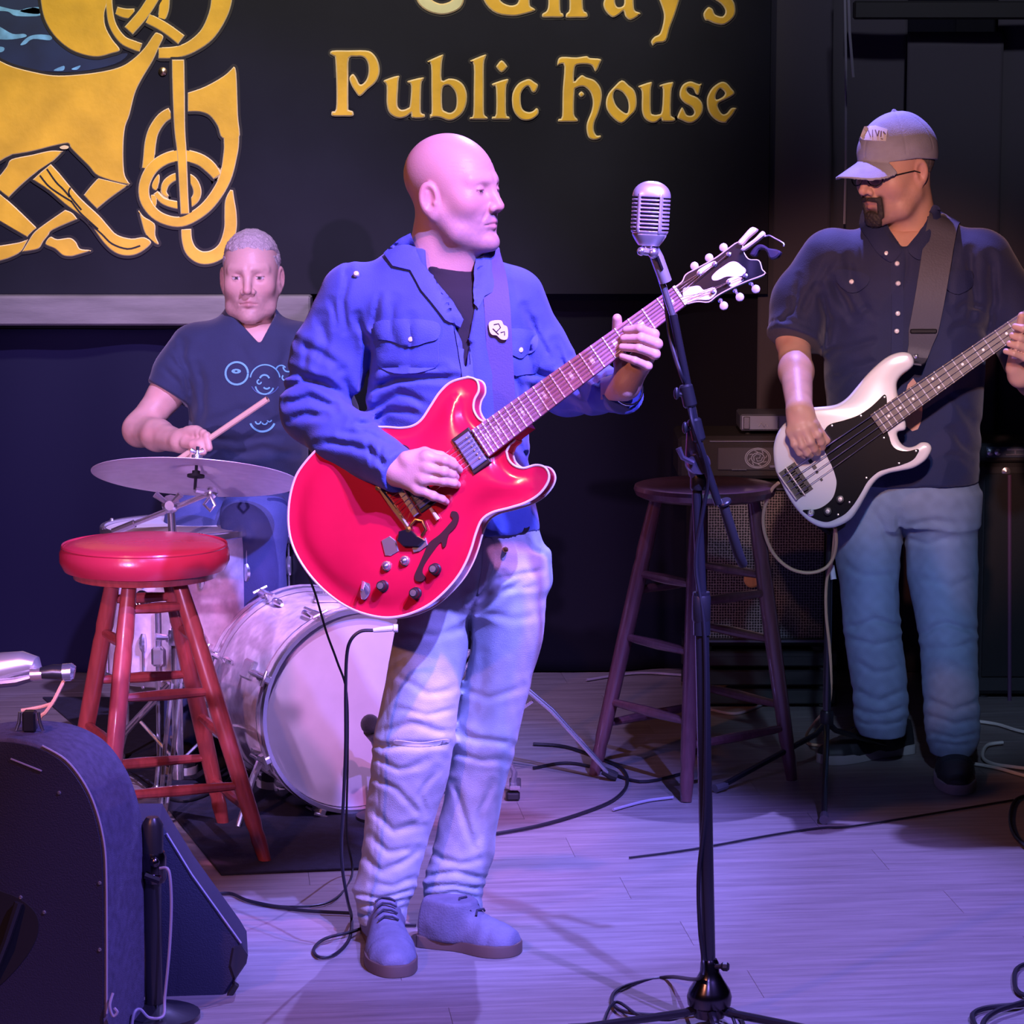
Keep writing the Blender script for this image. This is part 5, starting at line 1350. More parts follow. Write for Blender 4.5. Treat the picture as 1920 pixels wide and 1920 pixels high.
def f_shirtb(Q):
    d = loft(Q, SB)
    d = smin(d, chain(Q, [P(1560, 490, YB), P(1508, 565, YB), P(1488, 640, 7.81)], [.088, .080, .075], .03), .04)
    d = smin(d, chain(Q, [P(1838, 490, YB), P(1890, 570, YB + .01), P(1930, 670, 7.86)], [.088, .080, .074], .03), .04)
    d = d + creases(Q, CRB) * 1.25 + .0022 * nz(Q, 24, 1) + .0007 * nz(Q, 75, 2)
    # sleeve hem
    a = P(1508, 565, YB); ax = P(1482, 650, 7.80) - a; L = np.linalg.norm(ax); ax /= L
    s = (Q - a.astype(f32)) @ ax.astype(f32); near = (Q[:, 0] < P(1545, 0, YB)[0])
    d = np.where(near, smax(d, s - L * .86, .005), d)
    d = np.where(near & (np.abs(s - L * .70) < .004) , d + .002, d)
    # throat opening and V
    x, y = proj(Q)
    lx = np.interp(y, [380, 430, 465], [1650, 1668, 1692]); rx = np.interp(y, [380, 420, 465], [1748, 1736, 1698])
    v = np.maximum(np.maximum(lx - x, x - rx) * (YB / F), np.maximum((y - 462) * (YB / F), Q[:, 1] - (YB + .03)))
    return smax(d, -v, .006)
lo, hi = bbox_of([P(1440, 395, YB), P(1960, 905, YB), P(1480, 660, YB)], .14)
SBo, BB = cloth('shirt', f_shirtb, lo, hi, .0052, M_NAVY, BS)
patch('collar', BB, [(1622, 392), (1640, 400), (1656, 430), (1672, 455), (1690, 470), (1672, 492), (1648, 478), (1628, 450), (1612, 425)], .008, M_NAVY2, SBo, 7, .006, .5, maxY=YB - .02)
patch('collar', BB, [(1748, 388), (1762, 396), (1758, 430), (1740, 470), (1722, 488), (1702, 468), (1722, 440), (1738, 412)], .008, M_NAVY2, SBo, 7, .006, .5, maxY=YB - .02)
patch('placket', BB, [(1672, 470), (1694, 466), (1694, 560), (1692, 700), (1690, 760), (1670, 760), (1672, 600)], .004, M_NAVY2, SBo, 8, .004)
patch('pocket_flap', BB, [(1570, 505), (1625, 515), (1626, 535), (1598, 550), (1572, 530)], .006, M_NAVY2, SBo, 6, .003)
patch('pocket_flap', BB, [(1765, 515), (1820, 508), (1822, 535), (1796, 552), (1768, 538)], .006, M_NAVY2, SBo, 6, .003)
for x, y in ((1682, 495), (1683, 532), (1683, 588), (1681, 621), (1597, 529), (1662, 476)): snap(BB, x, y, SBo, .0068)
# jeans and belt
LRb = rows([(930, 1575, 1715, YB, .10), (1000, 1560, 1692, YB - .01, .095), (1100, 1574, 1687, YB - .02, .085), (1200, 1584, 1692, YB - .03, .078), (1290, 1597, 1702, YB - .03, .075), (1335, 1600, 1704, YB - .03, .076), (1360, 1604, 1700, YB - .03, .076), (1376, 1612, 1698, YB - .03, .072)], 4)
LLb = rows([(930, 1670, 1834, YB, .10), (1000, 1690, 1833, YB, .095), (1100, 1705, 1834, YB - .02, .088), (1200, 1722, 1832, YB - .05, .080), (1290, 1730, 1836, YB - .08, .076), (1350, 1732, 1838, YB - .09, .076), (1385, 1736, 1836, YB - .09, .076), (1412, 1744, 1824, YB - .09, .070)], 4)
PVb = rows([(980, 1600, 1834, YB, .11), (930, 1580, 1836, YB, .125), (880, 1585, 1832, YB, .128), (865, 1590, 1830, YB, .125)], 4)
CJB = [([(1690, 960), (1696, 1060), (1690, 1150)], 6, .010), ([(1640, 960), (1665, 1000), (1690, 1005)], 7, .006), ([(1700, 985), (1750, 975), (1800, 985)], 7, .006), ([(1695, 1010), (1740, 1020), (1790, 1010)], 7, .006), ([(1575, 1050), (1620, 1080), (1680, 1075)], 8, .005),
  ([(1590, 1180), (1640, 1160), (1690, 1170)], 7, .008), ([(1588, 1200), (1640, 1210), (1690, 1195)], 7, .006), ([(1600, 1240), (1640, 1260), (1690, 1250)], 7, .006), ([(1600, 1290), (1650, 1310), (1700, 1290)], 7, .008), ([(1604, 1325), (1650, 1340), (1700, 1325)], 6, .008), ([(1610, 1352), (1660, 1358), (1698, 1350)], 5, .007),
  ([(1725, 1190), (1775, 1170), (1830, 1180)], 7, .008), ([(1728, 1215), (1780, 1225), (1830, 1205)], 7, .006), ([(1735, 1270), (1780, 1250), (1832, 1265)], 7, .006), ([(1735, 1310), (1790, 1330), (1834, 1310)], 7, .008), ([(1738, 1345), (1790, 1358), (1834, 1345)], 6, .008), ([(1740, 1378), (1790, 1390), (1834, 1375)], 5, .007), ([(1745, 1398), (1790, 1404), (1824, 1398)], 5, .005), ([(1720, 1080), (1780, 1100), (1828, 1080)], 8, .004)]
def f_jeansb(Q):
    d = smin(loft(Q, LRb), loft(Q, LLb), .016); d = smin(d, loft(Q, PVb), .035)
    return d + creases(Q, CJB) * 1.2 + .0018 * nz(Q, 28, 3) + .0008 * nz(Q, 80, 1)
def c_jeansb(V):
    x, y = proj(V); base = np.tile(np.array((.21, .29, .42), f32), (len(V), 1))
    pale = np.maximum(gauss((x - 1640) / 35, 1) * gauss((y - 1090) / 120, 1), gauss((x - 1770) / 40, 1) * gauss((y - 1080) / 140, 1))
    base *= (1 + .5 * pale + .10 * nz(V, 150) - .15 * np.clip(nz(V, 20, 3), 0, 1))[:, None]
    return base
M_DENIM2 = mat('mid_blue_denim', (.2, .25, .4), .85, attr='col', bump=.3, bscale=450, sheen=.1)
lo, hi = bbox_of([P(1555, 860, YB), P(1840, 1415, YB - .1)], .13)
JBo, BJB = cloth('jeans', f_jeansb, lo, hi, .0052, M_DENIM2, BS, c_jeansb)
M_SHOE = mat('black_shoe', (.022, .022, .026), .5)
M_SOLEG = mat('grey_rubber_sole', (.34, .32, .31), .6)
boot(BS, 'shoe', G(1537, 1432), G(1702, 1408), M_SOLEG, M_SHOE, M_LACE, .115, .095, False, .24)
boot(BS, 'shoe', G(1796, 1492) + (0, .0, 0), G(1780, 1404) + (0, .02, 0), M_SOLEG, M_SHOE, M_LACE, .118, .095, False, .24)
# ---- cap, glasses
M_CAP = mat('grey_cotton_cap', (.36, .36, .44), .8, vary=.12, vscale=25, bump=.25, bscale=350)
def f_cap(Q):
    q = ((Q - HCb.astype(f32)) @ HRb.astype(f32)) / HSb
    m = np.stack([np.abs(q[:, 0]), q[:, 1], q[:, 2]], 1)
    d = ell(q, (0, -.016, .044), (.0890, .114, .109))
    cut = .036 + .05 * (q[:, 1] - .0) * .25 - .018 * np.clip(-q[:, 1] / .1, 0, 1)
    d = smax(d, cut - q[:, 2], .003)
    d = smax(d, -ell(q, (0, -.018, .030), (.079, .101, .092)), .002)
    for a in (0.0, 1.05, -1.05):
        s = q[:, 0] * math.cos(a) - (q[:, 1] + .016) * math.sin(a)
        d = d + .0016 * gauss(s, .0022) * (q[:, 2] > .05)
    d = smin(d, sph(q, (0, -.016, .1530), .0065), .004)
    d = d + .0022 * nz(Q, 42, 4) * np.clip((q[:, 2] - .04) / .02, 0, 1)
    # curved peak
    arch = .046 - 5.5 * q[:, 0] ** 2 - .34 * (q[:, 1] - .085)
    th = np.abs(q[:, 2] - arch) - .0032
    plan = np.sqrt((q[:, 0] / .086) ** 2 + ((q[:, 1] - .070) / .108) ** 2) - 1
    pk = np.maximum(np.maximum(th, plan * .08), .070 - q[:, 1])
    return smin(d, pk, .004) * HSb
CPo, BC = cloth('cap', f_cap, HCb - (.22, .26, .06), HCb + (.20, .20, .22), .0030, M_CAP, BS)
bd = patch('badge', BC, [(1621, 238), (1642, 236), (1664, 243), (1661, 265), (1638, 264), (1612, 262)], .0028, mat('pale_badge_cloth', (.72, .70, .68), .8), CPo, 5, .002, curved=False)
for i, (x0, y0, x1, y1) in enumerate(((1628, 245, 1632, 256), (1636, 244, 1636, 257), (1641, 244, 1645, 256), (1645, 256, 1648, 245), (1652, 246, 1651, 257), (1656, 247, 1660, 252), (1620, 259, 1655, 261))):
    a, b = hit(BC, x0, y0), hit(BC, x1, y1)
    if a and b: MB().tube([a[0] - _f * .0032, b[0] - _f * .0032], .0018, 5).build('badge_mark', mat('brown_thread', (.18, .12, .10), .8), bd)
M_FRAME = mat('dark_glasses_frame', (.02, .02, .022), .25)
Hw = lambda q: HCb + HRb @ (np.array(q) * HSb)
gl = MB()
for s in (-1, 1):
    gl.tube([Hw((s * (.034 + .024 * math.cos(a)), .1045 - .008 * abs(math.cos(a)) ** 2 * (1 if math.cos(a) > 0 else 0), -.002 + .0165 * math.sin(a))) for a in np.linspace(0, 2 * PI, 22, False)], .0017, 6, closed=True)
    gl.tube([Hw((s * .058, .097, .002)), Hw((s * .074, .070, .004)), Hw((s * .082, .01, .006)), Hw((s * .080, -.012, -.002))], .0018, 6)
gl.tube([Hw((-.011, .106, .002)), Hw((0, .1085, .004)), Hw((.011, .106, .002))], .0016, 6)
gobj = gl.build('glasses', M_FRAME, BS)
ML = bpy.data.materials.new('lens_glass'); ML.use_nodes = True
pb = ML.node_tree.nodes['Principled BSDF']; pb.inputs['Transmission Weight'].default_value = 1; pb.inputs['Roughness'].default_value = .02; pb.inputs['IOR'].default_value = 1.05; pb.inputs['Base Color'].default_value = (.75, .78, .85, 1)
for s in (-1, 1):
    c = Hw((s * .034, .1035, -.002)); n = HRb[:, 1]
    MB().lathe([(0, 0), (.0165, -.0004), (.0165, -.0012), (0, -.0010)], c, n, 18).build('lens', ML, gobj)
def f_goat(Q):
    q = ((Q - HCb.astype(f32)) @ HRb.astype(f32)) / HSb; m = np.stack([np.abs(q[:, 0]), q[:, 1], q[:, 2]], 1)
    reg = ell(q, (0, .090, -.108), (.029, .030, .024)); reg = np.minimum(reg, rc(m, (.029, .088, -.056), (.027, .086, -.098), .0075, .0085)); reg = np.minimum(reg, rc(m, (.003, .106, -.0525), (.027, .092, -.056), .0050, .0065))
    return smax(head_sdf(q, hpb) - .0042 + .0016 * nz(Q, 420) + .0010 * nz(Q, 900, 3), reg, .003) * HSb
cloth('goatee', f_goat, HCb - (.16, .16, .16), HCb + (.10, .10, .02), .0018, mat('dark_beard', (.030, .024, .022), .7, vary=.6, vscale=350), BS)
# hair above the ear
def f_hairb(Q):
    q = ((Q - HCb.astype(f32)) @ HRb.astype(f32)) / HSb
    d = ell(q, (0, -.018, .035), (.0795, .102, .088)) + .0012 * nz(Q, 500)
    d = smax(d, q[:, 2] - .040, .004)
    return smax(d, np.maximum(q[:, 1] - .022 - .4 * (q[:, 2]), -.052 - q[:, 2]), .004) * HSb
cloth('hair', f_hairb, HCb - (.14, .14, .10), HCb + (.14, .14, .08), .003, mat('greying_hair', (.16, .14, .13), .7, vary=.4, vscale=300), BS)

# ------------------------------------------------------------------ white bass guitar
QP = Plane(P(1570, 850, 7.61), (-.16, -1, .14), (1, 0, .02))
BG = thing('bass_guitar', P(1570, 850, 7.61), 'white bass guitar with black scratch plate held by the man in the cap', 'guitar')
zb_ = lambda pts: [QP.px(1440 + x / 5.334, 640 + y / 5.334) for x, y in pts]
M_WHITE = mat('white_lacquer', (.74, .76, .74), .22, coat=.4)
BCt = crom(zb_([(1300,560),(1285,480),(1290,400),(1340,330),(1430,262),(1458,205),(1432,132),(1370,106),(1280,115),(1180,160),(1080,240),(980,340),(880,460),(790,560),(700,620),(600,645),(430,662),(300,700),(180,800),(100,900),(60,1010),(50,1120),(70,1280),(130,1420),(220,1590),(320,1720),(420,1810),(520,1858),(620,1866),(720,1840),(820,1780),(890,1690),(960,1570),(1030,1450),(1100,1370),(1200,1320),(1330,1293),(1450,1265),(1560,1200),(1620,1120),(1635,1060),(1600,1015),(1530,1010),(1470,1045),(1400,1058),(1340,1030),(1300,970),(1295,905),(1380,850)]), 5, True, (0,))
MB().prism(QP, BCt, -.042, 0.0, .011, (), 0, None, 4).build('body', M_WHITE, BG, True, 50)
PGc = crom(zb_([(1170,532),(1186,560),(1190,650),(1180,760),(1195,900),(1215,960),(1240,1035),(1300,1085),(1400,1098),(1490,1078),(1508,1100),(1450,1185),(1330,1238),(1200,1272),(1100,1308),(1000,1400),(930,1520),(860,1630),(780,1720),(700,1768),(600,1806),(520,1796),(440,1762),(358,1708),(360,1686),(480,1680),(570,1640),(650,1560),(682,1450),(680,1370),(640,1250),(600,1170),(555,1060),(540,960),(565,890),(620,830),(760,790),(900,740),(1010,670),(1090,600),(1150,540)]), 4, True, (0,))
sg_ = MB().prism(QP, PGc, -.001, .0028, .0010).build('scratch_plate', M_BLKGLOSS, BG, True)
for q in ((1165,560),(1480,1098),(1310,1220),(985,1365),(815,1610),(700,1735),(1160,965),(930,745),(640,845)):
    MB().lathe([(.0030, 0), (.0022, .0012), (0, .0014)], QP.w(*zb_([q])[0], .0028), QP.n, 10).build('screw', M_CHROME, sg_)
br2 = np.array(zb_([(275, 1400)])[0]); f12 = np.array(QP.px(1747, 724)); a2_ = f12 - br2; L2 = 2 * np.linalg.norm(a2_); a2_ /= np.linalg.norm(a2_)
nut2 = br2 + a2_ * L2
e2 = np.array(QP.px(1645, 798)); e2 = br2 + a2_ * ((e2 - br2) @ a2_)
FT2 = .014
ax2, p2, pos2, wid2 = fretboard(BG, QP, e2, nut2, br2, FT2, 20, [3, 5, 7, 9, 12, 15, 17, 19], .0600, .042, mat('dark_rosewood', (.035, .017, .016), .4, vary=.2, vscale=20), mat('maple_neck', (.52, .32, .16), .35, coat=.3), 'dot', 4)
hs2 = [nut2 + p2 * .020, nut2 - p2 * .020, nut2 + a2_ * .04 - p2 * .034, nut2 + a2_ * .20 - p2 * .045, nut2 + a2_ * .215 + p2 * .0, nut2 + a2_ * .18 + p2 * .05, nut2 + a2_ * .05 + p2 * .035]
ho = MB().prism(QP, crom(hs2, 4), -.008, .008, .003).build('headstock', mat('maple_neck'), BG)
for k in range(4):
    q = nut2 + a2_ * (.045 + .042 * k) + p2 * .055
    t = MB().tube([QP.w(*(q - p2 * .02), 0), QP.w(*q, 0)], .004, 8).build('tuner', M_CHROME, ho)
    MB().lathe([(.011, -.002), (.012, 0), (.011, .002)], QP.w(*(q + p2 * .006), 0), QP.n, 12).build('tuner_button', M_CHROME, t)
for i in range(4):
    o = (1.5 - i) / 3
    MB().tube([QP.w(*(br2 - a2_ * .02 + p2 * o * .058), .010), QP.w(*(br2 + a2_ * .02 + p2 * o * .058), .016), QP.w(*(nut2 + p2 * o * .032), FT2 + .0025)], .0014 - .0002 * i, 6).build('string', M_STRING, BG)
# bridge plate with four saddles
o = [br2 + p2 * .042 + a2_ * .026, br2 - p2 * .042 + a2_ * .026, br2 - p2 * .042 - a2_ * .026, br2 + p2 * .042 - a2_ * .026]
bro = MB().prism(QP, o, 0, .003, .0008).build('bridge_plate', M_BLKPLA, BG, False)
MB().prism(QP, [br2 + p2 * .042 - a2_ * .022, br2 - p2 * .042 - a2_ * .022, br2 - p2 * .042 - a2_ * .027, br2 + p2 * .042 - a2_ * .027], 0, .014, .001).build('bridge_lip', M_CHROME, bro, False)
for i in range(4):
    c = br2 + p2 * ((1.5 - i) / 3 * .058) + a2_ * .004
    MB().prism(QP, [c + p2 * .0075 + a2_ * .012, c - p2 * .0075 + a2_ * .012, c - p2 * .0075 - a2_ * .012, c + p2 * .0075 - a2_ * .012], .003, .011, .002).build('saddle', mat('blackened_steel', (.05, .05, .055), .3, 1.0), bro, False)
    MB().tube([QP.w(*(c - a2_ * .02), .007), QP.w(*(c - a2_ * .012), .007)], .0016, 6).build('saddle_screw', M_CHROME, bro)
MB().prism(QP, [br2 + p2 * .044 + a2_ * .0015, br2 - p2 * .044 + a2_ * .0015, br2 - p2 * .044 - a2_ * .0015, br2 + p2 * .044 - a2_ * .0015], .003, .0125).build('saddle_rail', M_CHROME, bro, False)
# pickup pole blocks, knobs, jack
for q in ((380,1150),(425,1200),(465,1260),(490,1310),(535,1385)):
    c = np.array(zb_([q])[0]); w_ = .0048 if q[0] < 470 else .003
    MB().prism(QP, [c + p2 * w_ + a2_ * w_, c - p2 * w_ + a2_ * w_, c - p2 * w_ - a2_ * w_, c + p2 * w_ - a2_ * w_], 0, .004, .0008).build('pickup_pole', M_BLKPLA, BG, False)
for q in ((725,1582),(600,1702)):
    k = MB().lathe([(.0115, 0), (.0115, .004), (.010, .006), (.0095, .016), (0, .017)], QP.w(*zb_([q])[0], .003), QP.n, 18).build('knob', M_BLKPLA, BG)
    MB().lathe([(.006, 0), (.0055, .0012), (0, .0014)], QP.w(*zb_([q])[0], .020), QP.n, 12).build('knob_cap', M_CHROME, k)
MB().lathe([(.009, 0), (.009, .003), (.006, .004), (.006, .006), (.003, .006), (.003, .002)], QP.w(*zb_([(430, 1714)])[0], .003), QP.n, 16).build('jack_socket', M_CHROME, BG)
# strap
sp = []
for x, y in ((1768, 412), (1760, 450), (1752, 500), (1742, 560), (1730, 620), (1718, 670)):
    h = hit(BB, x, y); sp.append(h[0] + np.array([0, -.012, 0]) if h is not None else P(x, y, 7.72))
sp = [P(1776, 404, YB + .05)] + sp + [QP.w(*QP.px(1712, 682), -.012)]
wd_ = np.array([(1, 0, np.interp(t, [0, .15, .35, 1], [-.55, -.45, -.15, -.12])) for t in np.linspace(0, 1, (len(sp) - 1) * 4 + 1)])
stb = MB().ribbon(crom(sp, 4, False), wd_, list(np.interp(np.linspace(0, 1, (len(sp) - 1) * 4 + 1), [0, .72, .78, 1], [.082, .076, .060, .042])), .004).build('strap', mat('grey_leather_strap', (.075, .075, .105), .55, bump=.2, bscale=200), BG)
h = sp[5]
MB().box(h + np.array([0, -.004, 0]), (.070, .008, .012), None, 0, .003).build('strap_slider', M_BLKPLA, stb)
MB().ball(QP.w(*QP.px(1718, 668), .004), .007, 10).build('strap_button', M_CHROME, BG)
# tan lead
tl = thing('guitar_lead', G(1530, 1395), 'tan coloured lead looping from the white bass down to the floor', 'cable')
MB().tube(crom([P(1460, 905, 7.62), P(1446, 920, 7.64), P(1432, 960, 7.66), P(1434, 1000, 7.67), P(1452, 1040, 7.68), P(1482, 1066, 7.68), P(1516, 1074, 7.68), P(1546, 1066, 7.68), P(1562, 1046, 7.68), P(1568, 1018, 7.66), P(1566, 990, 7.64)], 6, False), .0046, 8).build('cord', mat('tan_cable', (.62, .40, .22), .5), tl)
MB().tube(crom([P(1566, 990, 7.64), P(1560, 1050, 7.72), P(1550, 1090, 7.75), P(1549, 1150, 7.76), P(1556, 1220, 7.77), P(1558, 1290, 7.78), P(1552, 1325, 7.8), P(1530, 1352, 7.85), G(1512, 1378, .006), G(1516, 1394, .006), G(1545, 1398, .006), G(1590, 1400, .006)], 6, False), .0042, 8).build('cord', mat('tan_cable'), tl)
# ------------------------------------------------------------------ the drummer
YD = 8.22
DR = thing('person', (-.74, 8.3, 0), 'short haired drummer in dark blue V neck tee sitting behind the drums', 'person')
SKIN3 = (.66, .42, .34)
HRd = frame((-.02, -1, -.03), (-.015, 0, 1)); HCd = P(471, 518, YD - .02); HSd = .965
hpd = dict(stubble=.5, stubcol=(.30, .20, .17), brow=(.17, .10, .08), browk=.85, open=.0040, gaze=(0, 1, -.02), neck=.062, neckend=(0, -.02, -.22), jaw=.98, nose=.9, nosew=1.15, cheek=.98, ear=1.08, earz=-.008, chin=1.1, skin=SKIN3, iris=(.16, .14, .12), wrinkle=.0005)
def f_headd(Q): return head_sdf(((Q - HCd.astype(f32)) @ HRd.astype(f32)) / HSd, hpd) * HSd
def c_headd(V): return head_col(((V - HCd.astype(f32)) @ HRd.astype(f32)) / HSd, hpd)
b3 = Body()
b3.add(f_headd, HCd - (.16, .16, .22), HCd + (.16, .16, .15), .0030, c_headd)
# right arm, fist round the stick
eld = P(262, 806, 8.12); Wd = P(338, 828, 7.90); HD = P(366, 824, 7.85)
stick_a, stick_b = P(348, 853, 7.84), P(492, 755, 7.78)
sd = (stick_b - stick_a); sd /= np.linalg.norm(sd)
md = [P(374, 812, 7.85), P(368, 808, 7.86), P(360, 808, 7.87), P(352, 810, 7.88)]
cc = stick_a + (stick_b - stick_a) * .16
fd_ = []
for i in range(4):
    k = cc + sd * (.028 - .019 * i); a = md[i]
    fd_.append([a, a + np.array([.022, -.028, -.004]), k + np.array([.010, -.018, -.016]), k + np.array([-.008, -.004, -.020])])
thd = [P(350, 830, 7.86), P(362, 834, 7.83), P(374, 832, 7.82), P(384, 828, 7.82)]
def f_hd(Q):
    d = hand_sdf(Q, Wd, md, fd_, thd, .030, 1.08)
    return smin(d, chain(Q, [Wd, Wd + (eld - Wd) * .55, eld, P(312, 738, 8.18), P(350, 670, YD)], [.030, .040, .043, .045, .05], .025), .02)
lo, hi = bbox_of([Wd, eld, *md, *fd_[0], *fd_[3], P(350, 670, YD)], .065)
b3.add(f_hd, lo, hi, .0030, skinc(SKIN3))
# left arm reaching forward behind the singer
eld2 = P(640, 815, 8.12); Wd2 = P(600, 905, 7.92); md2 = [P(590, 912, 7.89), P(586, 918, 7.89), P(584, 924, 7.90), P(584, 930, 7.91)]
fd2 = [[a, a + np.array([-.012, -.026, -.004]), a + np.array([-.004, -.040, -.022]), a + np.array([.014, -.030, -.030])] for a in md2]
def f_hd2(Q):
    d = hand_sdf(Q, Wd2, md2, fd2, [P(592, 905, 7.9), P(584, 902, 7.87), P(576, 904, 7.85), P(570, 908, 7.84)], .030, 1.08)
    return smin(d, chain(Q, [Wd2, Wd2 + (eld2 - Wd2) * .5, eld2, P(605, 690, YD)], [.031, .045, .05, .055], .025), .02)
lo, hi = bbox_of([Wd2, eld2, *md2, *fd2[0], P(605, 690, YD)], .07)
b3.add(f_hd2, lo, hi, .0045, skinc(SKIN3))
TD = rows([(1010, 372, 560, YD + .04, .12), (860, 372, 565, YD + .02, .12), (720, 360, 575, YD, .12), (640, 352, 584, YD, .11), (605, 390, 550, YD, .085)])
def f_tord(Q): return loft(Q, TD)
lo, hi = bbox_of([P(350, 600, YD), P(590, 1010, YD)], .13)
b3.add(f_tord, lo, hi, .015, skinc(SKIN3))
b3.build('body', M_SKIN, DR)
# tee shirt
SD_ = rows([(1020, 352, 578, YD + .04, .150), (960, 348, 580, YD + .03, .152), (880, 350, 578, YD + .02, .148), (780, 348, 584, YD, .142), (700, 344, 588, YD, .138), (650, 342, 592, YD, .124), (618, 365, 575, YD, .105), (594, 408, 532, YD, .085), (576, 424, 518, YD + .01, .07)])
CRD = [([(345, 640), (352, 720), (360, 800)], 9, .012), ([(372, 690), (380, 760), (372, 840)], 9, .008), ([(300, 690), (330, 720), (345, 750)], 6, .006), ([(318, 668), (340, 700), (352, 730)], 5, .006), ([(325, 650), (345, 680)], 6, .005),
  ([(400, 790), (450, 770), (520, 790)], 9, .006), ([(390, 820), (440, 830), (520, 815)], 8, .008), ([(430, 850), (490, 840), (550, 850)], 8, .008), ([(440, 640), (480, 700), (470, 760)], 10, .004), ([(540, 640), (520, 720), (530, 790)], 9, .006)]
def f_teed(Q):
    d = loft(Q, SD_)
    d = smin(d, chain(Q, [P(372, 655, YD), P(338, 700, 8.20), P(312, 742, 8.18)], [.076, .070, .066], .03), .035)
    d = smin(d, chain(Q, [P(565, 655, YD), P(605, 720, 8.20), P(628, 770, 8.16)], [.076, .070, .066], .03), .035)
    d = d + creases(Q, CRD) * 1.2 + .002 * nz(Q, 25, 6) + .0007 * nz(Q, 70, 2)
    a = P(338, 700, 8.20); ax = P(308, 748, 8.18) - a; L = np.linalg.norm(ax); ax /= L
    s = (Q - a.astype(f32)) @ ax.astype(f32)
    d = np.where(Q[:, 0] < P(345, 0, YD)[0], smax(d, s - L * .80, .005), d)
    x, y = proj(Q)
    hw = np.interp(y, [560, 590, 640, 645], [44, 40, 4, 0]); cx = np.interp(y, [560, 645], [471, 487])
    v = np.maximum((np.abs(x - cx) - hw) * (YD / F), np.maximum((y - 642) * (YD / F), Q[:, 1] - (YD + .02)))
    return smax(d, -v, .006)
M_TEE2 = mat('blue_black_tee', (.020, .034, .085), .85, vary=.12, vscale=14, bump=.2, bscale=380, sheen=.2)
lo, hi = bbox_of([P(300, 570, YD), P(640, 1010, YD)], .15)
TDo, BT = cloth('tee_shirt', f_teed, lo, hi, .0052, M_TEE2, DR)
M_PRINT = mat('pale_blue_print', (.16, .50, .62), .7)
M_PRINT2 = mat('faded_blue_print', (.07, .13, .30), .7)
def ring(cx, cy, r, w, a0=0, a1=2 * PI, n=26, m=None, ry=None):
    o = [(cx + (r + w) * math.cos(a), cy + (ry or r) / r * (r + w) * math.sin(a)) for a in np.linspace(a0, a1, n)]
    i = [(cx + (r - w) * math.cos(a), cy + (ry or r) / r * (r - w) * math.sin(a)) for a in np.linspace(a1, a0, n)]
    patch('print', BT, o + i, .0016, m or M_PRINT, TDo, 5, .003, curved=False)
# a drum kit line drawing on the chest
ring(444, 700, 21, 1.8, .02, 2 * PI - .02); ring(443, 696, 6, 3.0, .02, 2 * PI - .02, 12, None, 3)
ring(497, 712, 28, 1.2, PI * 1.05, PI * 1.95); ring(497, 712, 28, .9, .15 * PI, .85 * PI, 18, M_PRINT2)
ring(496, 722, 17, 1.4, .1 * PI, .95 * PI); ring(496, 712, 9, 1.6, 1.1 * PI, 1.9 * PI, 12); ring(500, 722, 7, 1.5, .2 * PI, .8 * PI, 10); ring(486, 716, 4, 1.3, .0, 1.5 * PI, 8)
ring(527, 695, 10, 1.2, PI * 1.1, PI * 1.8, 10); ring(540, 688, 9, 1.4, PI * .1, PI * 1.0, 10); patch('print', BT, [(540, 679), (551, 678), (551, 682), (541, 683)], .0016, M_PRINT, TDo, 4, .003, curved=False)
ring(534, 708, 5, 1.4, 0, PI * 1.3, 8)
ring(492, 785, 24, 1.8, .12 * PI, .88 * PI, 20); ring(484, 790, 5, 1.3, .0, PI, 8); ring(496, 791, 5, 1.3, .1, PI * .9, 8); ring(505, 787, 4, 1.2, .1, PI * .9, 8)
# hair
def f_haird(Q):
    q = ((Q - HCd.astype(f32)) @ HRd.astype(f32)) / HSd
    d = ell(q, (0, -.020, .042), (.0815, .101, .0915)) + .0020 * nz(Q, 260) + .001 * nz(Q, 600, 3)
    hl = .088 - .020 * np.clip((q[:, 1] - .05) / .03, 0, 1) + 2.2 * 0 * q[:, 0]
    front = (q[:, 1] - np.interp(q[:, 2], [-.02, .02, .05, .075, .095, .13], [-.005, .020, .034, .060, .085, .1]).astype(f32) + 6 * np.maximum(np.abs(q[:, 0]) - .045, 0) * (q[:, 2] > .06) * .35)
    d = smax(d, front, .006)
    return smax(d, -.030 - q[:, 2] + .0 * q[:, 1], .006) * HSd
cloth('hair', f_haird, HCd - (.13, .14, .08), HCd + (.13, .13, .17), .0028, mat('grey_brown_hair', (.46, .40, .38), .65, vary=.35, vscale=260, bump=.6, bscale=350), DR)
# jeans: thighs reach forward from the throne, shins go down
M_DENIM3 = mat('dark_blue_denim', (.055, .075, .20), .85, vary=.15, vscale=18, bump=.3, bscale=400)
hipL, hipR = P(515, 985, YD + .02), P(420, 985, YD + .02)
knL, knR = P(478, 968, 7.76), P(300, 985, 7.80)
ftL = np.array([-.66, 7.72, .10]); ftR = np.array([-.88, 7.86, .10])
ftL[0] = P(505, 1300, 7.75)[0]
def f_jd(Q):
    d = chain(Q, [hipL, knL, ftL], [.105, .082, .058], .05); d = smin(d, chain(Q, [hipR, P(372, 985, 7.86), ftR], [.105, .082, .058], .05), .02)
    d = smin(d, ell(Q, (hipL + hipR) / 2 + (0, .03, -.02), (.19, .14, .12)), .06)
    return d + .005 * (1 - np.abs(nz(Q, 22, 2))) * .6 + .001 * nz(Q, 70)
lo, hi = bbox_of([hipL, hipR, knL, ftL, ftR], .16)
cloth('jeans', f_jd, lo, hi, .007, M_DENIM3, DR)
boot(DR, 'shoe', (ftL[0] + .03, 7.56, 0), (ftL[0], 7.80, 0), M_SOLEG, M_SHOE, None, .10, .12)
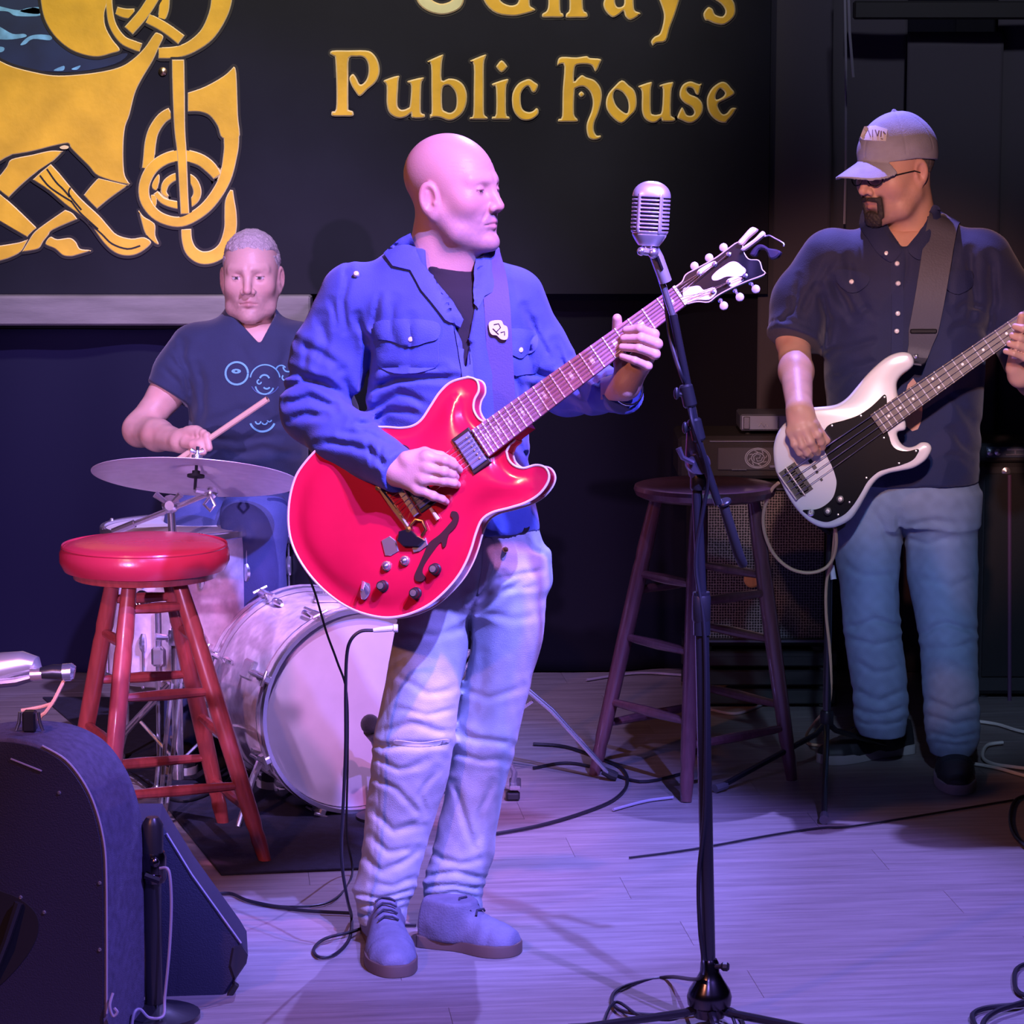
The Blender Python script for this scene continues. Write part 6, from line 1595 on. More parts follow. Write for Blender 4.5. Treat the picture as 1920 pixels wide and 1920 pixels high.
boot(DR, 'shoe', (ftR[0] + .0, 7.72, 0), (ftR[0], 7.95, 0), M_SOLEG, M_SHOE, None, .10, .12)
# throne
tz = ((hipL + hipR) / 2)[2] - .13; tx = ((hipL + hipR) / 2)[0]
TH = thing('drum_throne', (tx, YD + .08, 0), 'round black drum throne under the drummer', 'stool')
MB().lathe([(0, tz - .07), (.15, tz - .07), (.165, tz - .05), (.165, tz - .02), (.14, tz), (0, tz + .002)], (tx, YD + .08, 0), (0, 0, 1), 32).build('seat', M_BLKPLA, TH)
MB().cyl((tx, YD + .08, .12), (tx, YD + .08, tz - .07), .014).build('post', M_CHROME, TH)
for k in range(3):
    a = 2 * PI * k / 3 + .5
    MB().tube([(tx, YD + .08, .30), (tx + .26 * math.cos(a), YD + .08 + .26 * math.sin(a), .012)], .011, 8).build('leg', M_CHROME, TH)
# sticks
M_STICK = mat('hickory_stick', (.70, .50, .36), .45)
s1 = MB().tube([stick_a - sd * .05, stick_a + sd * .28, stick_b - sd * .03, stick_b - sd * .012, stick_b - sd * .006, stick_b], [.0082, .0082, .0050, .0042, .0055, .003], 10).build('drumstick', M_STICK, None)
tag(s1, 'pale drumstick raised in the drummer\'s visible fist', 'drumstick')
a, b = P(650, 925, 7.86), P(508, 908, 7.66)
dd_ = (b - a) / np.linalg.norm(b - a)
s2 = MB().tube([a, a + dd_ * .2, b - dd_ * .03, b - dd_ * .012, b - dd_ * .006, b], [.0080, .0080, .0050, .0042, .0055, .003], 10).build('drumstick', M_STICK, None)
tag(s2, 'drumstick whose tip pokes out under the cymbal edge beside the red guitar', 'drumstick')
# ------------------------------------------------------------------ drum kit
M_PEARLW = mat('white_marine_pearl', (.66, .60, .66), .22, coat=.5, vary=.30, vscale=28)
M_HEADW = mat('coated_drum_head', (.42, .38, .40), .6, vary=.08, vscale=12)
M_HEADC = mat('white_batter_head', (.74, .74, .74), .5)
M_BRASSY = mat('cymbal_bronze', (.80, .72, .76), .42, .4, vary=.10, vscale=30)
M_RUBBER = mat('black_rubber', (.012, .012, .012), .7)
rug = MB().prism(Plane((0, 7.6, 0), (0, 0, 1), (1, 0, 0)), [(q[0], q[1] - 7.6) for q in (G(300, 1500), G(415, 1642), G(705, 1630), G(880, 1310), G(80, 1310))], .0005, .006, .002).build('drum_rug', mat('dark_navy_rug', (.014, .015, .034), .95, vary=.4, vscale=40, bump=.5, bscale=300), None, False)
tag(rug, 'dark navy rug under the drum kit', 'rug')
def lug(mb, c, n, ax, l=.05, r=.009):
    c = np.asarray(c); n = np.asarray(n); ax = np.asarray(ax)
    mb.tube([c + n * .006 - ax * l / 2, c + n * .010 - ax * l / 4, c + n * .011, c + n * .010 + ax * l / 4, c + n * .006 + ax * l / 2], [r * .6, r, r * 1.05, r, r * .6], 8)
def drum(root, c, axis, r, depth, m_shell, front_m, back_m, nl, hoop_m, claw=False, l=.05, both=True):
    "shell centred at c, front face towards +axis"
    c = np.asarray(c, float); u, v, d = _basis(axis)
    MB().lathe([(r, -depth / 2), (r, depth / 2)], c, d, 56).build('shell', m_shell, root)
    MB().lathe([(r * .995, 0), (r * .93, .0015), (0, .002)], c + d * (depth / 2 + .002), d, 48).build('front_head' if claw else 'batter_head', front_m, root)
    MB().lathe([(r * .995, 0), (0, .001)], c - d * (depth / 2 + .002), -d, 40).build('back_head' if claw else 'resonant_head', back_m, root)
    hw = .036 if claw else .014
    for s in (1, -1):
        o = c + d * s * (depth / 2)
        ho = MB().lathe([(r + .002, -hw * .7), (r + .012, -hw * .7), (r + .014, -hw * .5), (r + .014, hw * .5), (r + .012, hw * .7), (r + .002, hw * .7), (r + .001, 0)], o, d, 56, 0, True).build('hoop', hoop_m, root)
        if claw:
            MB().lathe([(r + .0150, -.009), (r + .0155, -.009), (r + .0155, .009), (r + .0150, .009)], o, d, 56, 0, True).build('hoop_inlay', m_shell, ho)
        for k in range(nl):
            a = 2 * PI * (k + .5) / nl; n = math.cos(a) * u + math.sin(a) * v
            mb = MB()
            if claw:
                q = o + n * (r + .016)
                mb.box(q + n * .003, (.020, .020, hw * 1.5), np.stack([np.cross(n, d), n, d], 1), 0, .004)
                mb.tube([q + n * .012 + d * s * .02, q + n * .012 - d * s * .075], .0042, 7).tube([q + n * .012 + d * s * .024 + np.cross(n, d) * .02, q + n * .012 + d * s * .024 - np.cross(n, d) * .02], .0042, 7)
                ob = mb.build('claw', M_CHROME, root)
            else:
                mb.tube([c + n * (r + .008) + d * s * (depth / 2 + .012), c + n * (r + .008) + d * s * (depth * .16)], .003, 6)
                mb.ball(c + n * (r + .009) + d * s * (depth / 2 + .010), .0062, 8)
                ob = mb.build('tension_rod', M_CHROME, root)
    for k in range(nl):
        a = 2 * PI * (k + .5) / nl; n = math.cos(a) * u + math.sin(a) * v
        for s in ((1, -1) if both else (0,)):
            mb = MB(); lug(mb, c + n * r + d * s * depth * (.28 if claw else .22), n, d, l); mb.build('lug', M_CHROME, root)
# bass drum
KR = .2480; kc = P(668, 1340, 7.34); kc[2] = KR + .016
kax = np.array([math.sin(math.radians(26)), -math.cos(math.radians(26)), 0]); kdep = .36
KD = thing('bass_drum', (kc[0], kc[1] + .17, 0), 'white pearl bass drum with pale front head behind the bald man', 'drum')
kcc = kc - kax * kdep / 2
drum(KD, kcc, kax, KR, kdep, M_PEARLW, M_HEADW, M_HEADC, 8, M_CHROME, True, .06)
uK = np.cross((0, 0, 1), kax)
for s in (-1, 1):
    a = kcc + uK * s * (KR + .002) * .86 + np.array([0, 0, -.12]) + kax * .08
    MB().tube([a, a + uK * s * .05 + np.array([0, 0, -.04]) + kax * .06, np.array([*(a + uK * s * .12 + kax * .14)[:2], .008])], [.010, .009, .006], 8).ball(a, .02, 10).build('spur', M_CHROME, KD)
MB().box(kcc + np.array([0, 0, KR + .012]), (.07, .05, .022), None, 0, .005).cyl(kcc + np.array([0, 0, KR]), kcc + np.array([0, 0, KR + .10]), .014).build('tom_mount', M_CHROME, KD)
q = kcc - uK * .0 + np.array([0, 0, 0])
# memory lock bracket on the shell side seen from the front
mb = MB(); n = -uK * .92 + np.array([0, 0, .39]); n /= np.linalg.norm(n); mb.box(kcc + n * (KR + .008) + kax * .05, (.05, .02, .06), np.stack([np.cross(n, kax), n, kax], 1), 0, .005).build('bracket', M_CHROME, KD)
KM = thing('kick_microphone', P(694, 1362, 7.22), 'round black microphone head in front of the pale bass drum head', 'microphone')
qm = P(694, 1358, 7.20)
MB().ball(qm, .024, 18, 0, (1, 1, 1.05)).build('grille', mat('black_mesh', (.02, .02, .024), .3, bump=.8, bscale=900), KM)
MB().tube([qm + (.004, .0, -.014), qm + (.014, .05, -.05), qm + (.02, .10, -.10)], [.022, .016, .012], 12).build('handle', M_BLKPLA, KM)
MB().tube([qm + (.016, .07, -.07), (qm[0] + .03, qm[1] + .06, .10), (qm[0] + .03, qm[1] + .06, .008)], .007, 8).lathe([(.07, 0), (.07, .008), (.03, .016), (0, .016)], (qm[0] + .03, qm[1] + .06, .006), (0, 0, 1), 20).build('stand', M_BLKPLA, KM)
# floor tom
ft = P(335, 990, 7.76); FTR = .192; ftz0 = .285; ftz1 = ft[2]
FTm = thing('floor_tom', (ft[0], ft[1], 0), 'white pearl floor tom behind the red stool', 'drum')
drum(FTm, (ft[0], ft[1], (ftz0 + ftz1) / 2), (0.0, 0, 1), FTR, ftz1 - ftz0, M_PEARLW, M_HEADC, M_HEADC, 8, M_CHROME, False, .045)
for k in range(3):
    a = 2 * PI * k / 3 + .35; q = np.array([ft[0] + (FTR + .018) * math.cos(a), ft[1] + (FTR + .018) * math.sin(a), 0])
    MB().tube([q + (0, 0, .48), q + (0, 0, .10), q + np.array([.03 * math.cos(a), .03 * math.sin(a), .02])], .006, 8).ball(q + np.array([.03 * math.cos(a), .03 * math.sin(a), .016]), .014, 10).box(q + (0, 0, .36), (.03, .03, .05), None, 0, .006).build('leg', M_CHROME, FTm)
bp = Plane((P(267, 1127, 7.58)[0], ft[1] - math.sqrt(max(FTR ** 2 - (P(267, 1127, 7.58)[0] - ft[0]) ** 2, 0)) - .001, P(267, 1127, 7.58)[2]), (P(267, 1127, 7.58)[0] - ft[0], -FTR, 0), (1, 0, 0))
bd = MB().prism(bp, [(.024 * math.cos(a), .028 * math.sin(a)) for a in np.linspace(0, 2 * PI, 24, False)], -.002, .003, .001).build('badge', M_BLKGLOSS, FTm)
for rr in (.018, .010): MB().tube([bp.w(rr * math.cos(a), rr * 1.15 * math.sin(a), .0032) for a in np.linspace(0, 2 * PI, 18, False)], .0012, 5, closed=True).build('badge_line', M_CHROME, bd)
# snare, mostly hidden by the guitar
sn = P(648, 995, 7.93); SND = thing('snare_drum', (sn[0], sn[1], 0), 'black shelled snare drum with chrome lugs showing left of the red guitar', 'drum')
drum(SND, (sn[0], sn[1], sn[2] - .075), (0, -.03, 1), .172, .14, mat('black_drum_wrap', (.015, .015, .02), .3, coat=.4), M_HEADC, M_HEADC, 10, M_CHROME, False, .05, False)
MB().cyl((sn[0], sn[1], .22), (sn[0], sn[1], sn[2] - .15), .013).build('stand_post', M_CHROME, SND)
for k in range(3):
    a = 2 * PI * k / 3 + .2
    MB().tube([(sn[0], sn[1], sn[2] - .16), (sn[0] + .15 * math.cos(a), sn[1] + .15 * math.sin(a), sn[2] - .14)], .008, 8).build('basket_arm', M_CHROME, SND)
    MB().tube([(sn[0], sn[1], .26), (sn[0] + .22 * math.cos(a), sn[1] + .22 * math.sin(a), .012)], .009, 8).build('leg', M_CHROME, SND)
# tripod helper
def tripod(root, base, hub_z, spread, foot, a0, m=M_CHROME, double=True, fz=.012):
    base = np.asarray(base, float)
    for k in range(3):
        a = a0 + 2 * PI * k / 3; dr = np.array([math.cos(a), math.sin(a), 0]); sd_ = np.array([-dr[1], dr[0], 0])
        f = base + dr * foot + np.array([0, 0, fz + .004]); mb = MB()
        for s in ((-1, 1) if double else (0,)):
            mb.tube([base + np.array([0, 0, hub_z]) + dr * .018 + sd_ * .011 * s, base + dr * spread + np.array([0, 0, hub_z * .55]) + sd_ * .011 * s, f + sd_ * .006 * s], .0058, 8)
        o = mb.build('leg', m, root)
        MB().tube([f + np.array([0, 0, .012]) - dr * .02, f + dr * .006, f + dr * .018 - np.array([0, 0, .004])], [.011, .0135, .011], 10).build('rubber_foot', M_RUBBER, o)
        MB().tube([base + np.array([0, 0, hub_z * .30]), base + dr * spread * .75 + np.array([0, 0, hub_z * .62])], .0045, 6).build('brace', m, o)
# ride cymbal and its boom stand
cs = P(332, 1300, 7.50); csx = cs[0]
CSt = thing('cymbal_stand', (csx, 7.50, 0), 'chrome boom cymbal stand between the red stool legs', 'stand')
ctop = P(320, 950, 7.50)
MB().tube([(csx, 7.5, .05), (csx, 7.5, .42)], .0145, 14).tube([(csx, 7.5, .42), (csx, 7.5, .60)], .0125, 14).tube([(csx, 7.5, .58), ctop], .0105, 14).build('pole', M_CHROME, CSt)
for z in (.42, .59): MB().lathe([(.019, -.02), (.021, -.015), (.021, .015), (.019, .02)], (csx, 7.5, z), (0, 0, 1), 16).tube([(csx - .02, 7.49, z), (csx - .05, 7.48, z + .004)], [.006, .010], 8).build('collar', M_CHROME, CSt)
tripod(CSt, (csx, 7.5, 0), .30, .16, .30, .5)
bt = P(396, 924, 7.46); bb = P(212, 998, 7.52)
MB().tube([bb, bt], .0068, 10).tube([bb, bb + (bt - bb) * .22], .0105, 10).build('boom_arm', M_CHROME, CSt)
tc = P(320, 945, 7.49); MB().ball(tc, .024, 12, 0, (1, .9, 1)).lathe([(.012, -.03), (.016, -.025), (.016, .025), (.012, .03)], tc, (0, 1, 0), 14).tube([tc + (-.01, -.03, .01), tc + (-.035, -.035, .03)], [.006, .009], 8).tube([tc + (.01, -.03, .01), tc + (.03, -.035, .03)], [.006, .009], 8).build('boom_clamp', M_CHROME, CSt)
cax = np.array([.045, math.sin(math.radians(18)), math.cos(math.radians(18))]); cax /= np.linalg.norm(cax)
cc_ = P(368, 880, 7.45)
tcm = cc_ - cax * .052
MB().ball(bt, .018, 12).tube([bt, tcm], [.009, .008], 8).tube([bt + (0, -.02, -.005), bt + (.012, -.028, -.028), bt + (.0, -.028, -.042), bt + (-.016, -.026, -.026), bt + (0, -.02, -.005)], .0042, 8).build('tilter', M_CHROME, CSt)
MB().tube([tcm, cc_ + cax * .058], .0042, 8).build('rod', M_BLKPLA, CSt)
MB().lathe([(.022, -.016), (.022, -.010), (.010, -.008), (.010, 0)], cc_ - cax * .004, cax, 18).build('felt_seat', M_RUBBER, CSt)
MB().lathe([(.014, 0), (.014, .010), (.006, .012), (.006, .022), (0, .022)], cc_ + cax * .026, cax, 16).tube([cc_ + cax * .046 + (-.016, 0, .004), cc_ + cax * .042, cc_ + cax * .046 + (.016, 0, .004)], [.006, .004, .006], 8).build('wing_nut', M_CHROME, CSt)
CY = thing('ride_cymbal', cc_, 'large bronze ride cymbal tilted towards the drummer on the boom stand', 'cymbal')
Rc = .262
prof = [(.006, .024), (.030, .022), (.046, .014), (.055, .006), (.070, .003)] + [(.07 + (Rc - .07) * t, .003 - .020 * t ** 1.4 + .0004 * math.sin(t * 70)) for t in np.linspace(.06, 1, 22)]
prof2 = prof + [(r, h - .0012) for r, h in prof[::-1]]
MB().lathe(prof2, cc_ - cax * .004, cax, 72).build('bow', M_BRASSY, CY)
# hi-hat stand with its cymbals behind the singer
hx = P(893, 1470, 7.72); HH = thing('hi_hat_stand', (hx[0], 7.72, 0), 'chrome hi-hat stand whose tripod leg shows right of the bald man\'s jeans', 'stand')
MB().tube([(hx[0], 7.72, .06), (hx[0], 7.72, .62)], .012, 12).tube([(hx[0], 7.72, .62), (hx[0], 7.72, .90)], .0045, 8).build('pole', M_CHROME, HH)
tripod(HH, (hx[0], 7.72, 0), .34, .20, .355, -.09)
MB().box((hx[0] - .02, 7.58, .022), (.09, .26, .012), None, 0, .004).build('pedal', M_CHROME, HH)
for s, nm in ((1, 'top'), (-1, 'bottom')):
    pr = [(.006, s * .016), (.035, s * .013), (.045, s * .004), (.165, -s * .006), (.165, -s * .007), (.045, s * .003), (.006, s * .015)]
    o = MB().lathe(pr, (hx[0], 7.72, .785 + s * .012), (0, 0, 1), 40).build('hi_hat_cymbal', M_BRASSY, HH)
# chrome pedal foot seen between the legs and at the right of the jeans
fp = G(962, 1490); PD = thing('pedal', fp, 'small chrome foot pedal beside the jeans on the dark floor', 'pedal')
MB().box(P(966, 1470, 7.5), (.030, .10, .012), None, 0, .003).tube([P(955, 1430, 7.55), P(965, 1450, 7.52), P(960, 1480, 7.48)], .008, 8).build('frame', M_CHROME, PD)
MB().box(G(962, 1492, .012), (.035, .03, .022), None, 0, .005).build('toe_stop', M_RUBBER, PD)
# ------------------------------------------------------------------ stools
def stool(name, label, seat_c, seat_r, seat_m, leg_m, feet, top_in, rung_h, padded, par_label=None):
    c = np.asarray(seat_c, float); T = thing(name, (c[0], c[1], 0), label, 'stool')
    if padded:
        MB().lathe([(0, -.075), (seat_r * .84, -.075), (seat_r * .86, -.060), (seat_r * .80, -.055)], c, (0, 0, 1), 48).build('seat_base', leg_m, T)
        se = MB().lathe([(seat_r * .84, -.060), (seat_r * .95, -.056), (seat_r, -.036), (seat_r * 1.0, -.016), (seat_r * .975, -.003), (seat_r * .955, -.001), (seat_r * .94, .001), (seat_r * .8, .010), (seat_r * .5, .016), (0, .018)], c, (0, 0, 1), 64).build('seat', seat_m, T)
        MB().lathe([(seat_r * .972, -.004), (seat_r * .980, .000), (seat_r * .972, .004), (seat_r * .962, 0)], c, (0, 0, 1), 64, 0, True).build('piping', seat_m, se)
        zt = c[2] - .065
    else:
        MB().lathe([(0, -.034), (seat_r * .88, -.034), (seat_r * .97, -.026), (seat_r, -.012), (seat_r * .985, -.002), (seat_r * .95, 0), (seat_r * .7, -.006), (0, -.008)], c, (0, 0, 1), 64).build('seat', seat_m, T)
        zt = c[2] - .030
    tops = []
    for f in feet:
        f = np.asarray(f, float); d = f - c; d[2] = 0; d /= np.linalg.norm(d)
        a = np.array([c[0], c[1], zt]) + d * top_in; tops.append(a); dr = f - a
        pts = [a + dr * t for t in (0, .06, .2, .23, .26, .5, .86, .89, .92, 1.0)]
        MB().tube(pts, [.0165, .0185, .0215, .0195, .0215, .0215, .0195, .0165, .0185, .0145], 14).build('leg', leg_m, T)
    for i in range(len(feet)):
        j = (i + 1) % len(feet)
        for z in rung_h[i % 2]:
            ta = (tops[i][2] - z) / tops[i][2]; a = tops[i] + (np.asarray(feet[i]) - tops[i]) * ta; b = tops[j] + (np.asarray(feet[j]) - tops[j]) * ta
            MB().tube([a, a + (b - a) * .12, a + (b - a) * .5, a + (b - a) * .88, b], [.0085, .0105, .0135, .0105, .0085], 10).build('rung', leg_m, T)
    return T
M_REDWOOD = mat('red_stained_wood', (.34, .055, .050), .32, coat=.3, vary=.2, vscale=12, stretch=(8, 8, 1))
M_REDVINYL = mat('red_vinyl', (.40, .022, .045), .24, spec=.6, bump=.12, bscale=45)
s1c = P(271, 1022, 6.97)
stool('bar_stool', 'red padded wooden bar stool standing in front of the drums', s1c, .200, M_REDVINYL, M_REDWOOD, [(-.945, 6.72, 0), (-.580, 6.85, 0), (-.715, 7.22, 0), (-1.085, 7.08, 0)], .085, ((.60, .40, .18), (.52, .29, .12)), True)
M_BRWOOD = mat('dark_brown_stained_wood', (.115, .045, .052), .3, coat=.4, vary=.25, vscale=12, stretch=(8, 8, 1))
s2c = P(1322, 908, 7.72)
stool('bar_stool', 'dark brown wooden bar stool in front of the amplifier', s2c, .186, M_BRWOOD, M_BRWOOD, [(.445, 7.455, 0), (.218, 7.76, 0), (.50, 8.02, 0), (.738, 7.70, 0)], .125, ((.545, .375, .20), (.50, .14)), False)
# ------------------------------------------------------------------ vintage microphone on a boom stand
YM = 5.62
M_BLKMET = mat('black_enamel_steel', (.016, .016, .020), .28, coat=.3)
MS = thing('microphone_stand', G(1328, 1895), 'black boom microphone stand with tripod base in the foreground', 'stand')
hub = P(1330, 1868, YM); ptop = P(1303, 838, YM); pb = P(1325, 1800, YM)
MB().tube([hub, P(1316, 1180, YM), P(1316, 1179, YM)], .0135, 16).tube([P(1316, 1190, YM), P(1315, 1110, YM)], .0165, 16).tube([P(1315, 1110, YM), ptop], .0100, 14).build('pole', M_BLKMET, MS)
MB().lathe([(.015, -.028), (.018, -.022), (.018, .022), (.015, .028)], P(1315, 1140, YM), (0, 0, 1), 18).build('clutch', M_BLKPLA, MS)
MB().lathe([(.0145, 0), (.0165, .004), (.0165, .028), (.0145, .032)], P(1310, 918, YM), (0, 0, 1), 16).build('clutch', M_BLKPLA, MS)
MB().lathe([(.014, .075), (.018, .068), (.019, .050), (.026, .036), (.040, .014), (.044, .0), (.042, -.016), (.034, -.022), (.030, -.040), (.020, -.044)], hub, (0, 0, 1), 28).build('base_hub', mat('gunmetal', (.10, .09, .10), .22, 1.0), MS)
MB().tube([P(1338, 1812, YM - .01), P(1356, 1812, YM - .02)], .005, 8).lathe([(.006, 0), (.0095, .004), (.0095, .012), (.006, .016)], P(1352, 1812, YM - .02), (1, -.2, 0), 8).build('knob', M_BLKPLA, MS)
for f in (G(1070, 1930, .012), G(1545, 1935, .012), np.array([hub[0] + .03, 5.27, .012])):
    dr = f - hub; dr[2] = 0; dr /= np.linalg.norm(dr)
    o = MB().tube([hub + dr * .02 + (0, 0, -.022), hub + dr * .05 + (0, 0, -.03), f], [.0105, .0085, .0080], 10).build('leg', M_BLKMET, MS)
    MB().tube([f - dr * .03, f + dr * .004], [.010, .011], 10).build('rubber_foot', M_RUBBER, o)
# boom arm through a swivel clamp
Bt, Bm, Bb = P(1236, 520, YM - .03), P(1312, 838, YM - .035), P(1347, 945, YM - .02)
Be = P(1393, 1058, YM + .02)
bo = MB().tube([P(1262, 590, YM - .03), Bm, Bb], .0080, 12).build('boom_arm', M_BLKMET, MS)
MB().tube([P(1232, 500, YM - .03), P(1264, 600, YM - .03)], .0062, 12).build('boom_tip', M_CHROME, bo)
for p0 in (P(1290, 742, YM - .033), P(1306, 806, YM - .034)):
    dv = Bm - Bt; dv /= np.linalg.norm(dv)
    MB().lathe([(.0105, -.022), (.0135, -.018), (.0135, .018), (.0105, .022)], p0, dv, 14).tube([p0, p0 + (-.018, -.006, .004)], .0045, 8).ball(p0 + (-.022, -.007, .005), .0085, 10, 0, (.7, 1, 1.4)).build('boom_collar', M_BLKPLA, bo)
MB().tube([P(1296, 790, YM - .03), P(1299, 850, YM - .015), P(1305, 890, YM)], [.008, .015, .014], 12).lathe([(.020, -.016), (.022, -.012), (.022, .012), (.020, .016)], P(1308, 868, YM - .018), (.25, -1, 0), 18).tube([P(1300, 868, YM - .04), P(1280, 858, YM - .045), P(1272, 840, YM - .045)], [.005, .0048, .006], 8).build('swivel_clamp', mat('violet_grey_metal', (.16, .14, .18), .3, .8), MS)
MB().lathe([(.012, -.004), (.014, -.002), (.014, .002), (.012, .004)], P(1358, 942, YM - .015), Be - Bb, 16).build('stop_ring', M_BLKPLA, bo)
MB().tube([P(1356, 945, YM - .015), P(1385, 1040, YM), Be], [.0095, .0098, .0090], 12).build('counterweight', M_RUBBER, bo)
# the microphone
MC = P(1220, 398, YM - .05); MR = frame((-.12, -1, .04), (.05, 0, 1))
MIC = thing('microphone', P(1225, 470, YM), 'vintage chrome ribbed microphone on the boom stand beside the guitar headstock', 'microphone')
def mic_shape(q):
    x, y, z = q[:, 0], q[:, 1], q[:, 2]
    t = np.clip((z - .028) / .030, 0, 1); b = np.clip((-z - .030) / .036, 0, 1)
    s = np.sqrt(np.maximum(1 - t ** 2.2, 0.0004)) * (1 - .55 * b ** 1.6)
    rx, ry = .0355 * s, .0300 * s
    k = ((np.abs(x) / rx) ** 2.6 + (np.abs(y) / ry) ** 2.6) ** (1 / 2.6)
    return np.maximum((k - 1) * np.minimum(rx, ry), np.maximum(z - .0575, -z - .062))
def f_mic(Q):
    q = (Q - MC.astype(f32)) @ MR.astype(f32); d = mic_shape(q)
    x, y, z = q[:, 0], q[:, 1], q[:, 2]
    inz = (z < .030) & (z > -.036)
    per = np.abs(((z + .036) / .0073) % 1.0 - .5) * .0073          # 9 slots
    front = (np.abs(x) < .0175); side = (np.abs(x) > .0235)
    groove = np.where(side, .0016, .0021) - per
    cut = np.where(inz & (front | side), groove, -.004)
    d = smax(d, np.minimum(cut, d + .0055), .0006)
    # standing ribs either side of the front grille
    d = np.minimum(d, np.maximum(d - .0012, np.maximum(np.abs(np.abs(x) - .0200) - .0022, np.maximum(z - .034, -z - .040))))
    d = d + .0010 * gauss(z + .040, .0012)
    return d
sdf_obj('shell', f_mic, MC - .075, MC + .075, .00085, mat('satin_chrome', (.78, .78, .82), .34, .75), MIC)
def f_core(Q): return mic_shape((Q - MC.astype(f32)) @ MR.astype(f32) * 1.0) + .0046
sdf_obj('inner_cloth', f_core, MC - .07, MC + .07, .0016, mat('dark_inner_cloth', (.01, .01, .014), .9), MIC)
mw = lambda a, b, c: MC + MR @ np.array((a, b, c))
MB().tube([mw(0, 0, -.055), mw(0, 0, -.074)], [.014, .011], 14).ball(mw(-.010, .012, -.075), .0105, 12).ball(mw(.012, .012, -.073), .0085, 12).tube([mw(-.018, .012, -.075), mw(.018, .012, -.073)], .0065, 10).build('swivel', M_CHROME, MIC)
MB().tube([P(1224, 462, YM - .045), P(1232, 484, YM - .042), P(1248, 528, YM - .034)], [.0095, .0125, .0120], 16).build('handle', mat('satin_chrome'), MIC)
MB().tube([P(1230, 476, YM - .060), P(1241, 505, YM - .050)], .0035, 8).build('switch_plate', M_BLKPLA, MIC)
mc = thing('microphone_cable', G(1200, 1890), 'black microphone cable running down the boom and coiled round the stand base', 'cable')
MB().tube(crom([P(1240, 520, YM + .00), P(1247, 560, YM - .01), P(1258, 640, YM - .022), P(1276, 700, YM - .05), P(1290, 735, YM - .02), P(1298, 790, YM - .055), P(1318, 850, YM - .05), P(1328, 900, YM - .03), P(1318, 960, YM - .015), P(1305, 1060, YM - .01), P(1322, 1200, YM - .018), P(1322, 1500, YM - .018), P(1310, 1640, YM - .012), P(1312, 1740, YM - .018), P(1318, 1800, YM - .02), P(1310, 1835, YM - .03), G(1250, 1832, .006), G(1170, 1850, .006), G(1147, 1872, .006), G(1165, 1895, .010), G(1230, 1903, .006), G(1300, 1900, .006), G(1360, 1890, .006), G(1390, 1910, .006), G(1400, 1960, .006)], 6, False), .0040, 8).build('cord', M_LEAD, mc)
mc2 = thing('microphone_cable', G(1260, 1900), 'thinner black cable loop lying over the near legs of the microphone stand', 'cable')
MB().tube(crom([G(1385, 1950, .02), G(1372, 1905, .02), G(1340, 1885, .024), G(1290, 1900, .024), G(1255, 1912, .010), G(1200, 1905, .014), G(1150, 1880, .014), G(1120, 1960, .006)], 6, False), .0034, 7).build('cord', M_LEAD, mc2)
# ------------------------------------------------------------------ bass amplifier behind the brown stool
YA = 8.62
def pbox(mb, x0, y0, x1, y1, Y, depth, bev=.006, mi=0):
    a = P(x0, y0, Y); b = P(x1, y1, Y)
    return mb.box(((a[0] + b[0]) / 2, Y + depth / 2, (a[2] + b[2]) / 2), (abs(b[0] - a[0]), depth, abs(a[2] - b[2])), None, mi, bev)
M_TOLEX = mat('black_tolex', (.016, .016, .019), .7, bump=.4, bscale=500)
def grille_mat():
    m = bpy.data.materials.new('perforated_grille'); m.use_nodes = True; nt = m.node_tree; b = nt.nodes['Principled BSDF']
    tc = nt.nodes.new('ShaderNodeTexCoord'); v = nt.nodes.new('ShaderNodeTexVoronoi'); v.inputs['Scale'].default_value = 125; v.inputs['Randomness'].default_value = .15
    mp = nt.nodes.new('ShaderNodeMapping'); mp.inputs['Scale'].default_value = (1, .001, 1); nt.links.new(tc.outputs['Object'], mp.inputs['Vector']); nt.links.new(mp.outputs['Vector'], v.inputs['Vector'])
    cr = nt.nodes.new('ShaderNodeValToRGB'); cr.color_ramp.elements[0].position = .34; cr.color_ramp.elements[0].color = (.004, .004, .005, 1); cr.color_ramp.elements[1].position = .46; cr.color_ramp.elements[1].color = (.22, .21, .21, 1)
    nt.links.new(v.outputs['Distance'], cr.inputs['Fac']); nt.links.new(cr.outputs['Color'], b.inputs['Base Color']); b.inputs['Roughness'].default_value = .4; b.inputs['Metallic'].default_value = .3
    return m
M_GRILLE = grille_mat()
CBo = thing('speaker_cabinet', P(1436, 1210, YA), 'black bass speaker cabinet with perforated metal grille behind the brown stool', 'speaker')
pbox(MB(), 1300, 905, 1556, 1212, YA, .34, .012).build('cabinet', M_TOLEX, CBo, False)
pbox(MB(), 1316, 922, 1544, 1198, YA - .012, .014, .004).build('grille', M_GRILLE, CBo, False)
mb = MB()
for x0, y0, x1, y1 in ((1310, 1199, 1550, 1206), (1310, 914, 1550, 920)): pbox(mb, x0, y0, x1, y1, YA - .018, .02, .003)
mb.build('trim', mat('grey_metal_trim', (.20, .20, .23), .3, .9), CBo, False)
for x in (1380, 1480):
    for y in (1000, 1118):
        pass
bd = P(1410, 1086, YA - .018)
MB().lathe([(.024, 0), (.024, .008), (.019, .012), (0, .013)], bd, (0, -1, 0), 24).box(bd + (0, -.0135, 0), (.003, .002, .03)).build('round_badge', mat('cream_plastic_badge', (.68, .45, .20), .5), CBo)
for s in (-1, 1):
    for t in (0, 1):
        q = P(1428 + s * 105, 1212, YA + .03 + .27 * t); MB().cyl((q[0], q[1], q[2] - .018), (q[0], q[1], q[2] + .004), .016, .02).build('rubber_foot', M_RUBBER, CBo)
zq = P(1428, 1212, YA)[2] - .018
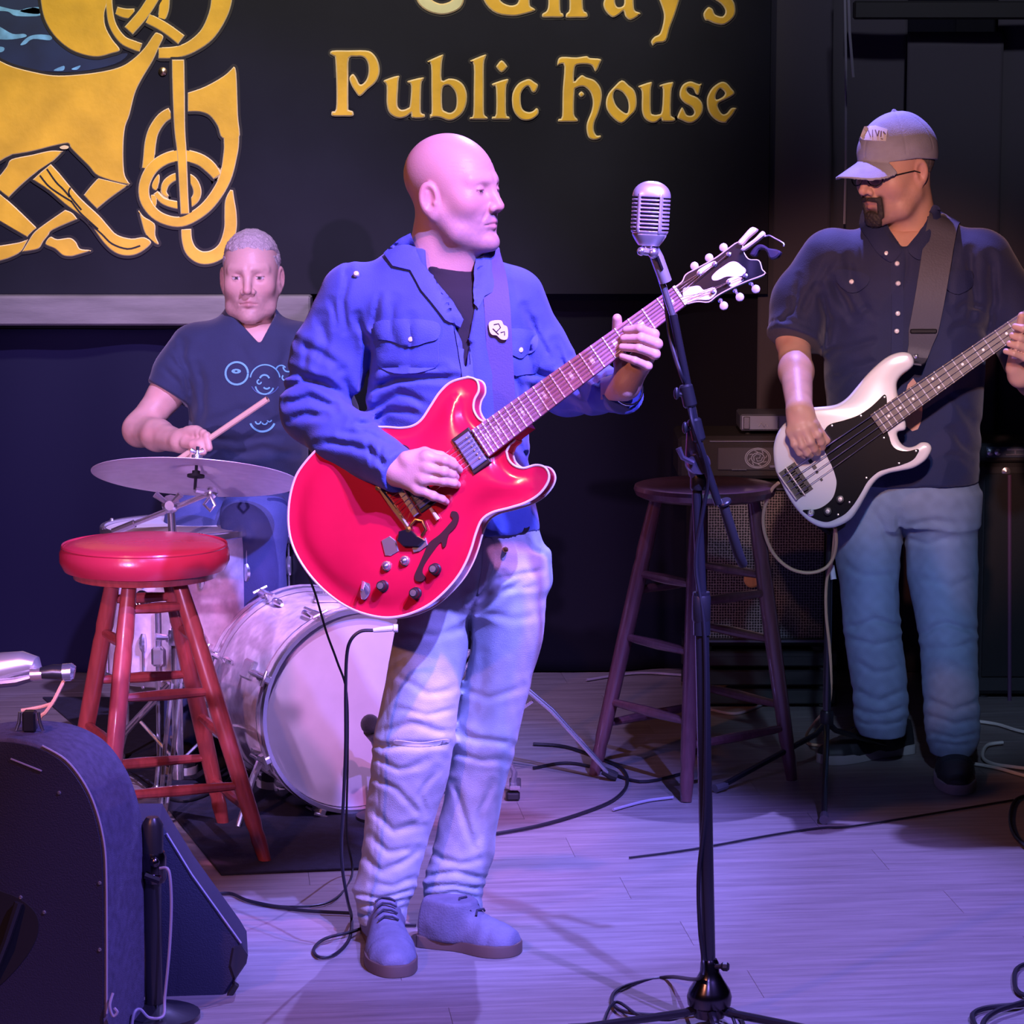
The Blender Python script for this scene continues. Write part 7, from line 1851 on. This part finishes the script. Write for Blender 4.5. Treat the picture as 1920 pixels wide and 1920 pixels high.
CR = thing('crate', P(1428, 1330, YA), 'low black crate holding up the bass speaker cabinet', 'crate')
a = P(1290, 1220, YA); b = P(1570, 1220, YA)
mb = MB()
for z in np.linspace(.035, zq - .02, 3): mb.box(((a[0] + b[0]) / 2, YA + .01, z), (b[0] - a[0], .018, .045), None, 0, .004).box(((a[0] + b[0]) / 2, YA + .33, z), (b[0] - a[0], .018, .045), None, 0, .004)
mb.box(((a[0] + b[0]) / 2, YA + .17, zq - .008), (b[0] - a[0], .34, .016), None, 0, .003)
for x in (a[0] + .03, b[0] - .03):
    for y in (YA + .04, YA + .30): mb.box((x, y, (zq - .01) / 2), (.045, .045, zq - .012), None, 0, .004)
mb.build('frame', M_BLKPLA, CR, False)
AH = thing('amplifier_head', P(1390, 905, YA), 'black bass amplifier head with a pale ringed emblem on top of the speaker cabinet', 'amplifier')
pbox(MB(), 1272, 818, 1500, 898, YA - .005, .28, .010).build('case', M_TOLEX, AH, False)
pbox(MB(), 1345, 838, 1492, 882, YA - .012, .012, .003).build('front_panel', mat('charcoal_panel', (.05, .05, .06), .35), AH, False)
mb = MB(); pbox(mb, 1330, 826, 1496, 829, YA - .010, .008, .001); pbox(mb, 1372, 880, 1400, 882, YA - .016, .006, .001); pbox(mb, 1442, 871, 1462, 878, YA - .020, .012, .002); mb.build('trim', mat('pale_metal_trim', (.45, .47, .52), .25, .9), AH, False)
eo = P(1421, 859, YA - .0145); EP = Plane(eo, (0, -1, 0)); k = YA / F; mb = MB()
M_EMB = mat('pale_emblem_print', (.36, .40, .47), .4)
for rx, ry in ((24, 19), (21, 16.5), (12, 10)): mb.tube([EP.w(rx * k * math.cos(a), ry * k * math.sin(a), 0) for a in np.linspace(0, 2 * PI, 28, False)], .0013, 5, closed=True)
for j in range(8):
    a = j * PI / 4; mb.tube([EP.w(k * (14 + 4 * t) * math.cos(a + .35 * t), k * (11 + 4 * t) * math.sin(a + .35 * t), 0) for t in (0, .5, 1)], .0011, 5)
mb.tube([EP.w(k * x, k * y, 0) for x, y in ((-7, -5), (-8, 3), (-2, 8), (5, 6), (3, 0), (-3, 0), (-1, -6), (6, -5), (9, 2))], .0013, 5)
mb.build('emblem', M_EMB, AH)
for x in (1292, 1312): MB().lathe([(.010, 0), (.010, .012), (0, .013)], P(x, 862, YA - .006), (0, -1, 0), 14).build('knob', M_BLKPLA, AH)
TU = thing('rack_tuner', P(1440, 812, YA), 'small silver blue box on top of the bass amplifier head', 'box')
pbox(MB(), 1388, 777, 1512, 808, YA + .02, .16, .005).build('case', mat('silver_blue_metal', (.26, .30, .40), .35, .7), TU, False)
mb = MB(); pbox(mb, 1394, 781, 1406, 805, YA + .014, .008, .002); pbox(mb, 1458, 782, 1460, 804, YA + .015, .006, .001); mb.build('bracket', mat('pale_metal_trim'), TU, False)
for x in (1402, 1500): MB().cyl(P(x, 814, YA + .06), P(x, 806, YA + .06), .008).build('foot', M_RUBBER, TU)
zz = P(1430, 796, YA + .014); MB().tube([zz + (-.012, 0, -.006), zz + (-.004, 0, .006), zz + (.004, 0, -.006), zz + (.010, 0, .004), zz + (.014, 0, -.006)], .0012, 5).build('panel_mark', M_EMB, TU)
# ------------------------------------------------------------------ right hand cabinet
YR = 8.75
RC_ = thing('speaker_cabinet', P(1900, 1340, YR), 'tall black speaker cabinet at the right edge behind the bass player', 'speaker')
a = P(1838, 868, YR); b = P(1965, 868, YR)
MB().box(((a[0] + b[0]) / 2, YR + .17, a[2] / 2 + .008), (b[0] - a[0], .34, a[2] - .016), None, 0, .012).build('cabinet', M_TOLEX, RC_, False)
MB().box(((a[0] + b[0]) / 2, YR - .004, a[2] / 2 + .02), (b[0] - a[0] - .03, .010, a[2] - .10), None, 0, .003).build('grille_cloth', mat('black_grille_cloth', (.010, .010, .012), .85, bump=.5, bscale=700), RC_, False)
MB().lathe([(.014, 0), (.013, .006), (0, .009)], P(1886, 884, YR), (0, -1, 0), 12).build('corner_cap', M_CHROME, RC_)
mb = MB()
for x in (a[0] + .03, b[0] - .03): mb.cyl((x, YR + .05, 0), (x, YR + .05, .02), .018)
mb.build('foot', M_RUBBER, RC_)
EP_ = MB().tube([P(1893, 890, YR - .012), P(1893, 1330, YR - .012)], .006, 8).build('lit_edge_strip', mat('purple_lit_edge', (.10, .05, .11), .4), RC_)  # strip coloured for the purple light along the cabinet edge
RA = thing('amplifier_head', P(1890, 866, YR), 'black amplifier head with shiny controls at the right edge', 'amplifier')
pbox(MB(), 1836, 832, 1962, 867, YR - .005, .26, .007).build('case', M_TOLEX, RA, False)
mb = MB(); pbox(mb, 1850, 838, 1956, 858, YR - .010, .008, .002); mb.build('front_panel', mat('blue_grey_panel', (.07, .09, .14), .3), RA, False)
for x in (1856, 1870): MB().lathe([(.011, 0), (.010, .012), (0, .014)], P(x, 847, YR - .010), (0, -1, 0), 14).build('knob', M_CHROME, RA)
mb = MB(); pbox(mb, 1888, 841, 1920, 845, YR - .014, .006, .001); pbox(mb, 1886, 851, 1925, 854, YR - .014, .006, .001); pbox(mb, 1902, 845, 1906, 852, YR - .014, .006, .001); mb.build('control_strip', M_CHROME, RA, False)
# ------------------------------------------------------------------ guitar stand in front of the bass player
gx = P(1549, 1420, 7.78)
GS = thing('guitar_stand', (gx[0], 7.78, 0), 'black guitar stand with tripod legs left of the bass player\'s shoes', 'stand')
MB().tube([(gx[0], 7.78, .14), P(1554, 1080, 7.78), P(1557, 1000, 7.79)], [.011, .010, .009], 12).build('post', M_BLKMET, GS)
MB().lathe([(.016, -.02), (.018, -.014), (.018, .014), (.016, .02)], (gx[0], 7.78, .15), (0, 0, 1), 14).build('collar', M_BLKPLA, GS)
for f in (G(1345, 1478, .012), G(1545, 1536, .012), G(1690, 1405, .012)):
    s = np.array([gx[0], 7.78, .14]); d = f - s; d[2] = 0; d /= np.linalg.norm(d)
    o = MB().tube([s, s + d * .04 + (0, 0, -.03), f], [.009, .008, .0075], 10).build('leg', M_BLKMET, GS)
    MB().tube([f - d * .03 + (0, 0, .004), f + d * .008], [.0105, .012], 10).build('rubber_foot', mat('grey_rubber', (.10, .10, .11), .5), o)
MB().tube([P(1557, 1000, 7.79), P(1535, 985, 7.74), P(1530, 970, 7.70)], .007, 8).tube([P(1557, 1000, 7.79), P(1580, 985, 7.74), P(1585, 970, 7.72)], .007, 8).build('yoke', M_RUBBER, GS)
MB().tube([P(1560, 1060, 7.755), P(1563, 1086, 7.75)], [.006, .008], 8).build('clip', mat('white_plastic', (.75, .75, .78), .35), GS)
# ------------------------------------------------------------------ stage monitors at lower left
M_CARPET = mat('grey_speaker_carpet', (.085, .080, .135), .9, vary=.3, vscale=60, bump=.6, bscale=500)
M_BLKWOOD = mat('black_textured_paint', (.011, .012, .034), .6, bump=.3, bscale=350)
YW1 = 5.50
W1p = Plane(P(100, 1600, YW1), (-.26, -1, .03), (1, -.26, 0))
MON = thing('stage_monitor', (P(100, 1900, YW1)[0], YW1 + .1, 0), 'rounded dark stage monitor filling the lower left corner', 'speaker')
wc = [W1p.px(x, y) for x, y in ((-130,1415),(-90,1392),(-30,1384),(30,1386),(80,1398),(125,1425),(160,1470),(182,1520),(196,1580),(200,1640),(201,1750),(201,1860),(200,1985),(40,1985),(-130,1985))]
cW = crom(wc, 5, True, (0, 12, 14))
MB().prism(W1p, cW, -.19, 0.0, .005, (), 0).build('cabinet', M_CARPET, MON, True, 45)
mb = MB(); mb.prism(W1p, [tuple(q) for q in grow(cW, -.007)], .0, .003, .001); mb.build('side_panel', M_BLKWOOD, MON, False)
MB().tube([W1p.w(a, b, .002) for a, b in crom([W1p.px(x, y) for x, y in ((80,1398),(125,1425),(160,1470),(182,1520),(196,1580),(200,1640),(201,1750),(201,1900))], 5, False)], .0022, 6).build('edge_bead', mat('worn_edge', (.30, .28, .36), .5), MON)
hc = crom([W1p.px(x, y) for x, y in ((-60,1672),(10,1672),(60,1700),(75,1735),(60,1780),(20,1830),(-20,1860),(-80,1870))], 4)
ho = MB().prism(W1p, hc, .001, .0045, .001).build('handle_recess', mat('deep_black', (.003, .003, .004), .9), MON, False)
MB().tube([W1p.w(*W1p.px(40, 1690), .012), W1p.w(*W1p.px(20, 1760), .022), W1p.w(*W1p.px(-15, 1840), .012)], [.009, .008, .009], 8).build('handle', M_BLKPLA, ho)
for x, y in ((40,1682),(84,1710),(112,1486),(188,1655),(188,1780)): MB().lathe([(.004, .0), (.003, .002), (0, .0025)], W1p.w(*W1p.px(x, y), .003), W1p.n, 8).build('screw', M_CHROME, MON)
MB().tube([W1p.w(*W1p.px(22, 1422), .0045), W1p.w(*W1p.px(80, 1445), .0045)], .0018, 5).build('scratch', mat('worn_edge'), MON)
# torn tape on its curved top
for pts in ([(18,1368),(60,1366),(92,1372),(100,1380),(60,1376),(22,1378)], [(88,1360),(108,1366),(118,1384),(110,1392),(98,1380)], [(130,1410),(150,1418),(152,1424),(134,1420)]):
    c = [P(x, y, YW1 + .12) for x, y in pts]
    n = len(c); up = np.array([.05, -.10, .010]) * .0
    z0 = [W1p.w(*W1p.px(x, y), 0) for x, y in pts]
wt = thing('stage_monitor', G(400, 1915), 'black wedge monitor with slanted grille edge right of the rounded monitor', 'speaker')
W2p = Plane(P(380, 1750, 5.82), (.10, -1, .10), (1, .1, 0))
w2 = [W2p.px(x, y) for x, y in ((240,1540),(300,1540),(312,1562),(360,1640),(452,1768),(465,1790),(462,1806),(385,1925),(330,1990),(240,1990))]
MB().prism(W2p, w2, -.26, 0, .006).build('cabinet', M_BLKWOOD, wt, False)
MB().prism(W2p, [W2p.px(x, y) for x, y in ((436,1776),(452,1770),(465,1790),(462,1806),(440,1838),(430,1810))], -.02, .006, .003).build('corner_guard', mat('dark_steel_corner', (.10, .10, .12), .3, .8), wt, False)
MB().tube([W2p.w(*W2p.px(x, y), .003) for x, y in ((312,1562),(360,1640),(452,1768))], .0022, 6).build('edge_bead', mat('worn_edge'), wt)
MB().prism(W2p, [W2p.px(x, y) for x, y in ((440,1842),(448,1848),(400,1925),(385,1945),(378,1940))], -.015, .008, .002).build('runner', M_RUBBER, wt, False)
# short stand in front of the wedge
SSx = P(287, 1760, 5.66)
SS = thing('microphone_stand', (SSx[0], 5.66, 0), 'short black stand with clamp between the two stage monitors', 'stand')
MB().tube([(SSx[0], 5.66, .02), (SSx[0], 5.66, P(0, 1640, 5.66)[2])], .018, 16).build('lower_tube', M_BLKMET, SS)
MB().tube([P(286, 1640, 5.66), P(286, 1545, 5.66), P(286, 1532, 5.66)], [.021, .021, .012], 16).build('upper_tube', M_BLKPLA, SS)
MB().lathe([(.022, -.03), (.025, -.022), (.025, .022), (.022, .03)], P(288, 1625, 5.66), (0, 0, 1), 16).ball(P(290, 1617, 5.63), .010, 10).tube([P(272, 1640, 5.64), P(300, 1650, 5.64)], .009, 8).build('clamp', mat('gunmetal'), SS)
MB().lathe([(.09, 0), (.09, .010), (.04, .02), (.02, .03)], (SSx[0], 5.66, .0), (0, 0, 1), 28).build('base', M_BLKMET, SS)
c3 = thing('cable', P(315, 1880, 5.64), 'thin grey cable hanging beside the short black stand between the monitors', 'cable')
MB().tube(crom([P(300, 1628, 5.63), P(316, 1632, 5.62), P(321, 1680, 5.62), P(320, 1740, 5.62), P(316, 1800, 5.62), P(309, 1870, 5.62), P(306, 1905, 5.60), P(280, 1908, 5.58), P(262, 1892, 5.58), P(250, 1905, 5.57), P(244, 1960, 5.57)], 6, False), .0030, 7).build('cord', mat('grey_cable', (.30, .28, .36), .5), c3)
c4 = thing('cable', P(206, 1900, 5.5), 'short pale cable loop at the bottom corner of the rounded monitor', 'cable')
MB().tube(crom([P(212, 1862, 5.46), P(206, 1885, 5.45), P(212, 1905, 5.45), P(220, 1898, 5.45), P(214, 1890, 5.45)], 5, False), .0028, 6).build('cord', mat('grey_cable'), c4)
# chrome microphone lying behind the rounded monitor
sm = thing('microphone', P(40, 1262, 6.1), 'shiny chrome microphone with dark plug above the rounded stage monitor', 'microphone')
A = P(-40, 1258, 6.1); B = P(62, 1248, 6.08)
MB().tube([A, P(0, 1252, 6.1), P(45, 1244, 6.09), P(66, 1246, 6.08), P(73, 1256, 6.08)], [.030, .032, .026, .018, .008], 18).build('body', mat('satin_chrome'), sm)
MB().tube([P(-30, 1284, 6.08), P(30, 1278, 6.07), P(60, 1270, 6.07)], [.010, .010, .008], 10).build('lower_rail', mat('violet_grey_metal'), sm)
MB().lathe([(.013, -.012), (.013, .012)], P(68, 1264, 6.06), (1, 0, .05), 14).build('collar', mat('pink_metal', (.70, .55, .52), .3, .8), sm)
MB().tube([P(76, 1262, 6.06), P(100, 1260, 6.06), P(118, 1261, 6.06)], [.012, .016, .017], 14).build('plug_body', M_BLKPLA, sm)
MB().tube([P(118, 1261, 6.06), P(134, 1260, 6.06), P(140, 1261, 6.06)], [.0185, .0190, .014], 16).build('plug_ring', M_CHROME, sm)
MB().tube([P(-10, 1290, 6.12), P(-10, 1500, 6.14), (P(-10, 1500, 6.14)[0], 6.14, .01)], .011, 10).lathe([(.12, 0), (.12, .01), (.02, .02)], (P(-10, 1500, 6.14)[0], 6.14, 0), (0, 0, 1), 24).build('stand', M_BLKMET, sm)
c5 = thing('cable', P(100, 1320, 6.05), 'orange and white cable hanging from the chrome microphone plug', 'cable')
M_ORG = mat('orange_cable', (.62, .30, .16), .5)
MB().tube(crom([P(122, 1272, 6.06), P(112, 1292, 6.05), P(100, 1315, 6.04), P(86, 1335, 6.04), P(74, 1350, 6.05), P(60, 1420, 6.08), P(56, 1550, 6.1), (P(56, 1550, 6.1)[0], 6.1, .006)], 5, False), .0042, 7).build('cord', M_ORG, c5)
MB().tube(crom([P(100, 1318, 6.04), P(78, 1325, 6.05), P(52, 1330, 6.05), P(40, 1332, 6.05)], 5, False), .0038, 7).build('branch', M_ORG, c5)
cl = thing('clamp', P(26, 1345, 5.62), 'black clamp with pale jaws sitting on the rounded stage monitor', 'clamp')
zt = W1p.w(*W1p.px(24, 1385), -.08)
MB().box(zt + (0, 0, .020), (.026, .03, .040), None, 0, .004).build('body', M_BLKPLA, cl, False)
for s in (-1, 1): MB().tube([zt + (s * .018, -.004, .038), zt + (s * .020, -.004, .018), zt + (s * .026, -.006, .002)], [.003, .0035, .003], 7).build('jaw', mat('pale_metal_trim'), cl)
# ------------------------------------------------------------------ loose cables on the floor
def cable(pts, r, m, label, z=.005):
    t = thing('cable', G(*pts[0]), label, 'cable')
    MB().tube(crom([G(x, y, z) for x, y in pts], 6, False), r, 7).build('cord', m, t)
cable([(930, 1563), (1010, 1548), (1090, 1525), (1150, 1500), (1176, 1470), (1165, 1440), (1120, 1420), (1060, 1400), (1000, 1395)], .0045, M_LEAD, 'black cable curving over the floor left of the brown stool', .006)
cable([(1000, 1440), (1060, 1430), (1120, 1440), (1200, 1465), (1280, 1450)], .004, M_LEAD, 'black cable running under the brown stool towards its left leg', .006)
cable([(1150, 1518), (1210, 1502), (1262, 1495)], .004, mat('grey_cable'), 'short greyish cable on the floor by the front foot of the brown stool', .006)
cable([(1180, 1608), (1300, 1592), (1450, 1565), (1540, 1552), (1620, 1546), (1900, 1500)], .0028, M_LEAD, 'thin dark line lying straight across the lit floor behind the microphone stand', .004)  # thin dark tube following a straight line over the planks
cable([(1330, 1330), (1380, 1338), (1430, 1320), (1456, 1296)], .0045, mat('grey_cable'), 'grey cable curling on the dark floor below the bass cabinet', .006)
cable([(1100, 1275), (1200, 1262), (1330, 1268), (1450, 1262)], .004, mat('grey_cable'), 'grey cable along the foot of the black curtain', .006)
cable([(1830, 1352), (1870, 1358), (1910, 1370), (1960, 1380)], .005, mat('white_cable', (.66, .62, .56), .5), 'white cable on the floor at right edge, nearest the wall', .008)
cable([(1826, 1432), (1870, 1440), (1925, 1455), (1970, 1460)], .005, mat('white_cable'), 'pale cable lying on the floor right of the black shoe', .008)
cable([(1880, 1392), (1850, 1398), (1843, 1420), (1862, 1432), (1900, 1438), (1950, 1444)], .005, mat('white_cable'), 'pale cable curled in a hook right of the black shoe', .010)
cable([(1940, 1490), (1905, 1500), (1894, 1535), (1905, 1570), (1940, 1600)], .005, M_LEAD, 'black cable loop at right edge level with the front shoe', .008)
cable([(1960, 1880), (1910, 1884), (1850, 1890), (1824, 1902), (1830, 1925), (1850, 1960)], .0055, M_LEAD, 'outer black cable loop in the lower right corner', .008)
cable([(1960, 1862), (1915, 1880), (1870, 1895), (1845, 1915), (1838, 1950)], .0055, M_LEAD, 'inner black cable loop in the lower right corner', .016)
cable([(1960, 1800), (1912, 1812), (1902, 1835), (1912, 1862), (1960, 1875)], .0050, M_LEAD, 'small upper cable loop at the lower right edge', .008)
cable([(225, 1445), (250, 1455), (300, 1490), (355, 1500), (420, 1470), (450, 1430)], .0045, M_LEAD, 'black cable on the rug under the red stool', .012)
cable([(380, 1680), (430, 1675), (470, 1690), (560, 1706), (660, 1712)], .0040, M_LEAD, 'dark cable at the rug edge behind the boots', .006)
